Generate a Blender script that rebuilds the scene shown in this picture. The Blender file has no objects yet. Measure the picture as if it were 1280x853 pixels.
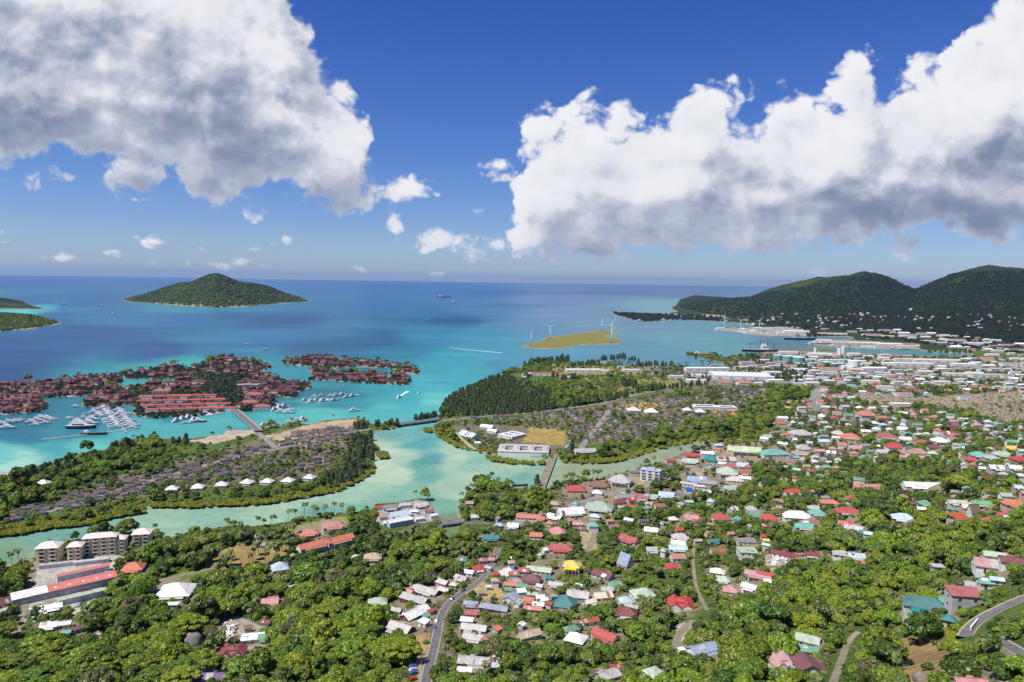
import bpy, math, random
import numpy as np
from mathutils import Vector, Matrix

random.seed(7); RNG = np.random.default_rng(11)
scene = bpy.context.scene
COL = scene.collection
R = math.radians

# ------------------------------------------------------------------ camera
CAM_H, FPX, W0, H0 = 230.0, 880.0, 1280.0, 853.0
PITCH, ROLL = math.atan((426.5 - 351.5) / 880.0), R(0.88)
F_ = np.array([0, math.cos(PITCH), -math.sin(PITCH)])
U0 = np.array([0, math.sin(PITCH), math.cos(PITCH)])
R0 = np.array([1.0, 0, 0])
R_ = R0 * math.cos(ROLL) + U0 * math.sin(ROLL)
U_ = U0 * math.cos(ROLL) - R0 * math.sin(ROLL)
cd = bpy.data.cameras.new('camera'); cam = bpy.data.objects.new('camera', cd); COL.objects.link(cam)
cd.lens = 36.0 * FPX / W0; cd.sensor_width = 36.0; cd.clip_start = 1.0; cd.clip_end = 200000.0
m = Matrix.Identity(4)
for i in range(3):
    m[i][0], m[i][1], m[i][2] = R_[i], U_[i], -F_[i]
m[2][3] = CAM_H
cam.matrix_world = m
scene.camera = cam
scene.view_settings.view_transform = 'Standard'; scene.view_settings.look = 'None'
scene.view_settings.gamma = 1.0; scene.view_settings.use_curve_mapping = False
scene.view_settings.exposure = 0.50
scene.render.engine = 'CYCLES'
cy = scene.cycles
cy.use_denoising = True
try: cy.denoiser = 'OPENIMAGEDENOISE'
except Exception: pass
cy.max_bounces = 5; cy.diffuse_bounces = 2; cy.glossy_bounces = 2; cy.transmission_bounces = 2
cy.volume_bounces = 0; cy.sample_clamp_indirect = 6.0
cy.volume_step_rate = 1.0

def ray(px, py):
    px = np.asarray(px, float); py = np.asarray(py, float)
    a = (px - 640) / FPX; b = (426.5 - py) / FPX
    return F_ + a[..., None] * R_ + b[..., None] * U_

def project(x, y, z):
    v = np.stack([np.asarray(x, float), np.asarray(y, float), np.asarray(z, float) - CAM_H], -1)
    f = v @ F_; f = np.where(f < 1, 1, f)
    return 640 + FPX * (v @ R_) / f, 426.5 - FPX * (v @ U_) / f

# ------------------------------------------------------------------ world: sky texture and far clouds
SUN_EL, SUN_DIR_AZ = R(60), math.atan2(-0.70, -0.42)     # azimuth from +Y towards +X: the sun stands high to the left, a little behind the camera
world = bpy.data.worlds.new('World'); scene.world = world; world.use_nodes = True
wt = world.node_tree; wt.nodes.clear()

class V:                                                  # a tiny expression builder over math nodes
    def __init__(s, nt, sock): s.nt, s.s = nt, sock
    def _m(s, op, *o, clamp=False):
        n = s.nt.nodes.new('ShaderNodeMath'); n.operation = op; n.use_clamp = clamp
        for i, q in enumerate((s,) + o):
            if isinstance(q, V): s.nt.links.new(q.s, n.inputs[i])
            else: n.inputs[i].default_value = float(q)
        return V(s.nt, n.outputs[0])
    def __add__(s, o): return s._m('ADD', o)
    __radd__ = __add__
    def __sub__(s, o): return s._m('SUBTRACT', o)
    def __rsub__(s, o): return (s * -1.0) + o
    def __mul__(s, o): return s._m('MULTIPLY', o)
    __rmul__ = __mul__
    def __truediv__(s, o): return s._m('DIVIDE', o)
    def max(s, o): return s._m('MAXIMUM', o)
    def min(s, o): return s._m('MINIMUM', o)
    def pow(s, o): return s._m('POWER', o)
    def clamp(s): return s._m('ADD', 0.0, clamp=True)
    def sstep(s, a, b):
        n = s.nt.nodes.new('ShaderNodeMapRange'); n.interpolation_type = 'SMOOTHSTEP'
        s.nt.links.new(s.s, n.inputs[0]); n.inputs[1].default_value = a; n.inputs[2].default_value = b
        return V(s.nt, n.outputs[0])

def vec(nt, x, y, z=0.0):
    n = nt.nodes.new('ShaderNodeCombineXYZ')
    for i, q in enumerate((x, y, z)):
        if isinstance(q, V): nt.links.new(q.s, n.inputs[i])
        else: n.inputs[i].default_value = q
    return n.outputs[0]

def noise(nt, v, scale, detail=4, rough=0.55, lac=2.0, dist=0.0, dim='3D', out=0):
    n = nt.nodes.new('ShaderNodeTexNoise'); n.noise_dimensions = dim
    if v is not None: nt.links.new(v, n.inputs['Vector'])
    n.inputs['Scale'].default_value = scale; n.inputs['Detail'].default_value = detail
    n.inputs['Roughness'].default_value = rough; n.inputs['Lacunarity'].default_value = lac
    n.inputs['Distortion'].default_value = dist
    return V(nt, n.outputs[out])

def mixc(nt, fac, a, b, mode='MIX'):
    n = nt.nodes.new('ShaderNodeMix'); n.data_type = 'RGBA'; n.blend_type = mode
    def put(q, sock):
        if isinstance(q, V): nt.links.new(q.s, sock)
        elif hasattr(q, 'is_output'): nt.links.new(q, sock)
        elif isinstance(q, (int, float)): sock.default_value = q
        else: sock.default_value = (*q[:3], 1.0)
    put(fac, n.inputs[0]); put(a, n.inputs[6]); put(b, n.inputs[7])
    return n.outputs[2]

def uv_of(px, py):
    d = ray(px, py); return float(d[0] / d[1]), float(d[2] / d[1])

def fcurve(nt, x, pts, x0=-0.85, x1=0.85, y0=-0.1, y1=0.75):
    n = nt.nodes.new('ShaderNodeFloatCurve'); c = n.mapping.curves[0]
    q = sorted(((u - x0) / (x1 - x0), (v - y0) / (y1 - y0)) for u, v in pts)
    q = [(min(1, max(0, a)), min(1, max(0, b))) for a, b in q]
    while len(c.points) < len(q): c.points.new(0.5, 0.5)
    for p, (a, b) in zip(c.points, q): p.location = (a, b); p.handle_type = 'VECTOR'
    n.mapping.extend = 'HORIZONTAL'; n.mapping.update()
    nt.links.new(((x - x0) / (x1 - x0)).s, n.inputs['Value'])
    return V(nt, n.outputs[0]) * (y1 - y0) + y0

RT = [(515,306),(545,302),(580,297),(612,288),(628,272),(638,250),(646,215),(654,165),(662,140),(680,122),(715,106),(742,116),(778,120),(800,112),(842,98),(872,84),(900,94),(930,102),(958,108),(985,98),(1012,100),(1030,72),(1062,44),(1084,58),(1094,84),(1124,72),(1160,58),(1186,56),(1196,14),(1232,-6),(1300,-60),(1400,-90)]
RB = [(515,307),(560,316),(590,322),(650,326),(690,334),(720,337),(770,329),(860,327),(950,326),(1040,318),(1140,313),(1210,314),(1290,309),(1400,300)]
LT = [(-200,-200),(340,-90),(366,0),(378,22),(390,48),(416,84),(432,104),(444,122),(450,150),(454,205),(464,216),(490,216),(520,218),(545,228),(568,248),(590,270)]
LB = [(-200,236),(0,230),(70,228),(110,230),(150,247),(210,250),(265,263),(330,270),(400,276),(440,274),(470,272),(520,272),(566,266),(590,268)]

grp = bpy.data.node_groups.new('cloud_density', 'ShaderNodeTree')
for nm in ('u', 'v'): grp.interface.new_socket(nm, in_out='INPUT', socket_type='NodeSocketFloat')
for nm in ('thick', 'base', 'soft'): grp.interface.new_socket(nm, in_out='OUTPUT', socket_type='NodeSocketFloat')
gi = grp.nodes.new('NodeGroupInput'); go = grp.nodes.new('NodeGroupOutput')
gu, gv = V(grp, gi.outputs[0]), V(grp, gi.outputs[1])
P0 = vec(grp, gu, gv * 1.15)
nA = noise(grp, P0, 6.0, 5, 0.56, out=0)
nB = noise(grp, vec(grp, gu + 7.3, gv * 1.15 + 2.1), 6.0, 5, 0.56)
u2 = gu + (nA - 0.5) * 0.15; v2 = gv + (nB - 0.5) * 0.09
top_r = fcurve(grp, u2, [uv_of(*p) for p in RT]); bot_r = fcurve(grp, gu, [uv_of(*p) for p in RB])
top_l = fcurve(grp, u2, [uv_of(*p) for p in LT], y1=0.9); bot_l = fcurve(grp, gu, [uv_of(*p) for p in LB])
vb = gv + (nB - 0.5) * 0.02
d_r = (top_r - v2).min((vb - bot_r) * 1.6)
d_l = (top_l - v2).min((vb - bot_l) * 1.2)
big = d_r.max(d_l)
def ell(cx, cy, rx, ry, amp=0.03):
    cu, cv = uv_of(cx, cy); a = (u2 - cu) / (rx / FPX); b = (v2 - cv) / (ry / FPX)
    return (1.0 - (a * a + b * b)) * amp
small = None
for e in [(612,210,56,13,0.034),(598,306,72,13,0.040),(655,306,64,22,0.048),(452,252,42,20,0.05),(500,246,78,22,0.045),(20,283,60,4,0.016),(60,298,80,3,0.014),(230,303,70,3,0.013),(508,289,12,20,0.03),(580,203,22,9,0.03),(70,321,30,8,0.022),(140,323,20,6,0.02),(215,326,40,6,0.022),(300,324,34,9,0.026),(1130,320,20,6,0.02),(350,334,30,5,0.017),(540,340,30,4,0.017),(470,340,40,4,0.012),(170,248,17,5,0.03),(560,308,30,6,0.03),(1010,352,60,8,0.012),(25,283,45,4,0.012),(40,294,60,3,0.01),(250,304,60,3,0.01),(645,135,8,10,0.014)]:
    q = ell(*e); small = q if small is None else small.max(q)
vor = grp.nodes.new('ShaderNodeTexVoronoi'); vor.feature = 'SMOOTH_F1'; vor.voronoi_dimensions = '2D'
wv = noise(grp, P0, 16.0, 2, 0.5); wv2 = noise(grp, vec(grp, gu + 3.1, gv + 5.7), 16.0, 2, 0.5)
grp.links.new(vec(grp, gu + (wv - 0.5) * 0.05, gv * 1.2 + (wv2 - 0.5) * 0.05), vor.inputs['Vector'])
vor.inputs['Scale'].default_value = 15.0; vor.inputs['Smoothness'].default_value = 0.55
vor.inputs['Detail'].default_value = 3.0; vor.inputs['Roughness'].default_value = 0.55; vor.inputs['Lacunarity'].default_value = 2.1
bil = (0.62 - V(grp, vor.outputs['Distance']))
fb = noise(grp, P0, 12.0, 9, 0.53)
fbs = noise(grp, P0, 26.0, 7, 0.62)
dn = big.max(small) + bil * 0.075 + (fb - 0.55) * 0.105 + (fbs - 0.5) * 0.018
hb = (gv - bot_r) + (d_l - d_r).sstep(-0.01, 0.01) * (bot_r - bot_l)       # height above the base of the nearer bank
grp.links.new(dn.s, go.inputs[0]); grp.links.new(hb.s, go.inputs[1])
fsoft = noise(grp, P0, 10.0, 3.0, 0.46)
grp.links.new((big.max(small).min(0.16) + bil * 0.05 + (fsoft - 0.55) * 0.13).s, go.inputs[2])

tc = wt.nodes.new('ShaderNodeTexCoord'); sp = wt.nodes.new('ShaderNodeSeparateXYZ')
wt.links.new(tc.outputs['Generated'], sp.inputs[0])
dx, dy, dz = (V(wt, sp.outputs[i]) for i in range(3))
yy = dy.max(0.05); wu = dx / yy; wv_ = dz / yy
def cloud_at(ou, ov):
    n = wt.nodes.new('ShaderNodeGroup'); n.node_tree = grp
    wt.links.new((wu + ou).s, n.inputs[0]); wt.links.new((wv_ + ov).s, n.inputs[1])
    return [V(wt, n.outputs[i]) for i in range(3)]
d0, hb0, big0 = cloud_at(0, 0)
_, _, s1 = cloud_at(-0.013, 0.020)
_, _, s2 = cloud_at(-0.040, 0.060)
front = dy.sstep(0.25, 0.5)
alpha = d0.sstep(-0.004, 0.030) * front * dz.sstep(0.0, 0.012)
lit = 0.70 + ((big0 - s1) * 4.6).max(-0.20).min(0.22) + ((big0 - s2) * 2.4).max(-0.10).min(0.18)
basegrey = hb0.sstep(0.10, 0.0)
deep = d0.sstep(0.0, 0.09)
lowf = noise(wt, vec(wt, wu, wv_ * 1.6), 6.0, 3, 0.5)
brk = noise(wt, vec(wt, wu + 4.0, wv_ * 1.4), 9.0, 4, 0.5)
def spot(cx, cy, rx, ry, amp=1.0):
    cu, cv = uv_of(cx, cy); a = (wu - cu) / (rx / FPX); b = (wv_ - cv) / (ry / FPX)
    return (1.0 - (a * a + b * b)).max(0.0) * amp
sp_sum = None
for e in [(10,185,150,70,1.2),(255,130,110,70,.6),(385,258,130,30,.95),(250,240,170,26,.6),(-20,60,90,80,.5),(200,50,160,45,.45),(770,236,70,28,.5),(800,195,60,40,.35),(890,222,75,50,.6),(962,225,34,70,.45),(1050,238,110,18,.75),(850,130,60,30,.3),(700,190,40,40,.25),(1080,120,60,40,.3),(1190,282,190,36,1.1),(1270,180,110,55,.8),(1130,215,110,24,.5),(695,322,60,16,1.0),(1080,306,120,12,.4),(800,318,90,10,.5),(860,150,120,40,.25),(1090,160,110,60,.28)]:
    q = spot(*e); sp_sum = q if sp_sum is None else sp_sum + q
dark = basegrey * 0.12 + sp_sum.min(1.1) * (0.10 + brk * 0.50) + (lowf.sstep(0.38, 0.70)) * 0.24 + (brk - 0.5) * 0.50 + d0.sstep(0.02, 0.14) * 0.06
light = (lit - dark * (deep * 0.85 + 0.15)).max(0.02).min(1.0)
ramp = wt.nodes.new('ShaderNodeValToRGB')
wt.links.new(light.s, ramp.inputs[0])
el = ramp.color_ramp.elements
el[0].position = 0.0; el[0].color = (0.20, 0.25, 0.36, 1)
el[1].position = 1.0; el[1].color = (0.93, 0.93, 0.95, 1)
for p, c in ((0.25, (0.33, 0.37, 0.48)), (0.48, (0.56, 0.59, 0.68)), (0.70, (0.83, 0.84, 0.88))):
    e = el.new(p); e.color = (*c, 1)
sky = wt.nodes.new('ShaderNodeTexSky'); sky.sky_type = 'NISHITA'; sky.sun_disc = False
sky.sun_elevation = SUN_EL; sky.sun_rotation = SUN_DIR_AZ; sky.altitude = 200
sky.air_density = 1.0; sky.dust_density = 0.1; sky.ozone_density = 3.0
hs = wt.nodes.new('ShaderNodeHueSaturation'); hs.inputs['Hue'].default_value = 0.512; hs.inputs['Saturation'].default_value = 1.12; hs.inputs['Value'].default_value = 1.0
wt.links.new(sky.outputs[0], hs.inputs['Color'])
bg1 = wt.nodes.new('ShaderNodeBackground'); bg1.inputs[1].default_value = 0.063
tint = mixc(wt, dz.sstep(0.0, 0.20), (0.72, 0.83, 1.18), (0.60, 0.82, 1.20)); tint2 = mixc(wt, dz.sstep(0.08, 0.5), tint, (0.30, 0.64, 1.25))
wt.links.new(mixc(wt, 1.0, hs.outputs[0], tint2, 'MULTIPLY'), bg1.inputs[0])
bg2 = wt.nodes.new('ShaderNodeBackground'); bg2.inputs[1].default_value = 0.70; wt.links.new(ramp.outputs[0], bg2.inputs[0])
mx = wt.nodes.new('ShaderNodeMixShader'); wo = wt.nodes.new('ShaderNodeOutputWorld')
wt.links.new((alpha * 0.97).s, mx.inputs[0]); wt.links.new(bg1.outputs[0], mx.inputs[1]); wt.links.new(bg2.outputs[0], mx.inputs[2])
wt.links.new(mx.outputs[0], wo.inputs[0])
world.cycles.sampling_method = 'MANUAL'; world.cycles.sample_map_resolution = 256

sd = bpy.data.lights.new('sun', 'SUN'); sun = bpy.data.objects.new('sun', sd); COL.objects.link(sun)
sd.energy = 4.2; sd.angle = R(0.53); sd.color = (1.0, 0.955, 0.88)
to_sun = Vector((math.sin(SUN_DIR_AZ) * math.cos(SUN_EL), math.cos(SUN_DIR_AZ) * math.cos(SUN_EL), math.sin(SUN_EL)))
sun.rotation_euler = to_sun.to_track_quat('Z', 'Y').to_euler(); sun.location = (0, 0, 1500)

# the houses, traced on the photograph: px, py, width, yaw, aspect, roof, form, options
HL = '''
552 726 20 -33 .45 lightgrey gable
577 721 18 -33 .5 lightgrey gable
586 714 14 -20 .6 white gable
533 736 36 -33 .3 lightgrey gable maroonwall
555 736 16 -33 .5 lightgrey gable maroonwall
567 729 10 -20 .7 cream hip
519 747 38 -30 .35 lightgrey gable maroonwall
512 738 11 -30 .6 pink gable
496 761 14 -20 .6 lightgrey gable
519 765 34 52 .4 white gable maroonwall
528 763 8 52 .6 red shed
533 769 9 52 .6 green shed
538 762 9 52 .6 red gable
530 776 14 -33 .7 white shed
501 783 36 -30 .5 lightgrey gable maroonwall
508 768 10 -20 .7 white gable
598 709 15 20 .8 red hip
604 699 11 10 .7 red gable
578 699 12 -15 .6 teal gable
630 714 19 50 .55 white gable
620 716 8 10 .7 red gable
589 753 18 -10 .5 steel gable maroonwall
600 757 11 -10 .7 maroon gable
618 758 36 -18 .3 steel gable maroonwall
639 746 19 60 .8 steel gable
590 765 14 -10 .6 red gable
584 773 16 -10 .6 white gable
593 783 32 -12 .4 lightgrey gable maroonwall
592 795 26 -12 .45 lightgrey gable maroonwall
606 796 8 0 .8 red hip
622 785 11 50 .7 coral shed
593 824 40 -8 .4 lightgrey gable maroonwall
615 823 9 -8 .9 maroon hip
621 819 9 70 .8 white gable
620 831 9 0 .7 paleblue shed
581 835 17 -5 .5 white gable
652 779 9 60 .8 white gable
661 791 31 28 .45 tan gable
639 729 17 -10 .5 coral gable
653 731 13 -10 .6 green gable
665 722 23 -10 .6 maroon hip
655 712 12 0 .7 red gable
642 716 11 0 .7 red gable
674 711 32 -15 .33 palegreen gable
635 736 7 0 .8 green shed
661 748 13 -8 .7 coral gable
666 741 13 -10 .6 palegreen gable
675 745 11 10 .8 white gable
673 754 14 -8 .6 white gable
666 759 22 -8 .4 coral gable
648 752 11 60 .6 palegreen gable
652 738 11 10 .7 white shed
645 726 9 0 .7 pink shed
686 754 8 70 .8 red shed
680 748 10 20 .7 white gable
686 721 8 0 .7 teal gable
695 729 18 -15 .5 lightgrey gable
715 705 23 -15 .7 yellow hip cream 2 the_yellow-roofed_house
782 703 19 -50 .85 steel afr white 1 the_blue_A-frame_house
754 717 27 -42 .5 maroon gable
769 729 15 5 .7 green gable
759 735 14 0 .6 lightgrey gable
723 742 29 -15 .6 lightgrey gable
724 731 10 -30 .8 paleblue gable
753 743 25 15 .55 cream gable
737 751 17 30 .6 cream gable
707 752 30 -12 .95 teal pyr white 1 the_teal_pyramid-roofed_house
782 749 17 10 .8 paleblue hip
804 741 30 10 .7 palegreen hip white 1 the_wide_pale_green_hip_roof
791 757 13 -20 .5 palegreen gable
784 764 25 -10 .75 maroon hip
737 774 23 22 .4 rust gable
714 784 21 25 .5 green hip
720 796 28 -25 .8 white hip
757 792 33 -42 .45 red gable white 1 the_long_red_gable
760 841 30 25 .55 lightgrey gable
752 838 14 25 .5 red gable
769 832 14 25 .5 red gable
818 838 26 30 1 palegreen pyr cream 1 the_pale_green_tent-like_roof
720 611 23 0 .55 red hip cream 1
749 605 25 -8 .5 brown hip
713 639 34 15 .55 white gable white 1 the_wide_white_compound
694 645 20 -40 .45 white gable
706 634 9 20 .8 maroon gable
749 633 37 -15 .65 palegreen hip cream 1 the_broad_pale_green_hall
661 645 30 -5 .35 coral gable
676 647 13 -20 .7 coral gable
687 653 10 -20 .7 coral hip
642 656 15 -15 .7 white gable
670 668 15 -5 .7 coral gable white 1
697 663 20 -10 .7 pink hip
701 684 28 -3 .45 red hip white 1 the_wide_red_hip_roof
681 686 8 40 .8 white gable
722 654 12 0 .6 pink gable
727 660 11 0 .6 brown gable
614 671 19 5 .5 teal gable
623 656 9 70 .7 paleblue gable
621 647 8 60 .7 pink gable
587 628 9 0 .6 pink gable
593 645 11 10 .6 cream hip
693 629 11 0 .6 tan hip
776 599 30 -22 .7 lightgrey hip cream 2 the_grey-roofed_two-storey_block
793 590 12 0 .5 darkgrey flat
781 620 24 15 .4 grey gable
775 626 15 10 .6 maroon hip
789 624 12 20 .7 red gable
789 633 11 -10 .7 red gable
804 622 14 -20 .6 red gable
796 619 11 -20 .6 red gable
814 620 15 -10 .6 palegreen gable
833 618 20 -15 .6 paleblue gable
847 618 19 -45 .3 darkgrey gable
861 604 21 -25 .3 white flat
871 599 24 -10 .6 steel gable
885 603 20 -15 .5 grey gable
874 607 13 -10 .4 white flat
861 612 8 0 .8 blue shed
909 589 28 -15 .75 palegreen hip greyish 2 the_grey-green_two-storey_hall
918 599 20 -10 .6 lightgrey hip
930 590 14 -5 .7 rust hip
931 597 15 -20 .5 white gable
912 609 18 10 .5 palegreen gable
918 607 9 30 .7 grey gable
889 573 16 -5 .7 teal hip
889 581 14 60 .6 greyish_grey gable
862 576 20 -10 .5 palegreen gable
864 568 18 -8 .4 red gable
838 575 12 10 .5 red gable
907 574 22 0 .5 cream gable
912 582 14 -10 .6 red gable
903 579 10 -20 .7 white gable
928 581 15 -10 .7 paleblue gable
935 583 10 -15 .8 red hip
884 566 16 -12 .5 white gable
897 556 10 10 .6 paleblue gable
896 561 9 -20 .6 coral gable
865 646 18 -22 .6 pink gable
870 651 11 -20 .8 red gable
901 646 19 5 .85 red pyr white 1 the_round-looking_red_roof
916 635 13 35 .6 white gable
787 673 25 -45 .5 red gable white 1 the_red_gable_on_the_knoll
814 662 18 -15 .7 white gable
806 650 9 0 .6 purple gable
767 657 9 10 .7 red gable
815 686 15 5 .7 palegreen gable
850 670 19 5 .6 lightgrey hip
848 678 18 -15 .55 white gable
847 684 21 0 .5 paleblue gable
847 695 17 5 .7 coral gable
840 707 15 5 .8 red hip
893 675 13 5 .6 teal gable
898 687 18 0 .6 brown gable
933 675 22 -3 .5 grey flat
934 687 22 -3 .75 lime flat white 2 the_lime_green_flat_roof
937 657 5 60 1 white gable
897 713 19 -20 .6 white hip
904 723 17 -15 .7 palegreen hip
914 736 22 -22 .7 pink hip
937 732 20 -35 .6 white gable white 1 the_scrapyard's_white_cottage
948 717 31 -30 .35 pink gable
956 716 18 -30 .4 red gable
960 725 10 -20 .8 white gable
851 754 33 -10 .7 red cross white 1 the_scarlet_many-gabled_house
878 809 39 25 .45 steel gable white 1 the_steel-blue_long_roof
978 825 29 5 .8 pink cross white 1 the_pink_many-gabled_house
892 795 6 10 .9 white pyr
908 796 9 -30 .6 white gable
852 810 8 20 .7 white flat
939 635 15 -15 .6 lightgrey hip
946 642 18 -10 .6 green hip
961 646 21 -12 .6 red hip
996 644 33 -8 .5 white hip white 1 the_broad_white_hillside_roof
1021 640 18 -5 .6 aqua hip
1018 634 14 0 .6 lime hip
1011 653 21 -5 .4 red gable
1005 657 22 -5 .5 aqua gable
992 614 20 -3 .5 red hip
1036 627 22 -5 .4 coral hip
1031 621 9 0 .6 grey gable
1059 638 28 -3 .45 red hip
1057 653 18 -15 .5 coral gable
1067 659 22 -28 .5 lightgrey gable
1081 665 14 -25 .6 teal gable
956 669 9 -5 .8 red gable
958 680 9 -30 .6 paleblue gable
958 675 7 0 .7 yellow shed
983 692 30 -34 .24 maroon gable
1015 692 18 -18 .5 maroon gable
1052 691 21 -18 .5 lightgrey hip
1070 694 19 -8 .6 paleblue gable
1075 702 8 0 .7 coral gable
982 600 9 0 .9 cream pyr
1075 607 14 -5 .6 coral hip
1090 607 22 0 .35 coral gable
1153 606 46 -3 .28 white gable white 1 the_long_white_slope_roof
1156 628 15 -10 .7 green hip
1142 628 11 0 .6 maroon gable
1152 635 10 -20 .7 white gable
1129 646 27 -20 .55 paleblue hip redwall 1
1086 666 12 -20 .6 paleblue gable
1196 627 22 -5 .4 palegreen gable
1191 635 14 -25 .6 green gable
1216 633 26 -15 .5 cream gable
1228 628 26 -4 .35 brightgreen gable white 1 the_bright_green_roof
1217 638 10 0 1 brown afr
1198 644 22 -10 .6 rust hip white 2
1191 651 12 -30 .8 grey gable white 2
1234 649 13 -10 .7 red hip
1253 642 11 -25 .7 red gable
1258 645 6 0 .8 white hip
1267 628 24 -8 .5 coral hip
1275 608 15 -10 .6 paleblue gable
1172 706 14 -10 .7 lightgrey flat
1240 704 42 -22 .55 pink gable white 1 the_broad_pink_shed
1264 699 26 -22 .6 maroon gable
1243 692 24 -22 .5 palegreen gable
1157 753 52 -25 .5 teal hip greenish 2 the_large_teal-roofed_villa
1187 749 23 -22 .6 green hip greenish 1
1186 771 16 -30 .8 teal hip
1205 740 37 -8 .5 red shed greyish 2 the_big_tilted_red_roof
1216 729 19 -12 .5 lightgrey gable maroonwall
1236 725 24 -10 .5 aqua gable
1246 722 14 -20 .5 paleblue gable
1010 797 30 -30 .6 palegreen gable white 1 the_track's_pale_green_roof
1008 809 26 -15 .5 green gable
1009 829 25 88 .8 maroon gable white 1
1213 851 36 -5 .5 pink gable
67 757 20 30 .6 white gable
81 778 15 20 .6 white gable
62 780 20 15 .6 white gable
92 785 17 45 .5 maroon gable
101 783 8 40 .6 coral shed
82 789 12 25 .6 aqua gable
167 708 26 12 .7 coral hip white 1 the_grove's_coral_roof
5 751 24 60 .7 maroon gable
7 762 13 55 .5 lightgrey shed
220 737 43 8 .75 white hip white 1 the_large_white_villa
216 754 14 5 .5 white flat
195 736 9 10 .7 aqua flat
350 708 25 25 1 paleblue pyr white 1 the_pale_blue_pyramid_roof
365 733 12 35 .7 white gable
338 751 21 10 .7 pink gable
341 747 13 15 .7 red gable
332 776 11 0 .6 maroon gable
310 783 9 20 .7 brown gable
330 785 8 0 .7 grey gable
316 796 28 15 .4 white shed
330 795 13 10 .9 green gable
306 797 10 15 .7 aqua gable
291 813 32 10 .6 maroon cross white 1 the_maroon_many-gabled_house
325 816 13 5 .7 red gable
262 817 9 10 .7 red gable
262 845 36 4 .5 purple gable white 1 the_purple_roof
472 751 24 12 .65 palegreen hip white 1 the_wood's_mint_roof
466 739 9 15 .7 paleblue gable
417 656 28 20 .5 coral hip white 2
385 665 26 10 .4 coral hip tanwall 1
322 669 9 0 1 white pyr
327 680 10 0 .6 grey gable
445 695 10 10 .7 lime hip
466 695 22 8 .6 tan hip
1062 546 24 -8 .55 coral hip
1107 545 24 -5 .6 rust hip
1118 558 20 -8 .7 red hip white 2 the_ridge's_red-roofed_house
1147 565 23 -8 .6 coral hip white 2
1082 517 22 -4 .5 coral hip white 2
1168 558 15 -8 .6 maroon hip
1174 550 18 -10 .6 white hip white 2
1212 573 17 -5 .5 red gable
1223 568 19 -12 .6 aqua hip
1240 571 18 -5 .5 palegreen hip
1253 567 20 -8 .5 palegreen hip
1274 573 18 -8 .5 red hip
1264 559 15 -5 .5 yellow gable
1186 541 15 -5 .5 red gable
1131 548 14 -10 .6 white gable
1146 543 12 15 .6 white gable
1137 560 13 -5 .6 teal gable
1103 564 15 -10 .6 lightgrey gable
1068 559 14 -5 .6 pink gable
1126 504 23 -3 .4 white flat
1248 584 22 -8 .5 white gable
1270 584 18 -10 .6 white gable
1205 523 12 -3 .5 white flat
967 566 34 8 .45 aqua hip white 2 the_aqua_two-storey_block
930 562 40 -12 .35 lime gable cream 2
1000 541 26 8 .6 lightgrey hip greyish 2
975 527 15 -5 .6 rust hip
978 522 12 -5 .5 white gable
1003 559 18 10 .6 lightgrey hip
1000 566 20 -5 .4 tan hip
1029 551 13 -5 .6 paleblue gable
1047 541 14 -5 .6 cream hip
1024 563 12 -5 .6 pink gable
992 571 12 -10 .6 aqua gable
958 545 14 20 .5 lime gable
955 548 10 -15 .6 white gable
'''
HLP = [tuple(float(v) for v in l.split()[:3]) for l in HL.strip().splitlines()]

# ------------------------------------------------------------------ helpers
def lin(r, g, b):
    f = lambda c: (c / 255 / 12.92) if c / 255 <= 0.04045 else ((c / 255 + 0.055) / 1.055) ** 2.4
    return (f(r), f(g), f(b))

def tag(o, label=None, cat=None, group=None, kind=None):
    if label: o['label'] = label
    if cat: o['category'] = cat
    if group: o['group'] = group
    if kind: o['kind'] = kind
    return o

def mesh_of(name, verts, faces, mats, idx=None, smooth=False):
    me = bpy.data.meshes.new(name); me.from_pydata(verts, [], faces)
    for q in (mats if isinstance(mats, (list, tuple)) else [mats]): me.materials.append(q)
    if idx is not None: me.polygons.foreach_set('material_index', idx)
    if smooth: me.polygons.foreach_set('use_smooth', [True] * len(faces))
    me.update(); return me

def link(name, me, parent=None, loc=(0, 0, 0), rz=0.0):
    o = bpy.data.objects.new(name, me); COL.objects.link(o); o.parent = parent
    o.location = loc; o.rotation_euler = (0, 0, rz); return o

def empty(name, loc, rz=0.0):
    o = link(name, None, None, loc, rz); o.empty_display_size = 0.5; return o

def mat(name, col, rough=0.7, spec=0.3, metal=0.0):
    mt = bpy.data.materials.new(name); mt.use_nodes = True
    b = mt.node_tree.nodes['Principled BSDF']
    b.inputs['Base Color'].default_value = (*col, 1); b.inputs['Roughness'].default_value = rough
    b.inputs['Specular IOR Level'].default_value = spec; b.inputs['Metallic'].default_value = metal
    return mt

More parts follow.
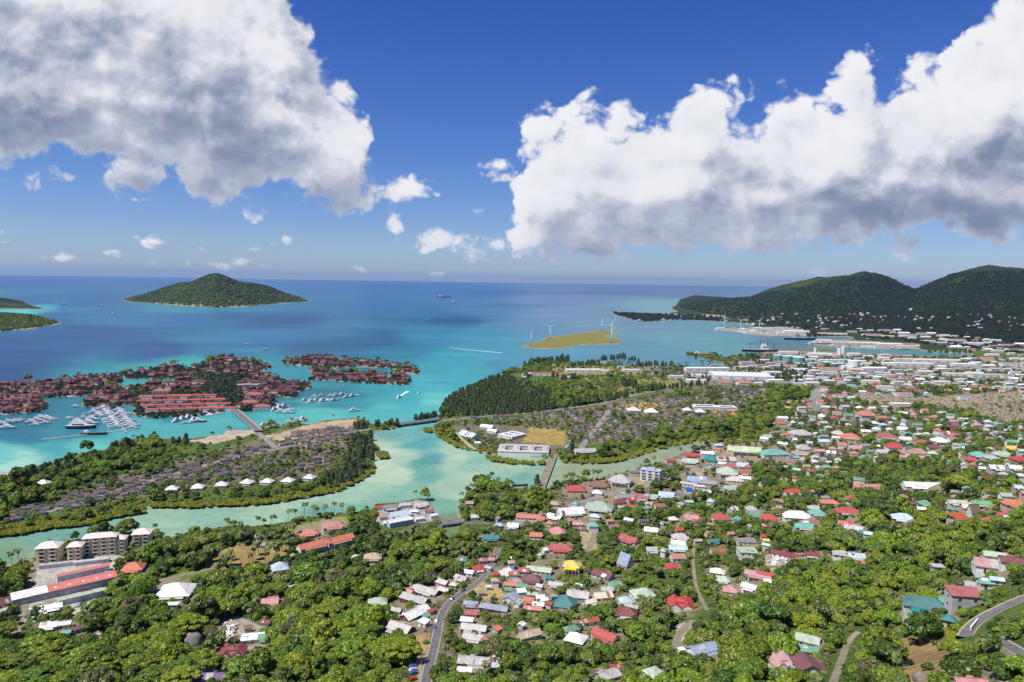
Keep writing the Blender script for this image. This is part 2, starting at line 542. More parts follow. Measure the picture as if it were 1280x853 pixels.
def noisy(name, c1, c2, scale=0.6, rough=0.7, detail=5, bump=0.0, bscale=6.0, spec=0.3, stretch=(1, 1, 1), rnd=0.0):
    mt = mat(name, c1, rough, spec); nt = mt.node_tree; b = nt.nodes['Principled BSDF']
    t = nt.nodes.new('ShaderNodeTexCoord'); mp = nt.nodes.new('ShaderNodeMapping'); mp.inputs['Scale'].default_value = stretch
    nt.links.new(t.outputs['Object'], mp.inputs[0])
    f = noise(nt, mp.outputs[0], scale, detail, 0.6).sstep(0.35, 0.68)
    c = mixc(nt, f, c1, c2)
    if rnd:
        oi = nt.nodes.new('ShaderNodeObjectInfo'); h = nt.nodes.new('ShaderNodeHueSaturation')
        rv = V(nt, oi.outputs['Random'])
        nt.links.new((rv * rnd + (1 - rnd / 2)).s, h.inputs['Value']); nt.links.new(c, h.inputs['Color']); c = h.outputs[0]
    nt.links.new(c, b.inputs['Base Color'])
    if bump:
        bp = nt.nodes.new('ShaderNodeBump'); bp.inputs['Strength'].default_value = bump; bp.inputs['Distance'].default_value = 0.2
        nt.links.new(noise(nt, mp.outputs[0], bscale, 4).s, bp.inputs['Height']); nt.links.new(bp.outputs[0], b.inputs['Normal'])
    return mt

# smooth value noise in numpy
_T = RNG.random((256, 256))
def vnoise(x, y):
    xi, yi = np.floor(x).astype(int), np.floor(y).astype(int); fx, fy = x - xi, y - yi
    fx, fy = fx * fx * (3 - 2 * fx), fy * fy * (3 - 2 * fy)
    g = lambda i, j: _T[i % 256, j % 256]
    return (g(xi, yi) * (1 - fx) + g(xi + 1, yi) * fx) * (1 - fy) + (g(xi, yi + 1) * (1 - fx) + g(xi + 1, yi + 1) * fx) * fy
def fbm(x, y, o=4):
    s, a, t = 0, 0.5, 0
    for i in range(o):
        s = s + a * vnoise(x * 2 ** i + 17.3 * i, y * 2 ** i + 5.1 * i); t += a; a *= 0.5
    return s / t
def sstep(a, b, x):
    t = np.clip((x - a) / (b - a), 0, 1); return t * t * (3 - 2 * t)

# ------------------------------------------------------------------ the lie of the land
def depth0(px, py):                                       # depth at which the view through a pixel meets sea level
    d = ray(px, py); return CAM_H * d[..., 1] / np.maximum(-d[..., 2], 1e-4)
class Hill:
    def __init__(s, sky_, base, kr, kb, rough=0.15, p=0.85):
        u = np.array(sky_, float); d = ray(u[:, 0], u[:, 1]); s.t = d[:, 0] / d[:, 1]; s.sl = d[:, 2] / d[:, 1]
        b = np.array(base, float); d = ray(b[:, 0], b[:, 1]); s.bt = d[:, 0] / d[:, 1]; s.bd = depth0(b[:, 0], b[:, 1])
        s.kr, s.kb, s.rough, s.p = kr, kb, rough, p
    def h(s, x, y):
        y = np.maximum(y, 1.0); t = x / y
        yf = np.interp(t, s.bt, s.bd); yr = yf * s.kr; yb = yf * s.kb
        H = np.interp(t, s.t, s.sl, left=-1, right=s.sl[-1]) * yr + CAM_H
        q = np.clip((y - yf) / (yr - yf), 0, 1)
        L = yf * 0.09
        gul = (fbm(x / L + 3, y / L * 0.55, 5) - 0.5)
        up = np.clip(q ** s.p + gul * 0.95 * q * (1 - q) * 1.6, 0, 1.1); dn = 1 - sstep(0, 1, (y - yr) / (yb - yr))
        n = 1 + s.rough * (fbm(x / (L * .5), y / (L * .5), 4) - 0.5)
        return np.where(y > yr, dn, up * up * (3 - 2 * np.minimum(up, 1.0))**0.5 if False else up) * np.maximum(H, 0) * n * (y > yf)
HILLS = [
 Hill([(148,378),(160,374),(185,366),(205,358.5),(225,352.5),(240,352),(252,346.5),(262,342.5),(272,341.2),(285,345),(300,351.5),(320,354),(340,359),(355,366),(370,371),(388,377)],
      [(148,376),(165,378.5),(200,380),(228,383),(270,385),(310,384),(345,380),(390,377)], 1.16, 1.4),
 Hill([(-80,366),(-30,368),(0,371),(20,374),(40,379),(54,386)], [(-80,388),(54,387)], 1.2, 1.4),
 Hill([(-80,388),(-30,390),(0,391.5),(20,392),(45,393.5),(65,398),(77,405)], [(-80,424),(0,415),(40,412),(60,408),(78,404)], 1.15, 1.35),
 Hill([(836,386),(842,380),(852,375),(868,369.5),(890,371),(915,373),(940,370),(960,362),(980,357),(1022,347),(1060,345),(1080,340),(1095,341),(1115,349),(1140,360),(1165,366),(1200,380)],
      [(836,386),(846,389),(870,392),(910,396),(960,401),(1040,408),(1120,412),(1200,415)], 1.45, 1.9),
 Hill([(1010,400),(1045,385),(1075,377),(1100,374),(1125,368),(1157,357),(1185,346),(1215,335),(1235,333),(1260,335),(1290,340),(1340,350),(1420,360)],
      [(1010,413),(1060,415),(1100,418),(1160,421),(1220,425),(1290,431),(1420,440)], 1.75, 2.4),
]
def near_hill(x, y):
    q = x - 100.0
    foot = 640 + 0.4 * np.minimum(x, 0) + 1.1 * 0.5 * (q + np.sqrt(q * q + 50.0 ** 2)) - 10
    t = np.maximum(foot - y, 0)
    h = np.where(t < 480, 0.0005 * t * t, 115.2 + 0.48 * (t - 480))
    h = np.where(h > 130, 130 + 45 * np.tanh((h - 130) / 45), h)
    w = sstep(0, 60, h)
    return h + w * 4.5 * (fbm(x / 70 + 9, y / 70, 3) - 0.5) * 2
def height(x, y):
    x = np.asarray(x, float); y = np.asarray(y, float)
    h = near_hill(x, y); f = y > 2200
    if f.any():
        x1, y1 = np.atleast_1d(x)[np.atleast_1d(f)], np.atleast_1d(y)[np.atleast_1d(f)]; q = np.zeros(x1.shape)
        for k in HILLS: q = np.maximum(q, k.h(x1, y1))
        h = np.atleast_1d(np.array(h)); h[np.atleast_1d(f)] = np.maximum(h[np.atleast_1d(f)], q); h = h.reshape(x.shape)
    return h + 1.6
_TS = 120.0 * 1.013 ** np.arange(375)
def hit(px, py, dz=0.0):                                  # where the view through pixels meets the land (raised by dz)
    px = np.atleast_1d(np.asarray(px, float)); py = np.atleast_1d(np.asarray(py, float)); dz = np.broadcast_to(dz, px.shape)
    out = np.zeros((len(px), 3))
    for c in range(0, len(px), 400):
        d = ray(px[c:c + 400], py[c:c + 400]); e = dz[c:c + 400]
        tmax = np.minimum(15000.0, np.where(d[:, 2] < -0.115, 2100.0, 15000.0).max())
        ts = _TS[_TS < tmax * 1.02]; lo = np.zeros(len(d)); hi = np.zeros(len(d))
        T = np.broadcast_to(ts, (len(d), len(ts)))
        for it in range(2):
            b = CAM_H + d[:, 2:3] * T <= height(d[:, 0:1] * T, d[:, 1:2] * T) + e[:, None]
            b[:, -1] = True; k = b.argmax(1); r = np.arange(len(d))
            hi = T[r, k]; lo = T[r, np.maximum(k - 1, 0)]
            T = lo[:, None] + (hi - lo)[:, None] * np.linspace(0, 1, 40)[None]
        x, y = d[:, 0] * hi, d[:, 1] * hi
        out[c:c + 400] = np.stack([x, y, height(x, y)], 1)
    return out
def hit1(px, py, dz=0.0): return Vector(hit([px], [py], dz)[0])
def sea(px, py):
    d = ray(px, py); t = CAM_H / np.maximum(-d[..., 2], 1e-4); return d[..., 0] * t, d[..., 1] * t

def inside(poly, X, Y):
    p = np.array(poly, float); res = np.zeros(X.shape, bool); n = len(p)
    x0, y0 = p.min(0); x1, y1 = p.max(0)
    sel = (X >= x0) & (X <= x1) & (Y >= y0) & (Y <= y1)
    xs, ys = X[sel], Y[sel]; r = np.zeros(xs.shape, bool)
    for i in range(n):
        (ax, ay), (bx, by) = p[i], p[i - 1]
        if ay == by: continue
        c = ((ay > ys) != (by > ys)) & (xs < (bx - ax) * (ys - ay) / (by - ay) + ax); r ^= c
    res[sel] = r; return res

# coastlines, traced on the photograph and laid on sea level
LANDS = {
 'peninsula': [(-60,594),(0,592),(24,589),(60,580),(100,568),(135,562),(137,555),(150,551),(185,548),(232,550),(258,546),(278,544),(284,537),(309,539),(325,531),(353,533),(362,528),(387,531),(405,526),(444,523),(458,525),(466,531),(500,531),(500,535),(470,541),(463,544),(467,557),(469,570),(468,577),(467,586),(449,600),(423,612),(397,617),(348,626),(320,629),(300,629),(240,633),(211,635),(186,631),(178,641),(165,646),(139,646),(113,654),(64,659),(26,666),(0,668),(-60,676)],
 'mid': [(546,524),(548,521),(551,508),(556,500),(575,490),(610,476),(640,463),(648,460),(658,456),(684,451),(717,453),(795,456),(841,460),(867,461),(905,462),(903,455),(872,447),(859,445),(861,441),(885,440),(905,448),(935,447),(960,438),(985,438),(1017,435),(1035,436),(1060,441),(1092,442),(1160,445),(1210,446),(1216,443),(1160,440),(1147,437),(1100,436.5),(1060,435.5),(1022,433),(1012,428),(1018,425.5),(1060,424.5),(1066,423),(1060,421.5),(1010,420.5),(960,420.5),(930,417.5),(915,415),(892,413),(891,411),(905,409.5),(940,409),(940,406),(905,402.5),(870,401),(850,398),(825,402.5),(806,402),(795,401),(780,397),(765,393),(764,391),(785,390.5),(830,392),(846,390),(838,386),(850,376),(1500,376),(1700,900),(1700,1100),(-600,1100),(-600,712),(-60,712),(0,712),(40,703),(50,684),(110,673),(150,668),(197,663),(205,675),(240,666),(290,658),(320,659),(346,656),(385,648),(431,643),(466,638),(468,631),(500,629),(521,624),(536,626),(545,642),(552,651),(553,660),(548,664),(556,690),(563,694),(570,672),(577,660),(577,653),(570,644),(576,628),(583,616),(614,600),(640,611),(660,612),(673,609),(686,612),(702,603),(748,598),(790,588),(800,584),(831,577),(846,570),(875,560),(895,553),(897,548),(889,545),(851,554),(813,562),(784,568),(769,575),(730,577),(702,576),(692,571),(672,572),(640,570),(610,568),(593,563),(578,553),(572,556),(556,550),(544,543),(541,534),(546,531)],
 'sainte': [(152,375),(165,378.5),(200,380),(228,383),(270,385),(310,384),(345,380),(387,377.5),(388,375.5),(375,373),(165,371.5),(154,373)],
 'low_far': [(-80,380),(-80,388),(0,387),(54,387),(54,385),(30,380)],
 'low_near': [(-80,404),(-80,424),(0,415),(40,412),(60,408),(77,404.5),(76,402),(40,402)],
 'turbine': [(649,433.5),(660,430),(677,426),(680,422),(715,418),(747,413.5),(762,413.5),(776,415),(774,417.5),(757,420.5),(760,422),(773,422),(777,427),(776,430.5),(750,431.5),(720,432.5),(712,436),(690,437),(665,436.5)],
 'e1': [(-60,484),(8,479),(50,477),(100,471),(140,469),(150,473),(153,479),(140,484),(100,488),(58,497),(0,494),(-60,494)],
 'e2': [(-60,496),(0,494.5),(50,496),(60,503),(58,510),(45,516),(0,518.5),(-60,520)],
 'e3': [(56,492),(100,486),(150,484),(190,478),(232,474),(262,470),(300,472),(322,466),(345,470),(352,474),(389,478),(388,486),(374,490),(371,497),(357,498),(348,494),(345,503),(340,509),(322,514),(300,514),(285,511),(275,516),(245,520),(200,523),(172,521),(165,516),(168,506),(160,504),(150,510),(130,511),(101,508),(104,500),(110,495),(60,498)],
 'e4': [(150,471),(168,465),(222,455),(232,461),(262,455),(266,449),(284,448),(320,452),(339,459),(330,463),(322,466),(300,472),(262,471),(237,472),(200,474),(160,474)],
 'e5': [(386,477),(392,466),(402,463),(425,468),(458,469),(463,465),(480,469),(485,472),(490,465),(506,468),(516,474),(515,477),(506,482),(470,480),(405,476)],
 'e6': [(351,455),(360,449),(397,445),(436,450),(475,452),(503,456),(521,459.5),(528,466),(521,469),(505,466),(485,461),(450,459),(415,460.5),(402,464),(390,468),(385,463),(392,459),(360,457)],
}
def land_mask(px, py):
    r = np.zeros(px.shape, bool)
    for p in LANDS.values(): r |= inside(p, px, py)
    r &= ~inside([(1008,514),(1007,500),(1014,491),(1026,485),(1036,483),(1030,492),(1024,500),(1028,507),(1031,514)], px, py)
    return r

# ground cover, also traced: (colour, polygon)
CONC, SANDC, DRY, DIRT, LAWN, SOIL = (.36,.34,.31), (.52,.45,.34), (.24,.22,.085), (.40,.29,.14), (.15,.20,.04), (.17,.15,.095)
YARD = (.23,.21,.175)
GROUND = [
 (SOIL, [(-20,660),(60,640),(110,632),(180,622),(250,612),(320,604),(400,594),(440,580),(450,545),(440,530),(350,538),(300,556),(240,570),(180,585),(120,603),(60,625),(-20,648)]),
 (SANDC, [(-60,602),(0,600),(26,596),(30,588),(-60,588)]),
 ((.44,.37,.27), [(236,552),(258,547),(284,538),(325,533),(328,540),(300,548),(262,555)]),
 ((.42,.33,.20), [(387,531),(405,527),(444,524),(447,530),(420,545),(350,552),(330,546)]),
 (DRY, [(690,455),(845,461),(870,470),(860,482),(760,500),(700,490),(690,470)]),
 (YARD, [(795,457),(905,462),(910,448),(960,440),(1010,438),(1092,443),(1215,447),(1300,446),(1300,462),(1100,470),(1060,482),(960,480),(860,478),(800,466)]),
 (YARD, [(1012,428),(1018,425.5),(1060,424.5),(1150,430),(1150,436),(1100,436.5),(1022,433)]),
 ((.30,.29,.27), [(892,413),(891,411),(1000,408),(1010,420.5),(960,420.5)]),
 ((.34,.30,.25), [(830,392),(905,394),(905,398),(830,396)]),
 (SOIL, [(570,531),(640,526),(715,513),(800,496),(870,480),(960,474),(975,500),(940,525),(880,529),(820,547),(720,558),(690,572),(610,564),(560,535)]),
 ((.36,.26,.085), [(663,534),(713,537.5),(704,557),(652,553)]),
 ((.40,.27,.09), [(770,508),(825,500),(832,506),(820,513),(775,516)]),
 ((.42,.24,.09), [(890,512),(925,512),(928,520),(890,524)]),
 ((.13,.13,.07), [(1000,474),(1280,462),(1320,560),(1180,590),(1060,575),(960,590),(900,560),(960,520),(990,510)]),
 ((.33,.27,.18), [(1040,497),(1090,490),(1140,497),(1300,488),(1300,530),(1255,532),(1220,515),(1150,507),(1090,505)]),
 (SOIL, [(690,612),(790,590),(890,556),(940,556),(940,600),(870,625),(760,640),(690,640)]),
 ((.42,.31,.15), [(787,597),(803,597),(812,607),(795,613),(783,606)]),
 ((.44,.37,.25), [(836,573),(850,574),(882,588),(880,598),(858,584)]),
 (SOIL, [(600,700),(690,700),(760,740),(700,765),(640,765),(590,765),(560,840),(545,840),(480,800),(520,720),(570,712)]),
 ((.46,.33,.13), [(582,742),(604,728),(626,737),(632,746),(622,752),(597,751)]),
 ((.44,.29,.13), [(516,792),(536,790),(538,808),(534,818),(521,815)]),
 ((.42,.33,.19), [(522,822),(545,800),(537,853),(520,853)]),
 ((.20,.22,.06), [(670,725),(690,720),(725,720),(715,740),(680,738)]),
 (LAWN, [(205,724),(215,717),(262,710),(270,716),(240,726),(210,728)]),
 ((.33,.24,.09), [(255,706),(270,690),(300,680),(350,676),(372,690),(360,702),(310,712),(275,714)]),
 ((.20,.24,.05), [(350,662),(400,650),(432,645),(440,660),(400,668),(370,668)]),
 (CONC, [(468,636),(521,625),(540,628),(551,651),(500,657),(470,656)]),
 ((.43,.40,.35), [(43,703),(100,692),(170,694),(150,704),(130,730),(90,760),(60,775),(35,765),(25,790),(20,788),(35,745),(40,725)]),
 ((.46,.42,.34), [(88,765),(118,748),(120,752),(102,772),(90,772)]),
 ((.30,.21,.09), [(1120,800),(1150,795),(1185,805),(1195,835),(1180,870),(1120,870),(1128,820)]),
 ((.20,.20,.06), [(1110,775),(1130,768),(1140,790),(1120,790)]),
 ((.42,.36,.25), [(958,690),(985,700),(990,715),(965,722),(950,705)]),
 ((.46,.42,.34), [(844,780),(868,776),(860,790),(850,808),(842,800)]),
 ((.42,.35,.2), [(720,648),(745,660),(748,690),(730,688),(722,668)]),
 ((.40,.35,.27), [(275,775),(300,770),(330,785),(330,810),(300,812),(270,800)]),
 ((.19,.185,.05), LANDS['turbine']),
]
FOREST = (.085, .125, .028)

# terrain sheet: columns fan out from behind the camera, rows follow the ground's slope away
def fan(ncol, tmax, Ys, off=400.0):
    t = np.linspace(-tmax, tmax, ncol); Yg, T = np.meshgrid(Ys, t, indexing='ij'); return T * (Yg + off), Yg
def rows(y0, y1, k):
    r = [y0]
    while r[-1] < y1:
        y = r[-1]; r.append(y + (5.0 if y < 250 else min(max(y * y / 202400.0 * k, 1.8), 34.0)))
    return np.array(r)
def grid_mesh(name, X, Y, Z, col, mt):
    n, c = X.shape; me = bpy.data.meshes.new(name)
    co = np.stack([X, Y, Z], -1).reshape(-1, 3).astype(np.float32)
    i = np.arange(n * c).reshape(n, c)
    q = np.stack([i[:-1, :-1], i[:-1, 1:], i[1:, 1:], i[1:, :-1]], -1).reshape(-1, 4).astype(np.int32)
    me.vertices.add(len(co)); me.vertices.foreach_set('co', co.ravel())
    me.loops.add(q.size); me.loops.foreach_set('vertex_index', q.ravel())
    me.polygons.add(len(q)); me.polygons.foreach_set('loop_start', np.arange(0, q.size, 4, dtype=np.int32))
    me.polygons.foreach_set('use_smooth', np.ones(len(q), bool))
    a = me.color_attributes.new('Cover', 'FLOAT_COLOR', 'POINT')
    cc = np.ones((len(co), 4), np.float32); cc[:, :3] = col.reshape(-1, 3); a.data.foreach_set('color', cc.ravel())
    me.materials.append(mt); me.update(calc_edges=True); return link(name, me)
def blur(a, k):
    for ax in (0, 1):
        for _ in range(k):
            b = np.roll(a, 1, ax); c = np.roll(a, -1, ax); a = (a * 2 + b + c) / 4
    return a

X, Y = fan(1150, 0.92, rows(-250.0, 14000.0, 0.9))
zz = height(X, Y)
PX, PY = project(X, Y, np.maximum(zz, 1.6)); PX0, PY0 = project(X, Y, np.zeros_like(X))
front_ = Y > 60
lm = np.where(front_, land_mask(PX0, np.where(PY0 > 1090, 1080, PY0)), True).astype(np.float32)
lm[(Y <= 200)] = 1
LM = blur(lm, 1)
cover = np.empty(X.shape + (3,), np.float32); cover[:] = FOREST
nz = fbm(X / 45, Y / 45, 4)
cover *= (0.75 + 0.6 * nz)[..., None]
hillsel = zz > 12
far = Y > 2300
fn = fbm(X / 160, Y / 160, 5)
fc_shaded = np.array([.019, .034, .015]) * (0.6 + 0.8 * fn)[..., None] + np.array([.022, .028, .004]) * sstep(.58, .75, fbm(X / 420 + 3, Y / 420, 4))[..., None]  # far hill cover, colour lowered to carry cloud shade like the crowns above
cover = np.where((far & hillsel)[..., None], fc_shaded, np.where((Y > 2600)[..., None], np.array([.035, .052, .02]) * (.7 + .6 * nz)[..., None], cover))
nj = (fbm(X / 9, Y / 9, 3) - 0.5) * 6 * np.clip(900 / np.maximum(Y, 200), 0.2, 1.5)
for c, p in GROUND:
    s = inside(p, PX + nj, PY + nj * 0.5) & front_
    cover = np.where(s[..., None], np.array(c) * (0.82 + 0.36 * fbm(X / 14, Y / 14, 3))[..., None], cover)
yn = fbm(X / 5 + 40, Y / 5, 3)
for hx, hy, hw in HLP:                                    # trodden yards around the houses
    if hw < 8: continue
    y_ = (np.abs(PX - hx) < hw * 1.1) & (np.abs(PY - hy - 3) < hw * .7)
    if not y_.any(): continue
    e = ((PX[y_] - hx) / (hw * .85)) ** 2 + ((PY[y_] - hy - hw * .10) / (hw * .45)) ** 2 + (yn[y_] - .5) * 1.6; e = np.clip((1.05 - e) * 3, 0, .85)[:, None]
    cover[y_] = cover[y_] * (1 - e) + np.array((.30, .245, .16)) * (.7 + .6 * yn[y_])[:, None] * e
eden = np.zeros(X.shape, bool)
for k in ('e1', 'e2', 'e3', 'e4', 'e5', 'e6'): eden |= inside(LANDS[k], PX0, PY0)
cover = np.where(eden[..., None], np.array([.055, .06, .03]) * (0.7 + 0.7 * nz)[..., None], cover)
beach = (LM < 0.98) & (LM > 0.35) & (Y < 9000)
cover = np.where(beach[..., None], np.array([.30, .27, .20]) * (0.6 + 0.6 * nz)[..., None], cover)
Z = -2.6 + (zz + 2.6) * sstep(0.25, 0.85, LM)

gm = mat('ground_cover', FOREST, 0.95, 0.1); nt = gm.node_tree; b = nt.nodes['Principled BSDF']
at = nt.nodes.new('ShaderNodeAttribute'); at.attribute_name = 'Cover'
ge = nt.nodes.new('ShaderNodeNewGeometry')
n1 = noise(nt, ge.outputs['Position'], 0.16, 6, 0.65); n2 = noise(nt, ge.outputs['Position'], 0.02, 6, 0.7)
hv = nt.nodes.new('ShaderNodeHueSaturation'); nt.links.new(at.outputs['Color'], hv.inputs['Color'])
nt.links.new((n1 * 0.9 + n2 * 0.9 + 0.12).s, hv.inputs['Value']); nt.links.new(hv.outputs[0], b.inputs['Base Color'])
bp = nt.nodes.new('ShaderNodeBump'); bp.inputs['Strength'].default_value = 1.0; bp.inputs['Distance'].default_value = 9.0
nt.links.new((noise(nt, ge.outputs['Position'], 0.030, 8, 0.72) + noise(nt, ge.outputs['Position'], 0.35, 3) * 0.04).s, bp.inputs['Height'])
nt.links.new(bp.outputs[0], b.inputs['Normal'])
terrain = tag(grid_mesh('terrain', X, Y, Z, cover, gm), kind='structure')

# ------------------------------------------------------------------ the sea
SEA = [(-60,356,44,96,172),(0,354,42,96,170),(200,354,44,100,172),(450,360,48,104,174),(600,366,58,116,178),(690,374,92,136,182),(780,362,84,122,172),(850,366,86,124,170),
 (-60,450,22,74,142),(0,400,38,100,164),(0,440,28,84,150),(100,420,34,90,156),(120,395,44,110,168),(200,440,30,86,152),(240,398,40,104,168),(280,425,44,118,172),(280,440,42,110,164),(350,400,36,92,156),(360,420,44,112,168),(450,385,46,106,168),
 (440,410,50,120,172),(470,425,38,96,152),(520,398,48,110,164),(560,402,42,100,154),(540,416,56,132,176),(600,420,66,150,182),(650,405,80,146,178),(620,388,72,130,176),(700,395,104,146,182),(760,392,108,150,180),(800,405,104,150,176),
 (400,435,36,100,154),(500,440,46,124,166),(560,450,60,156,184),(620,440,66,158,184),(640,455,60,150,180),(700,443,72,156,182),(760,440,80,152,176),(820,440,88,152,172),(850,425,98,162,176),(900,430,92,168,172),(880,410,98,158,172),(930,412,92,150,168),
 (560,480,66,172,190),(590,470,70,176,190),(530,515,74,184,192),(545,505,108,196,194),(510,500,60,170,186),(480,490,52,158,178),(470,515,70,182,188),(440,500,48,150,170),(420,494,38,134,158),(350,495,34,126,150),(330,500,36,126,148),(400,520,80,190,190),(360,520,70,180,184),(440,466,40,120,152),(380,461,44,140,168),
 (30,545,22,118,146),(100,520,24,122,150),(90,540,30,134,154),(200,515,32,136,156),(180,540,58,172,178),(260,528,66,176,180),(60,560,48,162,170),(0,570,90,190,184),(20,582,150,214,198),(100,560,76,182,178),(190,476,52,156,172),(20,525,24,112,142),(230,458,60,168,180),
 (480,560,172,206,178),(470,590,178,210,182),(500,600,174,208,180),(500,570,164,202,178),(505,545,110,184,174),(520,550,78,168,168),(530,575,80,164,160),(525,600,98,170,158),(510,620,120,180,158),(540,630,112,172,150),(560,610,150,192,164),(570,575,166,204,176),(560,560,150,196,172),(600,590,160,202,172),(590,577,130,186,168),(640,585,156,198,168),(625,600,112,176,160),(655,600,106,172,158),(670,585,140,188,160),(440,625,150,196,168),(380,632,158,200,170),(330,640,150,192,162),(270,650,130,180,158),(200,648,140,186,158),(120,660,110,168,152),(60,672,104,164,148),(0,690,112,160,132),(30,700,130,164,128),(450,640,116,176,156),(400,650,104,166,150),(480,640,120,176,152),
 (560,670,110,140,96),(560,685,92,112,80),(720,590,150,172,140),(760,590,150,174,142),(810,578,146,168,138),(860,560,140,162,134),(890,550,132,150,124),(1020,500,150,164,150),
 (1100,443,80,150,150),(1180,444,72,146,144),(980,428,84,136,150),(1040,421.5,84,138,150),(760,410,104,156,176),(300,392,38,98,164),(-30,470,22,76,140),(280,455,58,158,176),(52,386,84,170,192),(20,389,110,196,200),(88,387,52,120,174),(100,382,42,104,166),(40,377,40,98,165),(110,376,40,98,165),(8,386,104,186,198),(75,394,40,100,162),(240,386,64,140,176),(300,388,60,132,174),(860,388,110,176,176),(830,386,116,176,180)]
ys = rows(100.0, 9000.0, 2.6); ys = np.concatenate([ys, np.geomspace(ys[-1] * 1.04, 90000, 60)])
Xs, Ys = fan(520, 1.15, ys)
QX, QY = project(Xs, Ys, np.zeros_like(Xs))
cp = np.array(SEA, float); lc = np.array([lin(*c[2:]) for c in SEA])
QXw = QX + (fbm(Xs / 200, Ys / 70, 4) - .5) * 40 * np.clip(QY - 360, 8, 120) / 120; QYw = QY + (fbm(Xs / 160 + 8, Ys / 60, 4) - .5) * 22 * np.clip(QY - 360, 6, 160) / 160
wl_ = np.clip((QY - 470) / 80, 0, 1); QXw = QXw + (fbm(Xs / 45 + 5, Ys / 45, 4) - .5) * 30 * wl_; QYw = QYw + (fbm(Xs / 45, Ys / 45 + 9, 4) - .5) * 13 * wl_
f_ = np.clip((cp[:, 1:2] - 465) / 75, 0, 1); rt_ = np.clip((cp[:, 0:1] - 520) / 120, 0, 1); fr_ = np.array([.34, 1.06, .84]) * (1 - rt_) + np.array([.88, .86, .84]) * rt_; lc = lc * (fr_ * (1 - f_) + np.array([1.10, 1.0, .92]) * f_)
num = np.zeros(Xs.shape + (3,)); den = np.zeros(Xs.shape)
for (cx, cy_, *_r), c in zip(cp, lc):
    sy = 1.0 + 260.0 / max(cy_ - 330, 20)
    w = 1.0 / (((QXw - cx) ** 2 + ((QYw - cy_) * sy) ** 2) + 20) ** 2.5
    num += w[..., None] * c; den += w
scol = num / den[..., None]
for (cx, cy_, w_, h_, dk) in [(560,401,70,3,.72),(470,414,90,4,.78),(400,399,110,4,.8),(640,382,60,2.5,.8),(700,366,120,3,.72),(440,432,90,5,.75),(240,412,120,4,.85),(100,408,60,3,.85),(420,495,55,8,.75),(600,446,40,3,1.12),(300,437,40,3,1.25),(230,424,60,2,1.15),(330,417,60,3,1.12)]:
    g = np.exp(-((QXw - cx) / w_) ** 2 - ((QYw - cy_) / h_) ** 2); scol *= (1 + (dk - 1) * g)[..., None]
wm = mat('sea_water', (0.05, 0.3, 0.4), 0.36, 0.045); nt = wm.node_tree; b = nt.nodes['Principled BSDF']; b.inputs['IOR'].default_value = 1.33
at = nt.nodes.new('ShaderNodeAttribute'); at.attribute_name = 'Cover'
ge = nt.nodes.new('ShaderNodeNewGeometry')
mp = nt.nodes.new('ShaderNodeMapping'); mp.inputs['Scale'].default_value = (1, 2.6, 1); mp.inputs['Rotation'].default_value = (0, 0, 0.2); nt.links.new(ge.outputs['Position'], mp.inputs[0])
n1 = noise(nt, mp.outputs[0], 0.012, 7, 0.62, dist=0.6); n2 = noise(nt, mp.outputs[0], 0.0016, 5, 0.6, dist=0.4); n3 = noise(nt, mp.outputs[0], 0.12, 4, 0.6)
hv = nt.nodes.new('ShaderNodeHueSaturation'); nt.links.new(at.outputs['Color'], hv.inputs['Color']); hv.inputs['Saturation'].default_value = 0.90
nt.links.new(((n1 - 0.5) * 0.42 + (n2 - 0.5) * 0.40 + (n3 - 0.5) * 0.22 + WATER_GAIN).s, hv.inputs['Value']) if 'WATER_GAIN' in globals() else nt.links.new(((n1 - 0.5) * 0.42 + (n2 - 0.5) * 0.40 + (n3 - 0.5) * 0.46 + noise(nt, mp.outputs[0], 0.035, 6, 0.65, dist=1.2).sstep(0.56, 0.72) * -0.16 + 0.68).s, hv.inputs['Value'])
nt.links.new(hv.outputs[0], b.inputs['Base Color'])
bp = nt.nodes.new('ShaderNodeBump'); bp.inputs['Strength'].default_value = 0.5; bp.inputs['Distance'].default_value = 0.5
nt.links.new((noise(nt, mp.outputs[0], 0.25, 5, 0.6) + noise(nt, mp.outputs[0], 0.03, 3, 0.6) * 3.0).s, bp.inputs['Height']); nt.links.new(bp.outputs[0], b.inputs['Normal'])
water = tag(grid_mesh('sea', Xs, Ys, np.zeros_like(Xs), scol, wm), kind='structure')

# ------------------------------------------------------------------ the air
hz = mesh_of('haze', [(sx * 95000, sy, sz) for sz in (-4, 900) for sx, sy in ((-1, -1200), (1, -1200), (1, 95000), (-1, 95000))],
             [(0, 3, 2, 1), (4, 5, 6, 7), (0, 1, 5, 4), (1, 2, 6, 5), (2, 3, 7, 6), (3, 0, 4, 7)], [])
hm = bpy.data.materials.new('haze_air'); hm.use_nodes = True; nt = hm.node_tree; nt.nodes.clear()
pv = nt.nodes.new('ShaderNodeVolumePrincipled'); ho = nt.nodes.new('ShaderNodeOutputMaterial')
pv.inputs['Color'].default_value = (0.36, 0.58, 1.0, 1); pv.inputs['Density'].default_value = 0.0000125; pv.inputs['Anisotropy'].default_value = 0.2
nt.links.new(pv.outputs[0], ho.inputs['Volume'])
hz.materials.append(hm); haze = tag(link('haze', hz), kind='stuff')

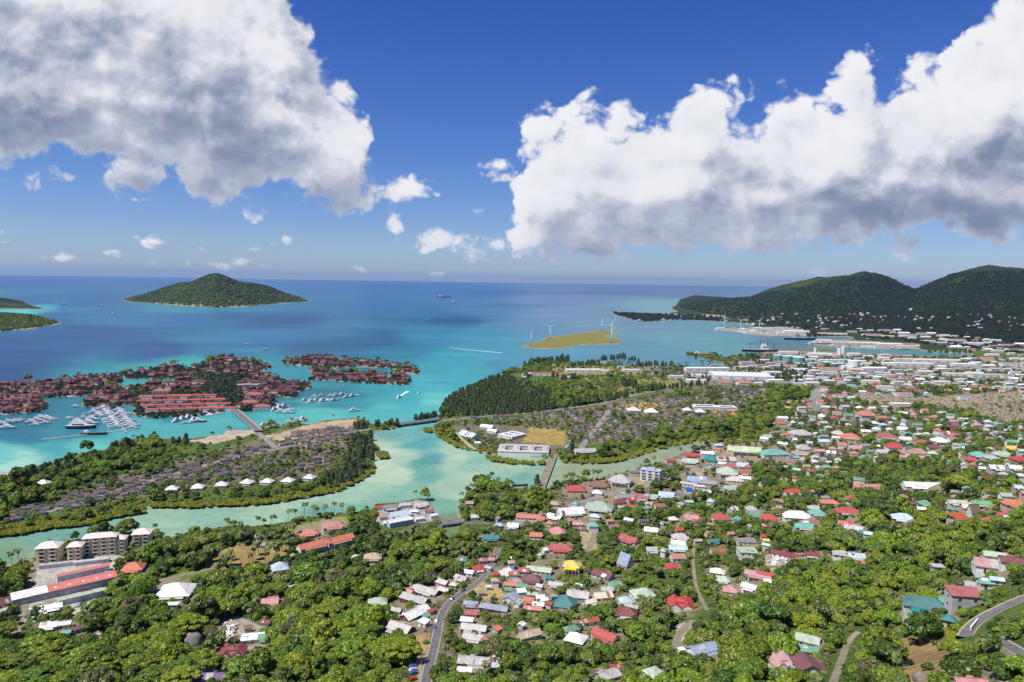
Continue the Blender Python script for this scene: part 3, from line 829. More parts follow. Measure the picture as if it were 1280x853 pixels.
# ------------------------------------------------------------------ labels: every thing says which one it is
LM = []                                                   # landmarks: (px, py, phrase, object)
ITEMS = []                                                # things waiting for a label
def landmark(px, py, phrase, o=None): LM.append((px, py, phrase, o))
def item(o, px, py, base, cat, group=None, share=0):
    o['category'] = cat
    if group: o['group'] = group
    ITEMS.append((o, px, py, base, share)); return o
ORD = ['', 'second', 'third', 'fourth', 'fifth', 'sixth', 'seventh', 'eighth', 'ninth', 'tenth', 'eleventh', 'twelfth', 'thirteenth', 'fourteenth', 'fifteenth', 'sixteenth', 'seventeenth', 'eighteenth', 'nineteenth']
TENS = ['', '', 'twenty', 'thirty', 'forty', 'fifty', 'sixty', 'seventy', 'eighty', 'ninety']
TENTH = ['', '', 'twentieth', 'thirtieth', 'fortieth', 'fiftieth', 'sixtieth', 'seventieth', 'eightieth', 'ninetieth']
def nth(i):                                               # 1-based ordinal word
    if i == 1: return 'first'
    if i < 20: return ORD[i - 1]
    return TENTH[i // 10] if i % 10 == 0 else TENS[i // 10] + '-' + nth(i % 10)
CARD = ['', 'one', 'two', 'three', 'four', 'five', 'six', 'seven', 'eight', 'nine', 'ten', 'eleven', 'twelve']
def rel_word(dx, dy):
    if abs(dx) > 1.15 * abs(dy): return 'right of' if dx > 0 else 'left of'
    return 'in front of' if dy > 0 else 'behind'
def label_all():
    keys = {}
    for o, px, py, base, share in ITEMS:
        c = sorted((math.hypot(px - x, (py - y) * 1.3), x, y, ph) for x, y, ph, lo in LM if lo is not o)
        d, x, y, ph = c[0]
        keys.setdefault((base, rel_word(px - x, py - y), ph), []).append((d, px, py, o, share))
    for (base, rl, ph), v in keys.items():
        v.sort(key=lambda q: q[0])
        for i, (d, px, py, o, share) in enumerate(v):
            if len(v) == 1: o['label'] = f'{base} {rl} {ph}'
            elif share and len(v) > share:
                o['label'] = f'{base} among its like {rl} {ph}' if share > 1 else f'{base} {rl} {ph}'
                o['group'] = f'{base.split(" with ")[0]}s {rl} {ph}'
            else:
                w = 'nearest' if i == 0 else f'{nth(i + 1)} nearest'
                o['label'] = f'{base} {rl} {ph}, {w}'

# ------------------------------------------------------------------ materials of houses
def roof_mat(name, c, c2=None, sheen=0.35):
    c2 = c2 or tuple(q * 0.62 + 0.02 for q in c)
    mt = mat('roof_' + name, c, 0.55, sheen); nt = mt.node_tree; b = nt.nodes['Principled BSDF']
    t = nt.nodes.new('ShaderNodeTexCoord'); oi = nt.nodes.new('ShaderNodeObjectInfo'); rv = V(nt, oi.outputs['Random'])
    ad = nt.nodes.new('ShaderNodeVectorMath'); ad.operation = 'ADD'; nt.links.new(t.outputs['Object'], ad.inputs[0])
    nt.links.new(vec(nt, rv * 90, rv * 37, 0.0), ad.inputs[1]); P = ad.outputs[0]
    mp = nt.nodes.new('ShaderNodeMapping'); mp.inputs['Scale'].default_value = (1.0, 0.16, 1); nt.links.new(P, mp.inputs[0])
    f = noise(nt, P, 0.35, 6, 0.65).sstep(0.42, 0.70); st = noise(nt, mp.outputs[0], 1.3, 4, 0.6).sstep(0.52, 0.72)
    col = mixc(nt, f * 0.95, c, c2)
    col = mixc(nt, st * 0.62, col, (0.17, 0.11, 0.075))
    h = nt.nodes.new('ShaderNodeHueSaturation'); nt.links.new(col, h.inputs['Color'])
    nt.links.new((rv * 0.30 + 0.84).s, h.inputs['Value']); nt.links.new((rv * 0.40 + 0.74).s, h.inputs['Saturation'])
    nt.links.new(h.outputs[0], b.inputs['Base Color'])
    w = nt.nodes.new('ShaderNodeTexWave'); w.bands_direction = 'X'; w.inputs['Scale'].default_value = 1.1; nt.links.new(t.outputs['Object'], w.inputs['Vector'])
    bp = nt.nodes.new('ShaderNodeBump'); bp.inputs['Strength'].default_value = 0.35; bp.inputs['Distance'].default_value = 0.08
    nt.links.new(w.outputs['Fac'], bp.inputs['Height']); nt.links.new(bp.outputs[0], b.inputs['Normal'])
    return mt
RC = {'white': (.74,.73,.70), 'cream': (.62,.55,.43), 'lightgrey': (.47,.45,.42), 'grey': (.27,.26,.25), 'darkgrey': (.13,.13,.14), 'steel': (.28,.34,.43),
      'red': (.42,.075,.065), 'maroon': (.20,.05,.055), 'coral': (.50,.19,.125), 'pink': (.52,.25,.24), 'green': (.13,.30,.19), 'palegreen': (.40,.49,.37), 'lime': (.44,.54,.32),
      'teal': (.03,.21,.20), 'aqua': (.16,.40,.34), 'paleblue': (.48,.60,.68), 'blue': (.03,.11,.50), 'yellow': (.72,.53,.02), 'brown': (.20,.115,.075), 'purple': (.13,.075,.15), 'rust': (.36,.10,.05), 'tan': (.42,.33,.23), 'brightgreen': (.10,.48,.13)}
ADJ = {'lightgrey': 'light grey', 'darkgrey': 'dark grey', 'steel': 'steel blue', 'palegreen': 'pale green', 'lime': 'lime green', 'aqua': 'aqua green', 'paleblue': 'pale blue', 'brightgreen': 'bright green', 'coral': 'coral red'}
RM = {k: roof_mat(k, v) for k, v in RC.items()}
RM['salmon'] = noisy('roof_salmon_sheet', (.55,.185,.15), (.46,.16,.13), .2, .6, 5, .3, 2.0)
WC = {'white': (.74,.73,.70), 'cream': (.66,.58,.43), 'pinkish': (.58,.38,.33), 'greyish': (.45,.44,.42), 'bluish': (.45,.55,.62), 'tanwall': (.80,.69,.50), 'greenish': (.52,.62,.48), 'redwall': (.36,.06,.05), 'maroonwall': (.17,.045,.04)}
WM = {k: noisy('wall_' + k, v, tuple(q * .78 for q in v), 0.5, 0.85, 4) for k, v in WC.items()}
GLASS = mat('window_glass', (.035,.045,.06), 0.08, 0.6); DOORM = noisy('door_wood', (.14,.07,.04), (.09,.045,.03), 2.0)
CONCM = noisy('concrete', (.42,.40,.37), (.30,.29,.27), 0.4, 0.9, 5); WHITEM = noisy('white_paint', (.78,.78,.76), (.66,.66,.64), 0.5, 0.45)
STEELM = mat('grey_steel', (.42,.43,.45), 0.4, 0.5, 0.4); DARKM = mat('dark_trim', (.05,.05,.055), 0.6)

class MB:
    def __init__(s): s.v, s.f, s.i = [], [], []
    def add(s, vs, fs, mi=0):
        o = len(s.v); s.v += [tuple(q) for q in vs]; s.f += [tuple(o + k for k in f) for f in fs]; s.i += [mi] * len(fs)
    def box(s, x0, x1, y0, y1, z0, z1, mi=0, rz=0.0, c=(0, 0)):
        vs = [(x, y, z) for z in (z0, z1) for x, y in ((x0, y0), (x1, y0), (x1, y1), (x0, y1))]
        if rz:
            ca, sa = math.cos(rz), math.sin(rz); vs = [(c[0] + (x - c[0]) * ca - (y - c[1]) * sa, c[1] + (x - c[0]) * sa + (y - c[1]) * ca, z) for x, y, z in vs]
        s.add(vs, [(0, 3, 2, 1), (4, 5, 6, 7), (0, 1, 5, 4), (1, 2, 6, 5), (2, 3, 7, 6), (3, 0, 4, 7)], mi)
    def tube(s, pts, rad, n=6, mi=0, cap=True):
        pts = [Vector(p) for p in pts]; rs = rad if isinstance(rad, (list, tuple)) else [rad] * len(pts); o = len(s.v); ref = Vector((0.31, 0.17, 0.93))
        for k, p in enumerate(pts):
            d = (pts[min(k + 1, len(pts) - 1)] - pts[max(k - 1, 0)]).normalized()
            a = d.cross(Vector((1, 0, 0)) if abs(d.x) < 0.8 else Vector((0, 1, 0))).normalized(); b = d.cross(a)
            for j in range(n):
                t = 2 * math.pi * j / n; s.v.append(tuple(p + (a * math.cos(t) + b * math.sin(t)) * rs[k]))
        for k in range(len(pts) - 1):
            for j in range(n):
                s.f.append((o + k * n + j, o + k * n + (j + 1) % n, o + (k + 1) * n + (j + 1) % n, o + (k + 1) * n + j)); s.i.append(mi)
        if cap:
            s.f.append(tuple(o + j for j in range(n - 1, -1, -1))); s.i.append(mi)
            s.f.append(tuple(o + (len(pts) - 1) * n + j for j in range(n))); s.i.append(mi)
    def lathe(s, prof, n=20, mi=0, c=(0, 0)):
        o = len(s.v)
        for r, z in prof:
            for j in range(n): t = 2 * math.pi * j / n; s.v.append((c[0] + r * math.cos(t), c[1] + r * math.sin(t), z))
        for k in range(len(prof) - 1):
            for j in range(n): s.f.append((o + k * n + j, o + k * n + (j + 1) % n, o + (k + 1) * n + (j + 1) % n, o + (k + 1) * n + j)); s.i.append(mi)
        s.f.append(tuple(o + (len(prof) - 1) * n + j for j in range(n))); s.i.append(mi)
    def gable(s, L, W, z, rise, oh=0.5, th=0.18, mi=0, cx=0.0, cy=0.0, ends=False):
        a, w = L / 2 + oh, W / 2 + oh; dz = rise * oh / (W / 2)
        for sg in (-1, 1):
            p = [(cx - a, cy + sg * w, z - dz), (cx + a, cy + sg * w, z - dz), (cx + a, cy, z + rise), (cx - a, cy, z + rise)]
            q = [(x, y, k + th) for x, y, k in p]
            f = [(0, 1, 2, 3), (7, 6, 5, 4), (0, 4, 5, 1), (1, 5, 6, 2), (2, 6, 7, 3), (3, 7, 4, 0)]
            s.add(p + q, f if sg > 0 else [k[::-1] for k in f], mi)
        s.box(cx - a - .02, cx + a + .02, cy - .16, cy + .16, z + rise + th * .6, z + rise + th + .07, mi)
    def hip(s, L, W, z, rise, oh=0.55, th=0.16, mi=0, cx=0.0, cy=0.0):
        a, w = L / 2 + oh, W / 2 + oh; r = max(a - w, 0.02); dz = rise * oh / (W / 2)
        lo = [(cx - a, cy - w, z - dz), (cx + a, cy - w, z - dz), (cx + a, cy + w, z - dz), (cx - a, cy + w, z - dz)]
        up = [(x, y, k + th) for x, y, k in lo]; rd = [(cx - r, cy, z + rise + th), (cx + r, cy, z + rise + th)]
        s.add(lo + up + rd, [(0, 3, 2, 1), (0, 1, 5, 4), (1, 2, 6, 5), (2, 3, 7, 6), (3, 0, 4, 7), (4, 5, 9, 8), (6, 7, 8, 9), (5, 6, 9), (7, 4, 8)], mi)
    def shed(s, L, W, z, rise, oh=0.4, th=0.15, mi=0, cx=0.0, cy=0.0):
        a, w = L / 2 + oh, W / 2 + oh
        p = [(cx - a, cy - w, z), (cx + a, cy - w, z), (cx + a, cy + w, z + rise), (cx - a, cy + w, z + rise)]; q = [(x, y, k + th) for x, y, k in p]
        s.add(p + q, [(0, 3, 2, 1), (4, 5, 6, 7), (0, 1, 5, 4), (1, 2, 6, 5), (2, 3, 7, 6), (3, 0, 4, 7)], mi)
    def build(s, name, mats, parent=None, loc=(0, 0, 0), rz=0.0, smooth=False):
        return link(name, mesh_of(name, s.v, s.f, mats, s.i, smooth), parent, loc, rz)

HOUSES = []                                               # (x, y, radius, px, py, wpx, depth) so that trees keep clear
def wall_ring(mb, L, W, h, gable_rise=0.0, mi=0, cx=0.0, cy=0.0, base=-2.5):
    a, w = L / 2, W / 2
    vs = [(cx - a, cy - w, base), (cx + a, cy - w, base), (cx + a, cy + w, base), (cx - a, cy + w, base), (cx - a, cy - w, h), (cx + a, cy - w, h), (cx + a, cy + w, h), (cx - a, cy + w, h)]
    fs = [(0, 1, 5, 4), (2, 3, 7, 6)]
    if gable_rise:
        vs += [(cx - a, cy, h + gable_rise), (cx + a, cy, h + gable_rise)]; fs += [(1, 2, 6, 9, 5), (3, 0, 4, 8, 7)]
    else: fs += [(1, 2, 6, 5), (3, 0, 4, 7), (4, 5, 6, 7)]
    mb.add(vs, fs, mi)
def windows(root, L, W, storeys, sh, dens=3.6, door=True, frame=None, cap=26):
    n = 0
    for k in range(storeys):
        z = k * sh + 1.0
        for side in range(4):
            ln = L if side < 2 else W; cnt = max(1, int(ln / dens))
            for j in range(cnt):
                if n >= cap: return
                c = (j + .5) / cnt * ln - ln / 2; isd = door and k == 0 and side == 0 and j == cnt // 2
                hw, z0, z1 = (.5, .02, 2.1) if isd else (.62, z, z + 1.15)
                mb = MB(); g = MB(); y = (W / 2 if side < 2 else L / 2); e = .05
                mb.box(c - hw, c + hw, y - .04, y + e, z0, z1, 0)
                rz = {0: math.pi, 1: 0.0, 2: -math.pi / 2, 3: math.pi / 2}[side]
                if isd: mb.build('door', DOORM, root, (0, 0, 0), rz)
                else:
                    mb = MB(); mb.box(c - hw - .1, c + hw + .1, y - .04, y + .06, z0 - .1, z1 + .1); fo = mb.build('window', WHITEM, root, (0, 0, 0), rz)
                    g.box(c - hw, c + hw, y + .02, y + .09, z0, z1); g.build('pane', GLASS, fo)
                n += 1
FORMN = {'gable': 'gabled', 'hip': 'hipped', 'pyr': 'pyramid', 'flat': 'flat', 'shed': 'lean-to', 'cross': 'many-gabled', 'afr': 'steep A-frame'}
def house(px, py, wpx, yaw, asp, rc, form='gable', wall=None, st=1, phrase=None, cat='house', base=None, detail=None, pitch=None, name=None, group=None, share=0, pt=None):
    sh = 2.9; yw = R(yaw); kk = abs(math.cos(yw)) + asp * abs(math.sin(yw))
    p = pt or hit1(px, py, 3.5 + 2.9 * (st - 1)); L = wpx * p.y / FPX / kk * 1.06
    W = L * min(1.0, asp * 1.14); h = sh * st; rise = (pitch or {'gable': .27, 'hip': .33, 'pyr': .36, 'flat': .04, 'shed': .20, 'cross': .30, 'afr': .85}[form]) * W
    rise = min(rise, 5.5 if form not in ('afr',) else 9)
    rad = 0.5 * math.hypot(L, W); HOUSES.append((p.x, p.y, rad, px, py, wpx, p.y))
    wall = wall or random.choice(['white', 'white', 'cream', 'greyish', 'white', 'pinkish', 'greenish', 'bluish'])
    big = (wpx >= 13) if detail is None else detail
    root = empty(name or cat.replace(' ', '_'), p, yw)
    wb = MB(); rb = MB()
    if form == 'flat':
        wall_ring(wb, L, W, h); rb.box(-L/2 - .4, L/2 + .4, -W/2 - .4, W/2 + .4, h + .01, h + .3)
        if wpx > 16:
            for q in range(4): x, y = random.uniform(-.35, .35) * L, random.uniform(-.3, .3) * W; rb.box(x - .9, x + .9, y - .7, y + .7, h + .3, h + 1.0)
    elif form in ('gable', 'afr'):
        wall_ring(wb, L, W, h, rise - .05); rb.gable(L, W, h, rise)
    elif form in ('hip', 'pyr'):
        wall_ring(wb, L, W, h); rb.hip(L, W if form == 'hip' else L, h, rise)
        if form == 'pyr': wb.v.clear(); wb.f.clear(); wb.i.clear(); wall_ring(wb, L, L, h); W = L
    elif form == 'shed':
        wall_ring(wb, L, W, h); rb.shed(L, W, h + .05, rise)
    elif form == 'cross':
        wall_ring(wb, L, W, h); wall_ring(wb, W * .8, L * .62, h + .3); rb.hip(L, W, h, rise)
        for sg in (-1, 1):
            x = sg * L * .24; w2 = W * .34
            bs = [(x - w2, -W * .62, h + .1), (x + w2, -W * .62, h + .1), (x, -W * .62, h + rise * .8), (x, W * .62, h + rise * .8), (x - w2, W * .62, h + .1), (x + w2, W * .62, h + .1)]
            rb.add(bs, [(0, 2, 3, 4), (2, 1, 5, 3)]); wb.add([(x - w2*.92, -W * .6, h), (x + w2*.92, -W * .6, h), (x, -W * .6, h + rise * .74)], [(0, 1, 2)])
            wb.add([(x - w2*.92, W * .6, h), (x + w2*.92, W * .6, h), (x, W * .6, h + rise * .74)], [(0, 2, 1)])
            wall_ring(wb, w2 * 1.8, W * 1.18, h + .05, cx=x)
        rb.hip(L * .3, W * .5, h + rise * .72, rise * .55, .3)
    wb.build('wall', WM[wall], root); ro = rb.build('roof', RM[rc], root)
    if big:
        windows(root, L, W, st, sh, 3.4 if wpx < 34 else 4.4)
        if form in ('gable', 'hip') and W > 5 and random.random() < .75 and wpx < 60:      # a veranda roof on posts along the downhill side
            vb = MB(); d = min(3.0, W * .35); vb.shed(L * .72, d, h - .95, .55, .1, .1, cy=-W / 2 - d / 2); vb.build('porch_roof', RM[random.choice([rc, rc, 'lightgrey'])], root)
            for j in range(4):
                pb = MB(); x = -L * .34 + j * L * .68 / 3; pb.box(x - .09, x + .09, -W/2 - d + .1, -W/2 - d + .28, -2.5, h - .92); pb.build('post', WHITEM, root)
        if wpx > 17 and form == 'gable' and random.random() < .5:
            tb = MB(); x = random.uniform(-.3, .3) * L; tb.box(x - .8, x + .8, W * .12, W * .3, h + rise * .30, h + rise * .72 + .5); tb.build('roof_vent', RM[rc], root)
    if form == 'gable' and wpx >= 11 and random.random() < .55:   # replaced roof sheets of another age
        for q in range(random.choice([1, 1, 2])):
            sg = random.choice((-1, -1, 1)); x0 = random.uniform(-.45, .2) * L; x1 = x0 + random.uniform(.12, .34) * L; t0, t1 = random.choice([(0, 1), (.1, .6), (.4, 1)]); t1 *= 1.06
            pb = MB(); zf = lambda t: h + rise * (1 - t) + .24
            pb.add([(x0, sg * W / 2 * t0, zf(t0)), (x1, sg * W / 2 * t0, zf(t0)), (x1, sg * W / 2 * t1, zf(t1)), (x0, sg * W / 2 * t1, zf(t1))], [(0, 1, 2, 3) if sg > 0 else (3, 2, 1, 0)])
            pb.build('roof_sheet', RM[random.choice(['white', 'lightgrey', 'lightgrey', 'rust', 'maroon', 'grey', 'cream'])], root)
    size = 'small' if L < 9 else ('large' if L > 19 else '')
    b = base or f'{size + " " if size else ""}{ADJ.get(rc, rc)} {FORMN[form]}-roofed {cat}'
    root['_sz'] = wpx
    item(root, px, py, b, cat, group, share)
    if phrase: landmark(px, py, phrase, root)
    return root

def hand_houses():
    for ln in HL.strip().splitlines():
        q = ln.split(); px, py, w, yaw, asp = map(float, q[:5]); rc = q[5].split('_')[-1]
        form = q[6]; wall = q[7] if len(q) > 7 else None; st = int(q[8]) if len(q) > 8 else 1
        house(px, py, w, yaw, asp, rc, form, wall, st, q[9].replace('_', ' ') if len(q) > 9 else None, cat='shed' if w < 10 else 'house')
hand_houses()

# more of the town on the flat to the right, smaller and farther
def town():
    pal = ['red', 'coral', 'coral', 'maroon', 'white', 'white', 'lightgrey', 'lightgrey', 'cream', 'palegreen', 'aqua', 'paleblue', 'grey', 'pink', 'tan', 'green', 'rust']
    n = 0; tries = 0
    keep = [(h[3], h[4], h[5]) for h in HOUSES]
    zones = [([(985,500),(1060,494),(1100,506),(1160,512),(1210,522),(1290,536),(1290,596),(1240,590),(1180,575),(1060,572),(1040,590),(985,590),(950,556),(985,540)], 165, 9.2),
             ([(1010,486),(1070,478),(1180,470),(1290,476),(1290,494),(1200,492),(1130,492),(1030,496)], 40, 7.5),
             ([(1020,590),(1290,596),(1290,625),(1100,620),(950,630),(950,600)], 22, 10.5),
             ([(690,620),(760,612),(860,612),(900,615),(830,640),(780,655),(700,675),(690,650)], 16, 10),
             ([(860,630),(960,610),(1000,630),(930,670),(860,700),(800,680)], 14, 10),
             ([(600,690),(700,690),(690,760),(600,770)], 12, 8)]
    for poly, want, wp in zones:
        p = np.array(poly); c = 0
        for _ in range(14000):
            if c >= want: break
            x, y = random.uniform(p[:, 0].min(), p[:, 0].max()), random.uniform(p[:, 1].min(), p[:, 1].max())
            if not inside(poly, np.array([x]), np.array([y]))[0]: continue
            w = wp * random.uniform(.8, 1.35)
            if any(abs(x - a) < (w + b) * .52 and abs(y - d) < (w + b) * .20 + .8 for a, d, b in keep): continue
            keep.append((x, y, w)); c += 1
            house(x, y, w, random.choice([-8, -15, 5, -30, 60, 10]), random.uniform(.5, .8), random.choice(pal), random.choice(['gable', 'gable', 'hip']), detail=False, st=random.choice([1, 1, 2]), cat='cottage')
town()

# ------------------------------------------------------------------ the white four-storey block, the apartments, the warehouse, the hotel
def block(px, py, wpx, yaw, asp, st, wallm, roofm, cat, base, phrase=None, hipr=False, name=None):
    yw = R(yaw); p = hit1(px, py, 2.9 * st); kk = abs(math.cos(yw)) + asp * abs(math.sin(yw))
    L = wpx * p.y / FPX / kk; W = L * asp; h = 3.1 * st
    HOUSES.append((p.x, p.y, .5 * math.hypot(L, W) + 2, px, py + 6, wpx * 1.1, p.y))
    root = empty(name or cat.replace(' ', '_'), p, yw)
    mb = MB(); wall_ring(mb, L, W, h); mb.build('wall', WM[wallm], root)
    rb = MB()
    if hipr: rb.hip(L, W, h, W * .28, .9, .25)
    else:
        rb.box(-L/2 - .5, L/2 + .5, -W/2 - .5, W/2 + .5, h + .01, h + .35); rb.box(-L*.2, L*.22, -W*.2, W*.2, h + .35, h + 2.2)
    rb.build('roof', roofm, root)
    for k in range(st):                                   # balconies and window bands, floor by floor
        z = k * 3.1; nb = max(2, int(L / 6))
        for j in range(nb):
            x = (j + .5) / nb * L - L / 2; bw = L / nb * .34
            bb = MB(); bb.box(x - bw, x + bw, -W/2 - 1.3, -W/2 - .01, z + .05, z + .22); bb.box(x - bw, x + bw, -W/2 - 1.3, -W/2 - 1.22, z + .22, z + 1.05); bb.build('balcony', WM[wallm], root)
            gb = MB(); gb.box(x - bw * .55, x + bw * .55, -W/2 - .05, -W/2 + .05, z + .3, z + 2.5); gb.build('window', GLASS, root)
        for j in range(max(1, int(W / 4.5))):
            y = (j + .5) / max(1, int(W / 4.5)) * W - W / 2
            for sg in (-1, 1):
                gb = MB(); gb.box(sg * L/2 - .05, sg * L/2 + .05, y - .8, y + .8, z + .9, z + 2.3); gb.build('window', GLASS, root)
    item(root, px, py, base, cat)
    if phrase: landmark(px, py, phrase, root)
    return root
PALER = noisy('pale_roof_tiles', (.70,.62,.55), (.58,.50,.45), 0.3, 0.7)
block(814, 588, 28, -24, .55, 4, 'white', noisy('pale_steel_roof', (.40,.47,.58), (.33,.38,.46), .3), 'building', 'white four-storey balconied block standing alone', 'the white four-storey block')
for i, (x, y, w, yaw, asp, st) in enumerate([(62,683,29,14,.75,4), (95,682,19,14,.9,4), (126,671,40,16,.36,5), (150,673,17,14,.9,4), (178,666,24,14,.8,4)]):
    block(x, y, w, yaw, asp, st, 'tanwall', PALER, 'apartment block', ['leftmost cream apartment block', 'narrow cream apartment block', 'longest cream apartment block', 'narrow cream apartment block', 'separate cream apartment block'][i], 'the cream apartment blocks' if i == 2 else None, True, 'apartment_block')
for i, (x, y, w) in enumerate([(391,680,36), (424,673,33)]):
    house(x, y, w, 42, .33, 'coral', 'gable', 'white', 2, 'the coral-roofed hotel wings' if i == 0 else None, cat='hotel wing', base='long coral-roofed hotel wing among trees')
def warehouse(px, py, wpx, yaw, asp, rm, wallm='white', h=7.0, ridges=1, base='', phrase=None, cat='warehouse', lights=0, half=None):
    yw = R(yaw); p = hit1(px, py, h); kk = abs(math.cos(yw)) + asp * abs(math.sin(yw)) * .9; L = wpx * p.y / FPX / kk; W = L * asp
    HOUSES.append((p.x, p.y, .5 * math.hypot(L, W), px, py, wpx, p.y))
    root = empty('warehouse', p, yw); mb = MB(); rb = MB(); w1 = W / ridges
    for k in range(ridges):
        cy = -W/2 + (k + .5) * w1; wall_ring(mb, L, w1, h, w1 * .10, cy=cy)
        if half: rb.gable(L * (1 - half), w1, h, w1 * .11, .3, .2, cx=L * half / 2, cy=cy)
        else: rb.gable(L, w1, h, w1 * .11, .3, .2, cy=cy)
    mb.build('wall', WM[wallm], root); rb.build('roof', RM[rm], root)
    if half:
        rb = MB(); rb.gable(L * half, w1, h, w1 * .11, .3, .2, cx=-L * (1 - half) / 2 - .4); rb.build('white_roof', RM['white'], root)
    for j in range(lights):
        sb = MB(); x = (-.5 + (half or 0) + (1 - (half or 0)) * (j + .5) / lights) * L; z = h + w1 * .11 * .5
        sb.add([(x - .7, -W * .30, z - w1*.11*.1 + .32), (x + .7, -W * .30, z - w1*.11*.1 + .32), (x + .7, -W * .2, z + w1*.11*.1 + .32), (x - .7, -W * .2, z + w1*.11*.1 + .32)], [(0, 1, 2, 3)]); sb.build('skylight', WHITEM, root)
    for j in range(5 if wpx > 30 else 2):
        db = MB(); n = 5 if wpx > 30 else 2; x = (j + .5) / n * L - L / 2; db.box(x - L * .03, x + L * .03, -W/2 - .06, -W/2 + .04, .05, h * .6); db.build('door', STEELM, root)
    item(root, px, py, base, cat)
    if phrase: landmark(px, py, phrase, root)
    return root
warehouse(82, 731, 102, 40, .22, 'salmon', 'greyish', 5, 1, 'long warehouse with white-ended coral red roof and skylights', 'the long red warehouse', lights=5, half=.33)
warehouse(104, 713, 50, 40, .16, 'salmon', 'white', 4.5, 1, 'thin coral red shed behind the long warehouse')
warehouse(103, 743, 46, 40, .16, 'palegreen', 'white', 4, 1, 'pale green low shed along the long warehouse')
warehouse(72, 704, 40, 22, .16, 'lightgrey', 'white', 3, 1, 'low grey carport between apartments and long warehouse', cat='carport')
warehouse(115, 700, 38, 22, .18, 'lightgrey', 'white', 3, 1, 'low grey carport nearer the coral hip roof', cat='carport')
warehouse(500, 650, 34, 32, .4, 'white', 'bluish', 5, 1, 'white main shed on the reclaimed quay', 'the white quay shed')
for x, y, w, yaw, c in [(500,642,27,28,'paleblue'), (485,652,13,20,'paleblue'), (488,633,20,20,'grey'), (506,630,14,22,'lightgrey'), (526,630,17,25,'lightgrey'), (473,633,9,10,'red'), (535,637,10,20,'red'), (542,643,10,30,'white'), (545,648,8,0,'maroon'), (478,645,10,30,'pink'), (518,638,8,0,'white'), (524,647,12,28,'white')]:
    house(x, y, w, yaw, .5, c, 'gable', 'white', 1, cat='shed', detail=w > 15)

# the school by the lagoon
def ring(px, py, wpx, yaw, asp, wing, rm, base, phrase=None, bars=1, cat='school'):
    yw = R(yaw); p = hit1(px, py, 5); L = wpx * p.y / FPX / (abs(math.cos(yw)) + asp * abs(math.sin(yw))); W = L * asp
    HOUSES.append((p.x, p.y, .5 * math.hypot(L, W), px, py, wpx, p.y))
    root = empty('school', p, yw); mb = MB()
    def bar(n, cx, cy, l, w, rz):
        wb = MB(); wall_ring(wb, l, w, 4.4, .1); wb.build('wall', WM['white'], root, (cx, cy, 0), rz)
        rb = MB(); rb.hip(l, w, 4.4, w * .16, .5); rb.build('roof', rm, root, (cx, cy, 0), rz)
    w = wing * W
    bar('n', 0, W/2 - w/2, L, w, 0); bar('s', 0, -W/2 + w/2, L, w, 0)
    for k in range(bars + 1):
        bar('c', -L/2 + w/2 + k * (L - w) / bars, 0, W - 2 * w - 1.0, w, math.pi / 2)
    item(root, px, py, base, cat)
    if phrase: landmark(px, py, phrase, root)
ring(655, 560, 66, -4, .62, .20, RM['lightgrey'], 'pale school ring with three courtyards', 'the ring-shaped school', 3)
ring(640, 542, 36, 50, .85, .19, RM['white'], 'white school wings round two inner courts', None, 2)
for x, y, w, yaw, asp, c in [(587,543,27,-52,.4,'paleblue'), (609,533,17,-20,.5,'white'), (616,538,14,-30,.5,'white'), (597,553,7,0,.6,'white'), (731,563,27,12,.35,'lightgrey'), (711,557,8,20,.7,'steel'), (560,541,8,0,.5,'cream')]:
    house(x, y, w, yaw, asp, c, 'gable', 'white', 1, cat='school hall', detail=w > 15)
ring(881, 507, 30, -2, .6, .2, RM['white'], 'white ring-shaped building with courts', 'the white ring-shaped building', 1, 'college')
ring(908, 508, 24, 3, .6, .22, RM['white'], 'smaller white ring building', None, 1, 'college')
for x, y, w, rc, f in [(859,512,11,'white','hip'), (875,514,12,'white','pyr'), (792,512,16,'white','hip'), (814,514,16,'white','hip'), (54,603,15,'white','hip'),]:
    house(x, y, w, 5, .7, rc, f, 'white', 1, cat='hall', detail=False)
for x, y in [(215,610), (247,608), (277,605), (309,602), (334,601), (360,600), (387,596)]:
    house(x, y, 15, -12 if x > 300 else 10, .75, 'white', 'hip', 'white', 1, cat='pavilion', base='bright white hipped pavilion', detail=False, name='pavilion')

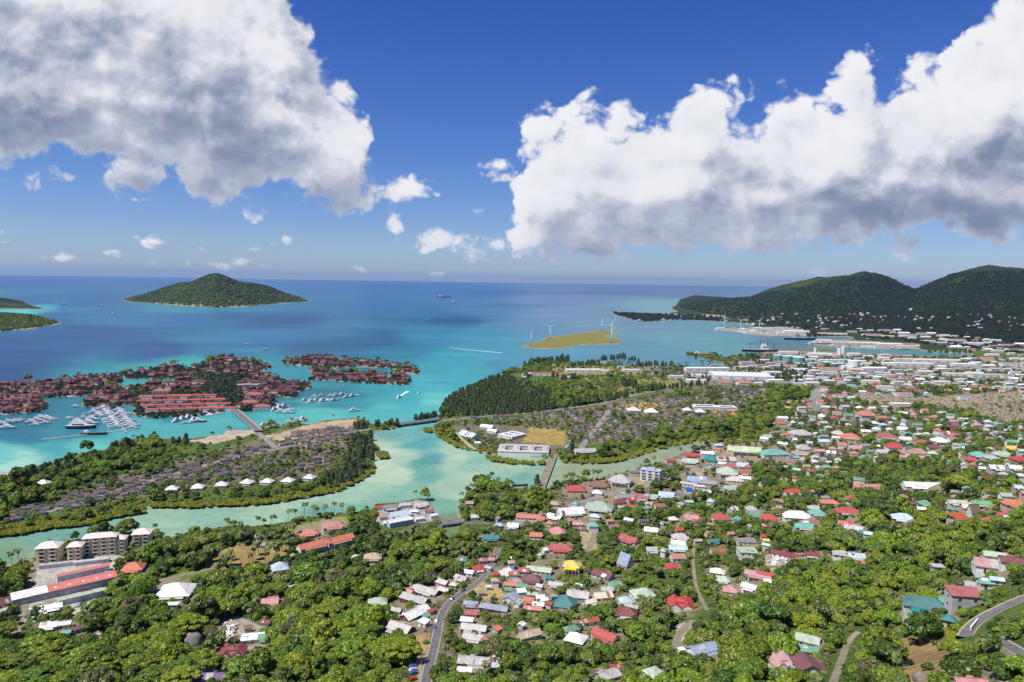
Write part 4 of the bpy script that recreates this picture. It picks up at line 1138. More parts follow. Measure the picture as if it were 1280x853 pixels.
# ------------------------------------------------------------------ industry and harbour
RMI = RM
IND = [  # px, py, width, yaw, aspect, roof, ridges, height, base
 (926,468,76,-6,.55,'white',5,8,'great white many-ridged warehouse','the great white warehouse'), (882,460,55,8,.16,'white',1,7,'long thin white quay warehouse','the long white quay warehouse'), (870,475,25,-6,.45,'white',1,8,'single white shed with grey gable end',None), (965,465,24,6,.5,'white',2,7,'white double shed',None),
 (684,466,40,0,.18,'rust',1,7,'rust-red long stand roof','the rust-red stand roof'), (659,467,13,55,.5,'white',1,8,'white slanted stand block',None), (715,470,12,55,.5,'white',1,8,'white slanted stand block',None), (728,462,44,5,.18,'white',1,6,'long white shed',None), (752,462,20,-14,.3,'cream',1,5,'cream sloping shed',None),
 (777,458,10,0,.6,'aqua',1,5,'aqua small shed',None), (788,462,22,5,.25,'white',1,5,'white low shed',None), (754,452,8,0,.7,'aqua',1,5,'aqua small hut',None), (845,470,20,4,.3,'cream',1,5,'cream low depot',None), (905,460,13,0,.5,'white',1,6,'white boat-like office',None),
 (1140,454,50,-2,.25,'white',2,8,'long white factory','the long white factory'), (1130,449,26,0,.3,'cream',1,6,'cream factory shed',None), (1170,450,58,-3,.2,'cream',1,6,'cream long factory',None), (1205,455,30,-3,.3,'white',1,6,'white depot',None), (1219,453,14,10,.6,'white',1,9,'white square depot',None),
 (1195,425,22,-2,.4,'tan',1,9,'tan mid-rise depot',None), (1217,429,21,-4,.5,'white',1,9,'white hall with small tower',None), (1160,426,16,0,.4,'cream',1,7,'cream shed',None), (1195,467,40,-5,.2,'cream',1,6,'cream long store',None), (1217,466,22,-8,.4,'white',1,7,'white store',None), (1236,468,46,-3,.22,'palegreen',2,7,'pale green long double store','the pale green long store'),
 (1260,469,16,-8,.4,'pink',1,6,'pink low store',None), (1269,465,14,-5,.5,'paleblue',1,7,'pale blue store',None), (1176,477,21,-4,.4,'white',1,6,'white wide store',None), (1201,474,13,0,.5,'white',1,6,'white cube-like store',None), (1260,484,13,0,.6,'paleblue',1,6,'pale blue shed',None), (1132,471,15,0,.6,'red',1,6,'red store',None),
 (1129,492,20,0,.5,'pink',1,5,'pale pink store',None), (1206,496,15,-3,.5,'aqua',1,5,'mint low store',None), (1160,492,9,0,.6,'aqua',1,5,'mint small store',None), (1257,431,15,0,.5,'coral',1,8,'coral-roofed block',None), (1268,436,20,-4,.5,'maroon',1,9,'mauve wide block',None), (1262,454,22,-3,.4,'tan',1,8,'ochre worn block',None), (1240,443,16,0,.4,'white',1,6,'white shed at the inlet head',None),
 (1040,427,30,-2,.22,'cream',1,6,'cream pier shed',None), (1080,428.5,36,-2,.2,'white',1,6,'white pier shed','the pier sheds'), (1112,430,30,-3,.22,'white',1,6,'white pier shed',None), (1132,432.5,20,-3,.3,'cream',1,6,'cream pier shed',None), (1085,433,17,-3,.3,'white',1,5,'white small pier shed',None), (1100,434,14,0,.4,'lightgrey',1,5,'grey small pier shed',None), (1062,432,14,0,.4,'coral',1,5,'coral small pier shed',None),
 (1030,425,19,-2,.3,'white',1,5,'white dock shed',None), (1067,442,14,0,.5,'white',1,8,'white square works',None), (1085,445,13,0,.5,'white',1,7,'white works',None), (1104,447,14,-5,.5,'white',1,6,'white works shed',None), (1111,454,18,-5,.5,'white',1,7,'white works hall',None), (1091,460,34,8,.3,'white',1,6,'white long works hall','the white works hall'), (1043,450,40,0,.14,'white',1,5,'white thin works roof',None), (1037,465,20,-5,.4,'lightgrey',1,5,'grey works shed',None), (1036,460,23,-4,.3,'coral',1,4,'orange low works roof',None), (1027,472,15,-10,.5,'paleblue',1,5,'bluish small works shed',None),
 (1088,476,22,-8,.4,'cream',1,6,'cream hall',None), (1106,483,20,-10,.45,'lightgrey',1,6,'grey hall',None), (1111,469,14,0,.6,'lightgrey',1,6,'grey block',None), (1116,472,13,-5,.6,'red',1,6,'red hall',None), (1035,493,13,10,.6,'red',1,5,'red small hall',None), (1050,494,17,-2,.4,'pink',1,5,'pink-red hall',None), (1043,481,9,0,.6,'coral',1,5,'coral small hall',None), (1052,478,10,0,.5,'cream',1,5,'cream small hall',None),
 (995,414,32,-2,.2,'white',1,7,'white north quay shed',None), (965,415.5,11,0,.5,'tan',1,6,'tan north quay shed',None), (1040,417,36,-2,.16,'cream',1,6,'cream north quay shed',None), (1090,418,24,-3,.25,'coral',1,7,'orange north shore block',None), (1110,420,14,0,.3,'cream',1,6,'cream north shore block',None), (975,410,26,0,.15,'lightgrey',1,6,'grey north quay shed',None),
 (955,450,12,0,.5,'white',1,6,'white tank-farm store',None), (985,440,24,-3,.3,'cream',1,6,'cream harbour store',None), (1022,442,24,0,.35,'white',1,7,'white framed works',None), (968,475,22,10,.4,'white',1,5,'white small wing shed',None), (1010,470,12,-5,.5,'white',1,5,'white small yard shed',None),
]
for x, y, w, yaw, a, rc, rg, h, bs, ph in IND: warehouse(x, y, w, yaw, a, rc, 'white', h, rg, bs, ph, 'warehouse')
def port_sheds():
    zones = [([(862,464),(905,462),(950,448),(1010,440),(1215,447),(1295,446),(1295,462),(1100,472),(1010,480),(880,478)], 105, 11), ([(1000,409),(1120,412),(1290,428),(1290,444),(1220,438),(1140,424),(1060,417),(1000,414)], 40, 9), ([(1120,466),(1290,458),(1290,488),(1200,484),(1120,480)], 26, 12), ([(1012,428),(1060,426),(1148,431),(1146,435),(1060,434)], 14, 8), ([(895,410),(1000,409),(1000,419),(930,416)], 12, 8)]
    keep = [(h[3], h[4], h[5]) for h in HOUSES]
    for poly, want, wp in zones:
        p = np.array(poly); c = 0
        for _ in range(6000):
            if c >= want: break
            x, y = random.uniform(p[:, 0].min(), p[:, 0].max()), random.uniform(p[:, 1].min(), p[:, 1].max())
            if not inside(poly, np.array([x]), np.array([y]))[0]: continue
            w = wp * random.uniform(.6, 1.6)
            if any(abs(x - a) < (w + b) * .5 and abs(y - d) < (w + b) * .10 + .8 for a, d, b in keep): continue
            keep.append((x, y, w)); c += 1; rc = random.choice(['white', 'white', 'white', 'cream', 'lightgrey', 'lightgrey', 'paleblue', 'coral', 'palegreen', 'grey'])
            house(x, y, w, random.choice([-4, 3, 8, -10]), random.uniform(.4, .7), rc, 'gable', random.choice(['white', 'cream', 'greyish']), 2, cat='depot shed', detail=False, name='depot_shed', pitch=.16)
port_sheds()
TANKC = {'teal': noisy('teal_tank_paint', (.16,.36,.35), (.12,.29,.29), .1, .5), 'green': noisy('green_tank_paint', (.04,.26,.18), (.03,.2,.15), .1, .5), 'white': WHITEM}
def tank(px, py, wpx, hpx, c):
    p = hit1(px, py); r = wpx * p.y / FPX / 2; h = hpx * p.y / FPX
    root = empty('storage_tank', p); mb = MB(); mb.lathe([(r, -.5), (r, h)], 28); mb.build('shell', TANKC[c], root)
    mb = MB(); mb.lathe([(r * 1.015, h + .02), (r * 1.015, h + .3), (r * .5, h + r * .06 + .3), (.05, h + r * .09 + .3)], 28); mb.build('lid', WHITEM, root)
    HOUSES.append((p.x, p.y, r, px, py - 4, wpx, p.y))
    item(root, px, py, f'{c} round storage tank with white lid', 'tank', 'storage tanks of the harbour depot')
for a in [(972,451,11,7,'teal'), (984.5,453,14,8,'teal'), (998.5,455,15,8.5,'teal'), (1013,455,9,6,'teal'), (1033,458,11,5.5,'green'), (1042.5,459.5,10,5,'green'), (1051.5,459.5,10,5.5,'green'), (1058.5,456,7,6,'green'), (1067,459,14,8,'white'), (1063.5,463,10,5,'white'), (1055,461.5,8,4.5,'white'), (1049,443.5,5,8,'white'), (1053.5,443,5,9.5,'white'), (1019,441,3.5,6,'white')]: tank(*a)
landmark(990, 450, 'the teal storage tanks')

# ships: lofted hull, deckhouse, masts
HULL = {'white': WHITEM, 'navy': noisy('navy_hull', (.07,.08,.16), (.05,.06,.12), .05, .5), 'dark': noisy('dark_hull', (.035,.03,.03), (.055,.045,.04), .1, .6), 'maroon': noisy('maroon_hull', (.12,.02,.03), (.08,.02,.03), .05, .6), 'grey': noisy('grey_hull', (.38,.40,.44), (.3,.32,.36), .05, .5)}
DECKM = noisy('pale_deck', (.62,.58,.50), (.52,.48,.42), .5); WOODM = noisy('weathered_wood', (.20,.12,.07), (.12,.08,.05), .8)
def hull_mb(L, B, H, sheer=.25):
    mb = MB(); n = 14; sec = []
    for i in range(n + 1):
        t = i / n; b = B / 2 * (min(1, (1.0 - t) / .42) ** .62 if t > .58 else (.82 + .18 * min(1, t / .25))); b = max(b, .02)
        z = H * (1 + sheer * max(0, t - .45) ** 1.5 * 2); x = (t - .5) * L; k = x + (.06 * L * max(0, t - .7))
        sec.append([(x, -b * .45, -.5), (k, -b, z), (k, b, z), (x, b * .45, -.5)])
    vs = [q for s in sec for q in s]; fs = []
    for i in range(n):
        a = 4 * i
        for j in range(4): fs.append((a + j, a + 4 + j, a + 4 + (j + 1) % 4, a + (j + 1) % 4))
    idx = [1 if (k % 4) == 1 else 0 for k in range(len(fs))]
    fs += [(0, 1, 2, 3), (4 * n + 3, 4 * n + 2, 4 * n + 1, 4 * n)]; idx += [0, 0]
    mb.add(vs, fs); mb.i = idx; return mb
def motor_yacht(L, hull='white'):
    root = empty('motor_yacht', (0, 0, 0)); B = L * .27; H = L * .09 + .5
    hull_mb(L, B, H).build('hull', [HULL[hull], DECKM], root)
    mb = MB(); z = H
    for (a, b_, w, h, k) in [(-.30, .22, .74, L * .055 + .6, 0), (-.24, .10, .62, L * .045 + .6, 0)]:
        zz_ = z + h; w0 = B * w / 2
        vs = [(a * L, -w0, z - .1), (b_ * L, -w0 * .8, z - .1), (b_ * L, w0 * .8, z - .1), (a * L, w0, z - .1), (a * L, -w0 * .92, zz_), (b_ * L - h * 1.3, -w0 * .7, zz_), (b_ * L - h * 1.3, w0 * .7, zz_), (a * L, w0 * .92, zz_)]
        mb.add(vs, [(4, 5, 6, 7), (0, 1, 5, 4), (1, 2, 6, 5), (2, 3, 7, 6), (3, 0, 4, 7)]); z = zz_
    c = mb.build('cabin', WHITEM, root)
    wb = MB(); wb.box(-.27 * L, .12 * L, -B * .36, B * .36, H + .35, H + .35 + L * .02 + .25); wb.build('window_band', GLASS, c)
    ab = MB(); ab.box(-.2 * L, -.14 * L, -B * .28, B * .28, z + .6, z + .75); ab.tube([(-.18 * L, -B * .25, z - .1), (-.17 * L, -B * .25, z + .6)], .08); ab.tube([(-.18 * L, B * .25, z - .1), (-.17 * L, B * .25, z + .6)], .08); ab.tube([(-.17 * L, 0, z + .7), (-.17 * L, 0, z + 1.2 + L * .06)], .06); ab.build('radar_arch', WHITEM, root)
    return root
def sail_yacht(L, cat2=False):
    root = empty('catamaran' if cat2 else 'sailing_yacht', (0, 0, 0)); B = L * (.5 if cat2 else .26); H = L * .06 + .5
    if cat2:
        for sg in (-1, 1): hull_mb(L, L * .12, H).build('hull', [WHITEM, DECKM], root, (0, sg * B * .38, 0))
        mb = MB(); mb.box(-L * .35, L * .2, -B * .36, B * .36, H - .1, H + .25); mb.build('deck', WHITEM, root)
    else: hull_mb(L, B, H).build('hull', [WHITEM, DECKM], root)
    mb = MB(); w = B * .3; mb.add([(-L*.2, -w, H + .1), (L*.16, -w*.7, H + .1), (L*.16, w*.7, H + .1), (-L*.2, w, H + .1), (-L*.18, -w*.85, H + 1.1), (L*.06, -w*.6, H + 1.1), (L*.06, w*.6, H + 1.1), (-L*.18, w*.85, H + 1.1)], [(4, 5, 6, 7), (0, 1, 5, 4), (1, 2, 6, 5), (2, 3, 7, 6), (3, 0, 4, 7)]); c = mb.build('cabin', WHITEM, root)
    wb = MB(); wb.box(-L*.15, L*.02, -w*.9, w*.9, H + .5, H + .85); wb.build('window_band', GLASS, c)
    mb = MB(); mb.tube([(L*.05, 0, H), (L*.05, 0, H + L*1.2)], [.16, .09]); mb.build('mast', STEELM, root)
    mb = MB(); mb.tube([(L*.04, 0, H + 2.0), (-L*.36, 0, H + 2.0)], .2); mb.build('boom', WHITEM, root)
    return root
PROTO = {'m': motor_yacht(15), 'n': motor_yacht(15, 'navy'), 's': sail_yacht(14), 'c': sail_yacht(13, True)}
PROTO_L = {'m': 15, 'n': 15, 's': 14, 'c': 13}
used_proto = {}
def copy_tree(o, parent=None):
    c = o.copy(); COL.objects.link(c); c.parent = parent
    for ch in list(o.children): copy_tree(ch, c)
    return c
NAMEB = {'m': 'white motor yacht', 'n': 'navy-hulled motor yacht', 's': 'white sailing yacht with bare mast', 'c': 'white sailing catamaran'}
def boat(px, py, lpx, ang, k, grpn):
    x, y = sea(px, py); o = copy_tree(PROTO[k]) if used_proto.get(k) else PROTO[k]; used_proto[k] = 1
    sc = lpx * (1.18 if py > 450 else 1.0) * y / FPX / PROTO_L[k]; o.location = (float(x), float(y), 0.05); o.scale = (sc,) * 3; o.rotation_euler = (0, 0, R(ang))
    item(o, px, py, NAMEB[k], 'yacht' if k in 'mn' else 'sailing boat', grpn); return o
landmark(152, 531, 'the main yacht pontoon'); landmark(58, 526, 'the left marina jetty'); landmark(10, 531, 'the far-left moorings'); landmark(237, 523, 'the waterfront hall quay'); landmark(415, 497, 'the outer marina basin'); landmark(358, 512, 'the spit berths'); landmark(370, 527, 'the green-roofed boat club'); landmark(290, 541, 'the boatyard slip')
def marina():
    rg = 'yachts moored in the marina'
    for i in range(18):                                   # stern-to along both sides of the main pontoon
        t = (i % 9) / 8; px = 137 + t * 18; py = 513 + t * 22
        lx = -1 if i < 9 else 1
        boat(px + lx * random.uniform(9, 11) + (2 if lx > 0 else 0), py + (1 if lx > 0 else 0), random.uniform(12, 18), 8 if lx > 0 else 188, 'm', rg)
    for x, y, l, a, k in [(118,517,13,10,'m'),(124,521,15,8,'m'),(116,526,17,6,'m'),(113,531,19,5,'m'),(106,523,10,10,'m'),(102,536,30,4,'n'),(95,531,15,6,'m'),(90,524,9,15,'m'),(98,525,8,-10,'c'),(107,519,8,30,'m'),(86,523,8,0,'s'),(156,518,8,20,'m'),(151,515,8,30,'m'),
        (40,529,14,10,'m'),(47,527,15,14,'m'),(53,525,16,12,'m'),(60,524,14,10,'m'),(66,525,11,8,'s'),(45,532,11,0,'m'),(57,530,12,12,'m'),(52,521,10,20,'s'),
        (3,531,13,8,'m'),(12,529,14,12,'m'),(20,528,12,14,'m'),(26,526,12,16,'s'),(10,536,17,4,'m'),(-4,535,12,8,'m'),(8,519,7,0,'c'),
        (222,527,13,60,'m'),(229,525,14,70,'m'),(236,523,14,80,'m'),(243,526,14,75,'m'),(232,530,11,20,'m'),(249,528,15,12,'n'),(207,522,10,15,'c'),(258,519,14,8,'m'),(274,518,12,8,'s'),(263,520,12,5,'c'),(95,509,9,5,'m'),(87,497,7,10,'c'),(77,497,5,0,'s'),(29,497,6,10,'m'),(44,496,6,0,'m'),
        (344,513,12,60,'m'),(350,511,14,65,'m'),(356,510,14,55,'m'),(352,516,14,8,'m'),(364,514,12,10,'m'),(361,517,14,5,'m'),(347,507,8,0,'m'),
        (382,501,9,40,'m'),(390,503,12,50,'m'),(396,502,12,55,'m'),(404,502,11,50,'m'),(411,501,10,45,'c'),(418,501,10,40,'m'),(414,496,9,10,'m'),(421,495,10,30,'m'),(428,494,9,45,'m'),(434,497,9,40,'m'),(441,496,10,45,'m'),(447,495,8,40,'c'),(394,497,9,10,'m'),(402,495,7,20,'m'),
        (362,529,10,10,'m'),(372,527,12,15,'m'),(379,525,12,60,'m'),(367,526,9,30,'m'),(383,527,8,10,'m'),(330,532,11,60,'m'),(338,534,11,70,'m'),(345,531,9,50,'m'),(328,536,9,20,'m'),
        (443,514.5,13,22,'m'),(466,462,6,10,'m'),(462,458,6,20,'m'),(418,463,7,0,'m'),(484,460,5,30,'m'),(332,460,8,0,'m')]:
        boat(x, y, l, a, k, rg)
    sg = 'boats out on the open water'
    for x, y, l, a, k in [(499,497.5,10,70,'m'),(524,492,6,60,'m'),(563.5,435,5,175,'m'),(308,431,6,10,'m'),(333,437.5,6,0,'n'),(80,381,6,20,'m'),(127,382.5,6,10,'m'),(141,393,6,0,'m'),(115,411,4,0,'s'),(42,414,3,0,'s'),(567,378.5,8,0,'m'),(534,400.5,4,0,'m'),(411,398,3,0,'s'),(800,402,9,5,'m'),(830,401,9,0,'m'),(893,459,11,5,'m'),(1104,440,5,0,'m'),(1190,443,6,0,'m'),(1204,445,6,0,'m'),(1170,442,5,0,'c'),(1085,424.5,5,0,'m')]:
        boat(x, y, l, a, k, sg)
marina()
landmark(563, 436, 'the speedboat wake'); landmark(500, 497, 'the channel mouth'); landmark(300, 436, 'the outer islets'); landmark(120, 386, 'the far-left low islands'); landmark(560, 375, 'the horizon freighter'); landmark(815, 400, 'the far breakwater')

FOAM = noisy('sea_foam', (.72,.76,.76), (.5,.62,.66), .15, .9)
def wake(pts, w0, w1, label):
    P = [sea(*p) for p in pts]; vs, fs = [], []; n = len(P)
    for i, (x, y) in enumerate(P):
        a, b_ = P[max(i - 1, 0)], P[min(i + 1, n - 1)]; dx, dy = b_[0] - a[0], b_[1] - a[1]; l = math.hypot(dx, dy); w = w0 + (w1 - w0) * i / (n - 1)
        w *= random.uniform(.8, 1.2)
        vs += [(x - dy / l * w, y + dx / l * w, .10), (x + dy / l * w, y - dx / l * w, .10)]
    for i in range(n - 1): fs.append((2*i, 2*i + 1, 2*i + 3, 2*i + 2))
    tag(link('boat_wake', mesh_of('boat_wake', vs, fs, FOAM)), label, 'wake', kind='stuff')
wake([(564,435.2),(570,435.8),(578,436.7),(588,437.8),(600,439),(614,440.2),(628,441.2)], 2.2, 4.5, 'long white foam wake behind the crossing speedboat')
wake([(501,495),(505,492),(510,489.5)], 1.6, 3.6, 'short white foam wake in the channel mouth')

def ship(px, py, lpx, ang, hull, sup, label, masts=(), hb=.15, house_at=-.32, hh=.10, base=None):
    x, y = sea(px, py); L = lpx * y / FPX / max(.35, abs(math.cos(R(ang)))); root = empty('ship', (float(x), float(y), 0), R(ang))
    B, H = L * .17, L * .06 + 1; hull_mb(L, B, H, .15).build('hull', [HULL[hull], HULL['grey'] if hull != 'dark' else WOODM], root)
    mb = MB(); z = H
    for k in range(3): mb.box(L * (house_at - .09 + .012 * k), L * (house_at + .12 - .03 * k), -B * (.42 - .05 * k), B * (.42 - .05 * k), z - .1, z + L * hh / 3); z += L * hh / 3
    d = mb.build('deckhouse', sup, root); mb = MB(); mb.box(L * (house_at - .05), L * (house_at + .075), -B * .43, B * .43, H + L * hh * .42, H + L * hh * .55); mb.build('window_band', GLASS, d)
    for mx_, mh in masts:
        mb = MB(); mb.tube([(L * mx_, 0, H - .5), (L * mx_, 0, H + L * mh)], [L * .008, L * .004]); mb.tube([(L * mx_, 0, H + L * mh * .55), (L * (mx_ + .12), 0, H + L * mh * .85)], L * .003); mb.build('mast', DARKM, root)
    tag(root, label, 'ship'); HOUSES.append((float(x), float(y), L / 2, px, py - 3, lpx, float(y)))
    return root
ship(555, 372, 17, 4, 'navy', WHITEM, 'dark freighter lying near the horizon', [(.1,.1),(.3,.1)])
ship(650, 608, 20, 12, 'dark', WOODM, 'dark wooden two-masted schooner moored beside the headland', [(-.05,.55),(.22,.85)], house_at=-.3, hh=.05)
landmark(650, 606, 'the dark moored schooner')
ship(118, 543.5, 31, 6, 'dark', WHITEM, 'long dark-hulled classic yacht lying along the floating jetty', [(.0,.15)], hh=.08)
ship(1000, 425, 38, -4, 'navy', HULL['grey'], 'blue-grey patrol ship moored off the pier head', [(-.1,.22),(.2,.18)], house_at=-.1, hh=.14)
ship(1026, 430.5, 24, -6, 'grey', WHITEM, 'white harbour vessel alongside the pier sheds', [(.1,.15)])
ship(950, 440, 44, -4, 'maroon', WHITEM, 'maroon and white cargo ship berthed beside the great port shed', [(-.28,.22),(0,.28),(.2,.28),(.38,.2)], house_at=.1, hh=.16)
ship(880, 444, 26, -8, 'grey', WHITEM, 'pale grey fishing vessel at the outer jetty', [(-.2,.2),(.25,.2)])
ship(1130, 437.5, 14, -3, 'grey', WHITEM, 'small grey vessel moored in the long inlet', [(.1,.2)])
ship(912, 403, 13, 3, 'navy', WHITEM, 'small dark coaster off the far breakwater', [(.1,.2)])
def gantry(px, py, hpx):
    p = hit1(px, py); h = hpx * p.y / FPX; root = empty('port_crane', p); w = h * .16
    mb = MB(); [mb.tube([(sx * w, sy * w, -.5), (sx * w * .5, sy * w * .5, h * .9)], h * .018) for sx in (-1, 1) for sy in (-1, 1)]; mb.build('tower', DARKM, root)
    mb = MB(); mb.tube([(-h * .3, 0, h * .86), (h * .2, 0, h * .92), (h * .62, 0, h * 1.15)], h * .022); mb.box(-h*.36, -h*.22, -h*.06, h*.06, h*.78, h*.92); mb.build('jib', HULL['maroon'], root)
    item(root, px, py, 'dark port crane with raised jib', 'crane', 'cranes along the harbour')
for a in [(943,452,12), (952,452,12), (849,461,8), (859,461,9), (878,460,10), (887,459,9), (891,459,9), (1062,436,7)]: gantry(*a)

# wind turbines
def turbine(px, py, top, yaw, sp):
    p = hit1(px, py); h = (py - top) * p.y / FPX; root = empty('wind_turbine', p, R(yaw)); r = h * .52
    mb = MB(); mb.tube([(0, 0, -1), (0, 0, h * .5), (0, 0, h)], [h * .032, h * .026, h * .019], 12); mb.build('tower', WHITEM, root, smooth=True)
    mb = MB(); mb.box(-h * .035, h * .035, -h * .03, h * .09, h - .3, h + h * .055); mb.build('nacelle', WHITEM, root)
    mb = MB(); mb.tube([(0, -h * .03, h + h * .02), (0, -h * .065, h + h * .02), (0, -h * .085, h + h * .02)], [h * .024, h * .022, h * .006], 10); mb.build('hub', WHITEM, root)
    for k in range(3):
        a = R(sp + 120 * k); mb = MB(); ca, sa = math.cos(a), math.sin(a); vs = []
        for t, w in ((.03, .014), (.12, .026), (.3, .030), (.6, .020), (.9, .011), (1, .004)):
            for s in (-.4, 1): 
                for th in (-1, 1): vs.append((ca * r * t - sa * h * w * s, -h * .06 + th * h * w * .16, h + h * .02 + sa * r * t + ca * h * w * s))
        fs = []
        for i in range(5):
            o = 4 * i; fs += [(o, o + 4, o + 6, o + 2), (o + 1, o + 3, o + 7, o + 5), (o, o + 1, o + 5, o + 4), (o + 2, o + 6, o + 7, o + 3)]
        mb.add(vs, fs); mb.build('blade', WHITEM, root)
    return root
TL = ['white wind turbine at the left tip of the grassy islet', 'white wind turbine on the islet\'s far left shore', 'white wind turbine on the far right shore of the grassy islet', 'white wind turbine at the near right shore of the grassy islet', 'white wind turbine at the end of the harbour mole', 'white wind turbine in the middle of the harbour mole', 'white wind turbine at the landward end of the harbour mole']
for i, a in enumerate([(664,433.0,417,20,80), (687.5,424,409,-10,35), (752.5,414.5,399.5,15,10), (764.5,429,406,5,65), (905.5,411.5,397,10,90), (925.5,414,401,-15,20), (949,414.5,401.5,8,50)]):
    tag(turbine(*a), TL[i], 'wind turbine', 'wind turbines of the harbour')
landmark(700, 426, 'the wind turbine islet')

# ------------------------------------------------------------------ roads, bridges, jetties
def strip(name, pts, w, dz, mt, kind='structure', uvw=False, sub=6, flatz=None):
    P = []
    for (a, b_) in zip(pts[:-1], pts[1:]):
        for k in range(sub): P.append(((a[0] * (sub - k) + b_[0] * k) / sub, (a[1] * (sub - k) + b_[1] * k) / sub))
    P.append(pts[-1]); P = np.array(P)
    H = hit(P[:, 0], P[:, 1])
    for _ in range(3): H[1:-1] = (H[:-2] + H[1:-1] * 2 + H[2:]) / 4
    vs, fs = [], []; n = len(H)
    for i in range(n):
        d = H[min(i + 1, n - 1)] - H[max(i - 1, 0)]; l = math.hypot(d[0], d[1]) or 1; nx, ny = -d[1] / l, d[0] / l
        ww = w if not callable(w) else w(i / (n - 1))
        zc = float(height(H[i, 0], H[i, 1])); 
        for s in (-1, -.33, .33, 1):
            x, y = H[i, 0] + nx * s * ww / 2, H[i, 1] + ny * s * ww / 2
            vs.append((x, y, (flatz if flatz is not None else max(zc, float(height(x, y)))) + dz))
        for s in (-1, 1):
            x, y = H[i, 0] + nx * s * (ww / 2 + .3), H[i, 1] + ny * s * (ww / 2 + .3); vs.append((x, y, (flatz if flatz is not None else zc) - 2.5))
    for i in range(n - 1):
        a, b_ = 6 * i, 6 * i + 6
        fs += [(a + k, a + k + 1, b_ + k + 1, b_ + k) for k in range(3)] + [(a + 4, a, b_, b_ + 4), (a + 3, a + 5, b_ + 5, b_ + 3)]
    o = link(name, mesh_of(name, vs, fs, mt)); 
    if kind: o['kind'] = kind
    ROADS.append((H[:, 0], H[:, 1], (w if not callable(w) else w(.5)) / 2)); return o
ROADS = []
ASPH = noisy('asphalt', (.115,.11,.11), (.16,.15,.145), .35, .9, 5); TRACK = noisy('pale_track', (.27,.225,.155), (.17,.145,.09), .3, .95); KERB = noisy('kerb_concrete', (.45,.43,.38), (.33,.31,.27), .4, .9)
PAVE = noisy('verge_pavement', (.38,.33,.24), (.28,.24,.17), .3, .95); LINE = mat('road_paint', (.75,.74,.70), .6)
main_road = [(522,900),(531,860),(535,838),(541,816),(546,795),(549,778),(554,764),(563,752),(575,743),(590,734),(602,725),(610,714),(615,702),(620,692),(623,685)]
strip('verge', main_road, 5.6, .10, PAVE); strip('road', main_road, 4.2, .16, ASPH)
strip('centre_line', main_road, .10, .19, noisy('worn_road_paint', (.32,.31,.30), (.16,.155,.15), .5))
far_road = [(612,655),(600,654),(590,654),(577,655)]
strip('road', far_road, 6.5, .16, ASPH)
strip('road', [(552,658),(536,660),(512,663),(488,668),(470,672)], 6.5, .16, ASPH)
ra = [(1206,798),(1212,788),(1222,779),(1236,770),(1250,763),(1264,756),(1280,749),(1300,741)]
strip('verge', ra, 5.0, .10, PAVE); strip('road', ra, 3.8, .18, ASPH); strip('centre_line', ra, .16, .22, LINE)
rb_ = [(1244,799),(1254,806),(1266,813),(1280,821),(1300,833)]
strip('verge', rb_, 4.2, .10, PAVE); strip('road', rb_, 3.0, .18, ASPH); strip('centre_line', rb_, .14, .22, LINE)
for t_, w_ in [([(868,680),(866,700),(868,722),(871,738),(878,752),(884,764)], 2.5), ([(862,640),(852,648),(846,658),(850,668)], 3.0), ([(1036,870),(1046,842),(1052,826),(1058,808),(1066,797),(1074,791)], 2.7), ([(200,726),(226,720),(252,714),(272,710)], 3.5), ([(1228,835),(1250,850),(1270,866)], 2.0), ([(645,712),(668,728),(690,742),(705,765)], 4.0), ([(738,648),(744,665),(735,690)], 4.5), ([(665,704),(690,700),(705,700)], 3.5), ([(106,742),(130,712),(133,697)], 6.0), ([(20,792),(34,748),(43,704)], 5.0), ([(845,812),(846,798),(856,785),(866,776)], 4.0)]: strip('track', t_, w_, .14, TRACK)
for t_, w_ in [([(546,527),(570,524),(610,520),(660,517),(715,510),(760,503),(800,492),(840,486),(880,480),(930,478)], 9.0), ([(464,536),(440,541),(410,548),(370,556),(330,565),(290,572),(230,590),(150,612),(60,640)], 7.0), ([(725,563),(733,550),(744,536),(756,522),(764,508)], 8.0), ([(960,478),(1020,474),(1100,466),(1180,462),(1300,458)], 9.0), ([(895,556),(930,548),(980,538),(1040,528),(1120,520),(1300,530)], 7.0), ([(628,660),(680,642),(720,630),(765,616),(830,600),(880,586),(930,570)], 7.0), ([(322,541),(330,548),(345,560)], 8.0)]: strip('road', t_, w_, .12, noisy('worn_asphalt', (.20,.185,.17), (.27,.25,.22), .2, .95))
strip('dike_path', [(565,537),(574,546),(584,555),(594,563)], 5.0, .5, noisy('dike_earth', (.42,.36,.2), (.33,.28,.15), .2, .95))

def bridge(name, a, b_, w, z, label, piers=4, arch=True, mt=None, wallh=.9, par=True):
    ax, ay = sea(*a); bx, by = sea(*b_); L = math.hypot(bx - ax, by - ay); root = empty(name, (float(ax + bx) / 2, float(ay + by) / 2, 0), math.atan2(by - ay, bx - ax)); mt = mt or CONCM
    mb = MB(); mb.box(-L/2, L/2, -w/2, w/2, z - .7, z); mb.build('deck', mt, root)
    mb = MB(); mb.box(-L/2, L/2, -w/2 + 1, w/2 - 1, z + .004, z + .05); mb.build('roadway', TRACK if not arch else ASPH, root)
    if par:
        for sg in (-1, 1): mb = MB(); mb.box(-L/2, L/2, sg * w/2 - .18, sg * w/2 + .18, z + .002, z + wallh); mb.build('parapet', CONCM, root)
    for k in range(piers):
        x = -L/2 + (k + .5) * L / piers; mb = MB(); mb.box(x - .8, x + .8, -w * .42, w * .42, -3, z - .69); mb.build('pier', CONCM, root)
    tag(root, label, 'bridge'); return root
bridge('bridge', (291,513), (323,542), 11, 4.2, 'pale road bridge joining the marina island to the peninsula', 7)
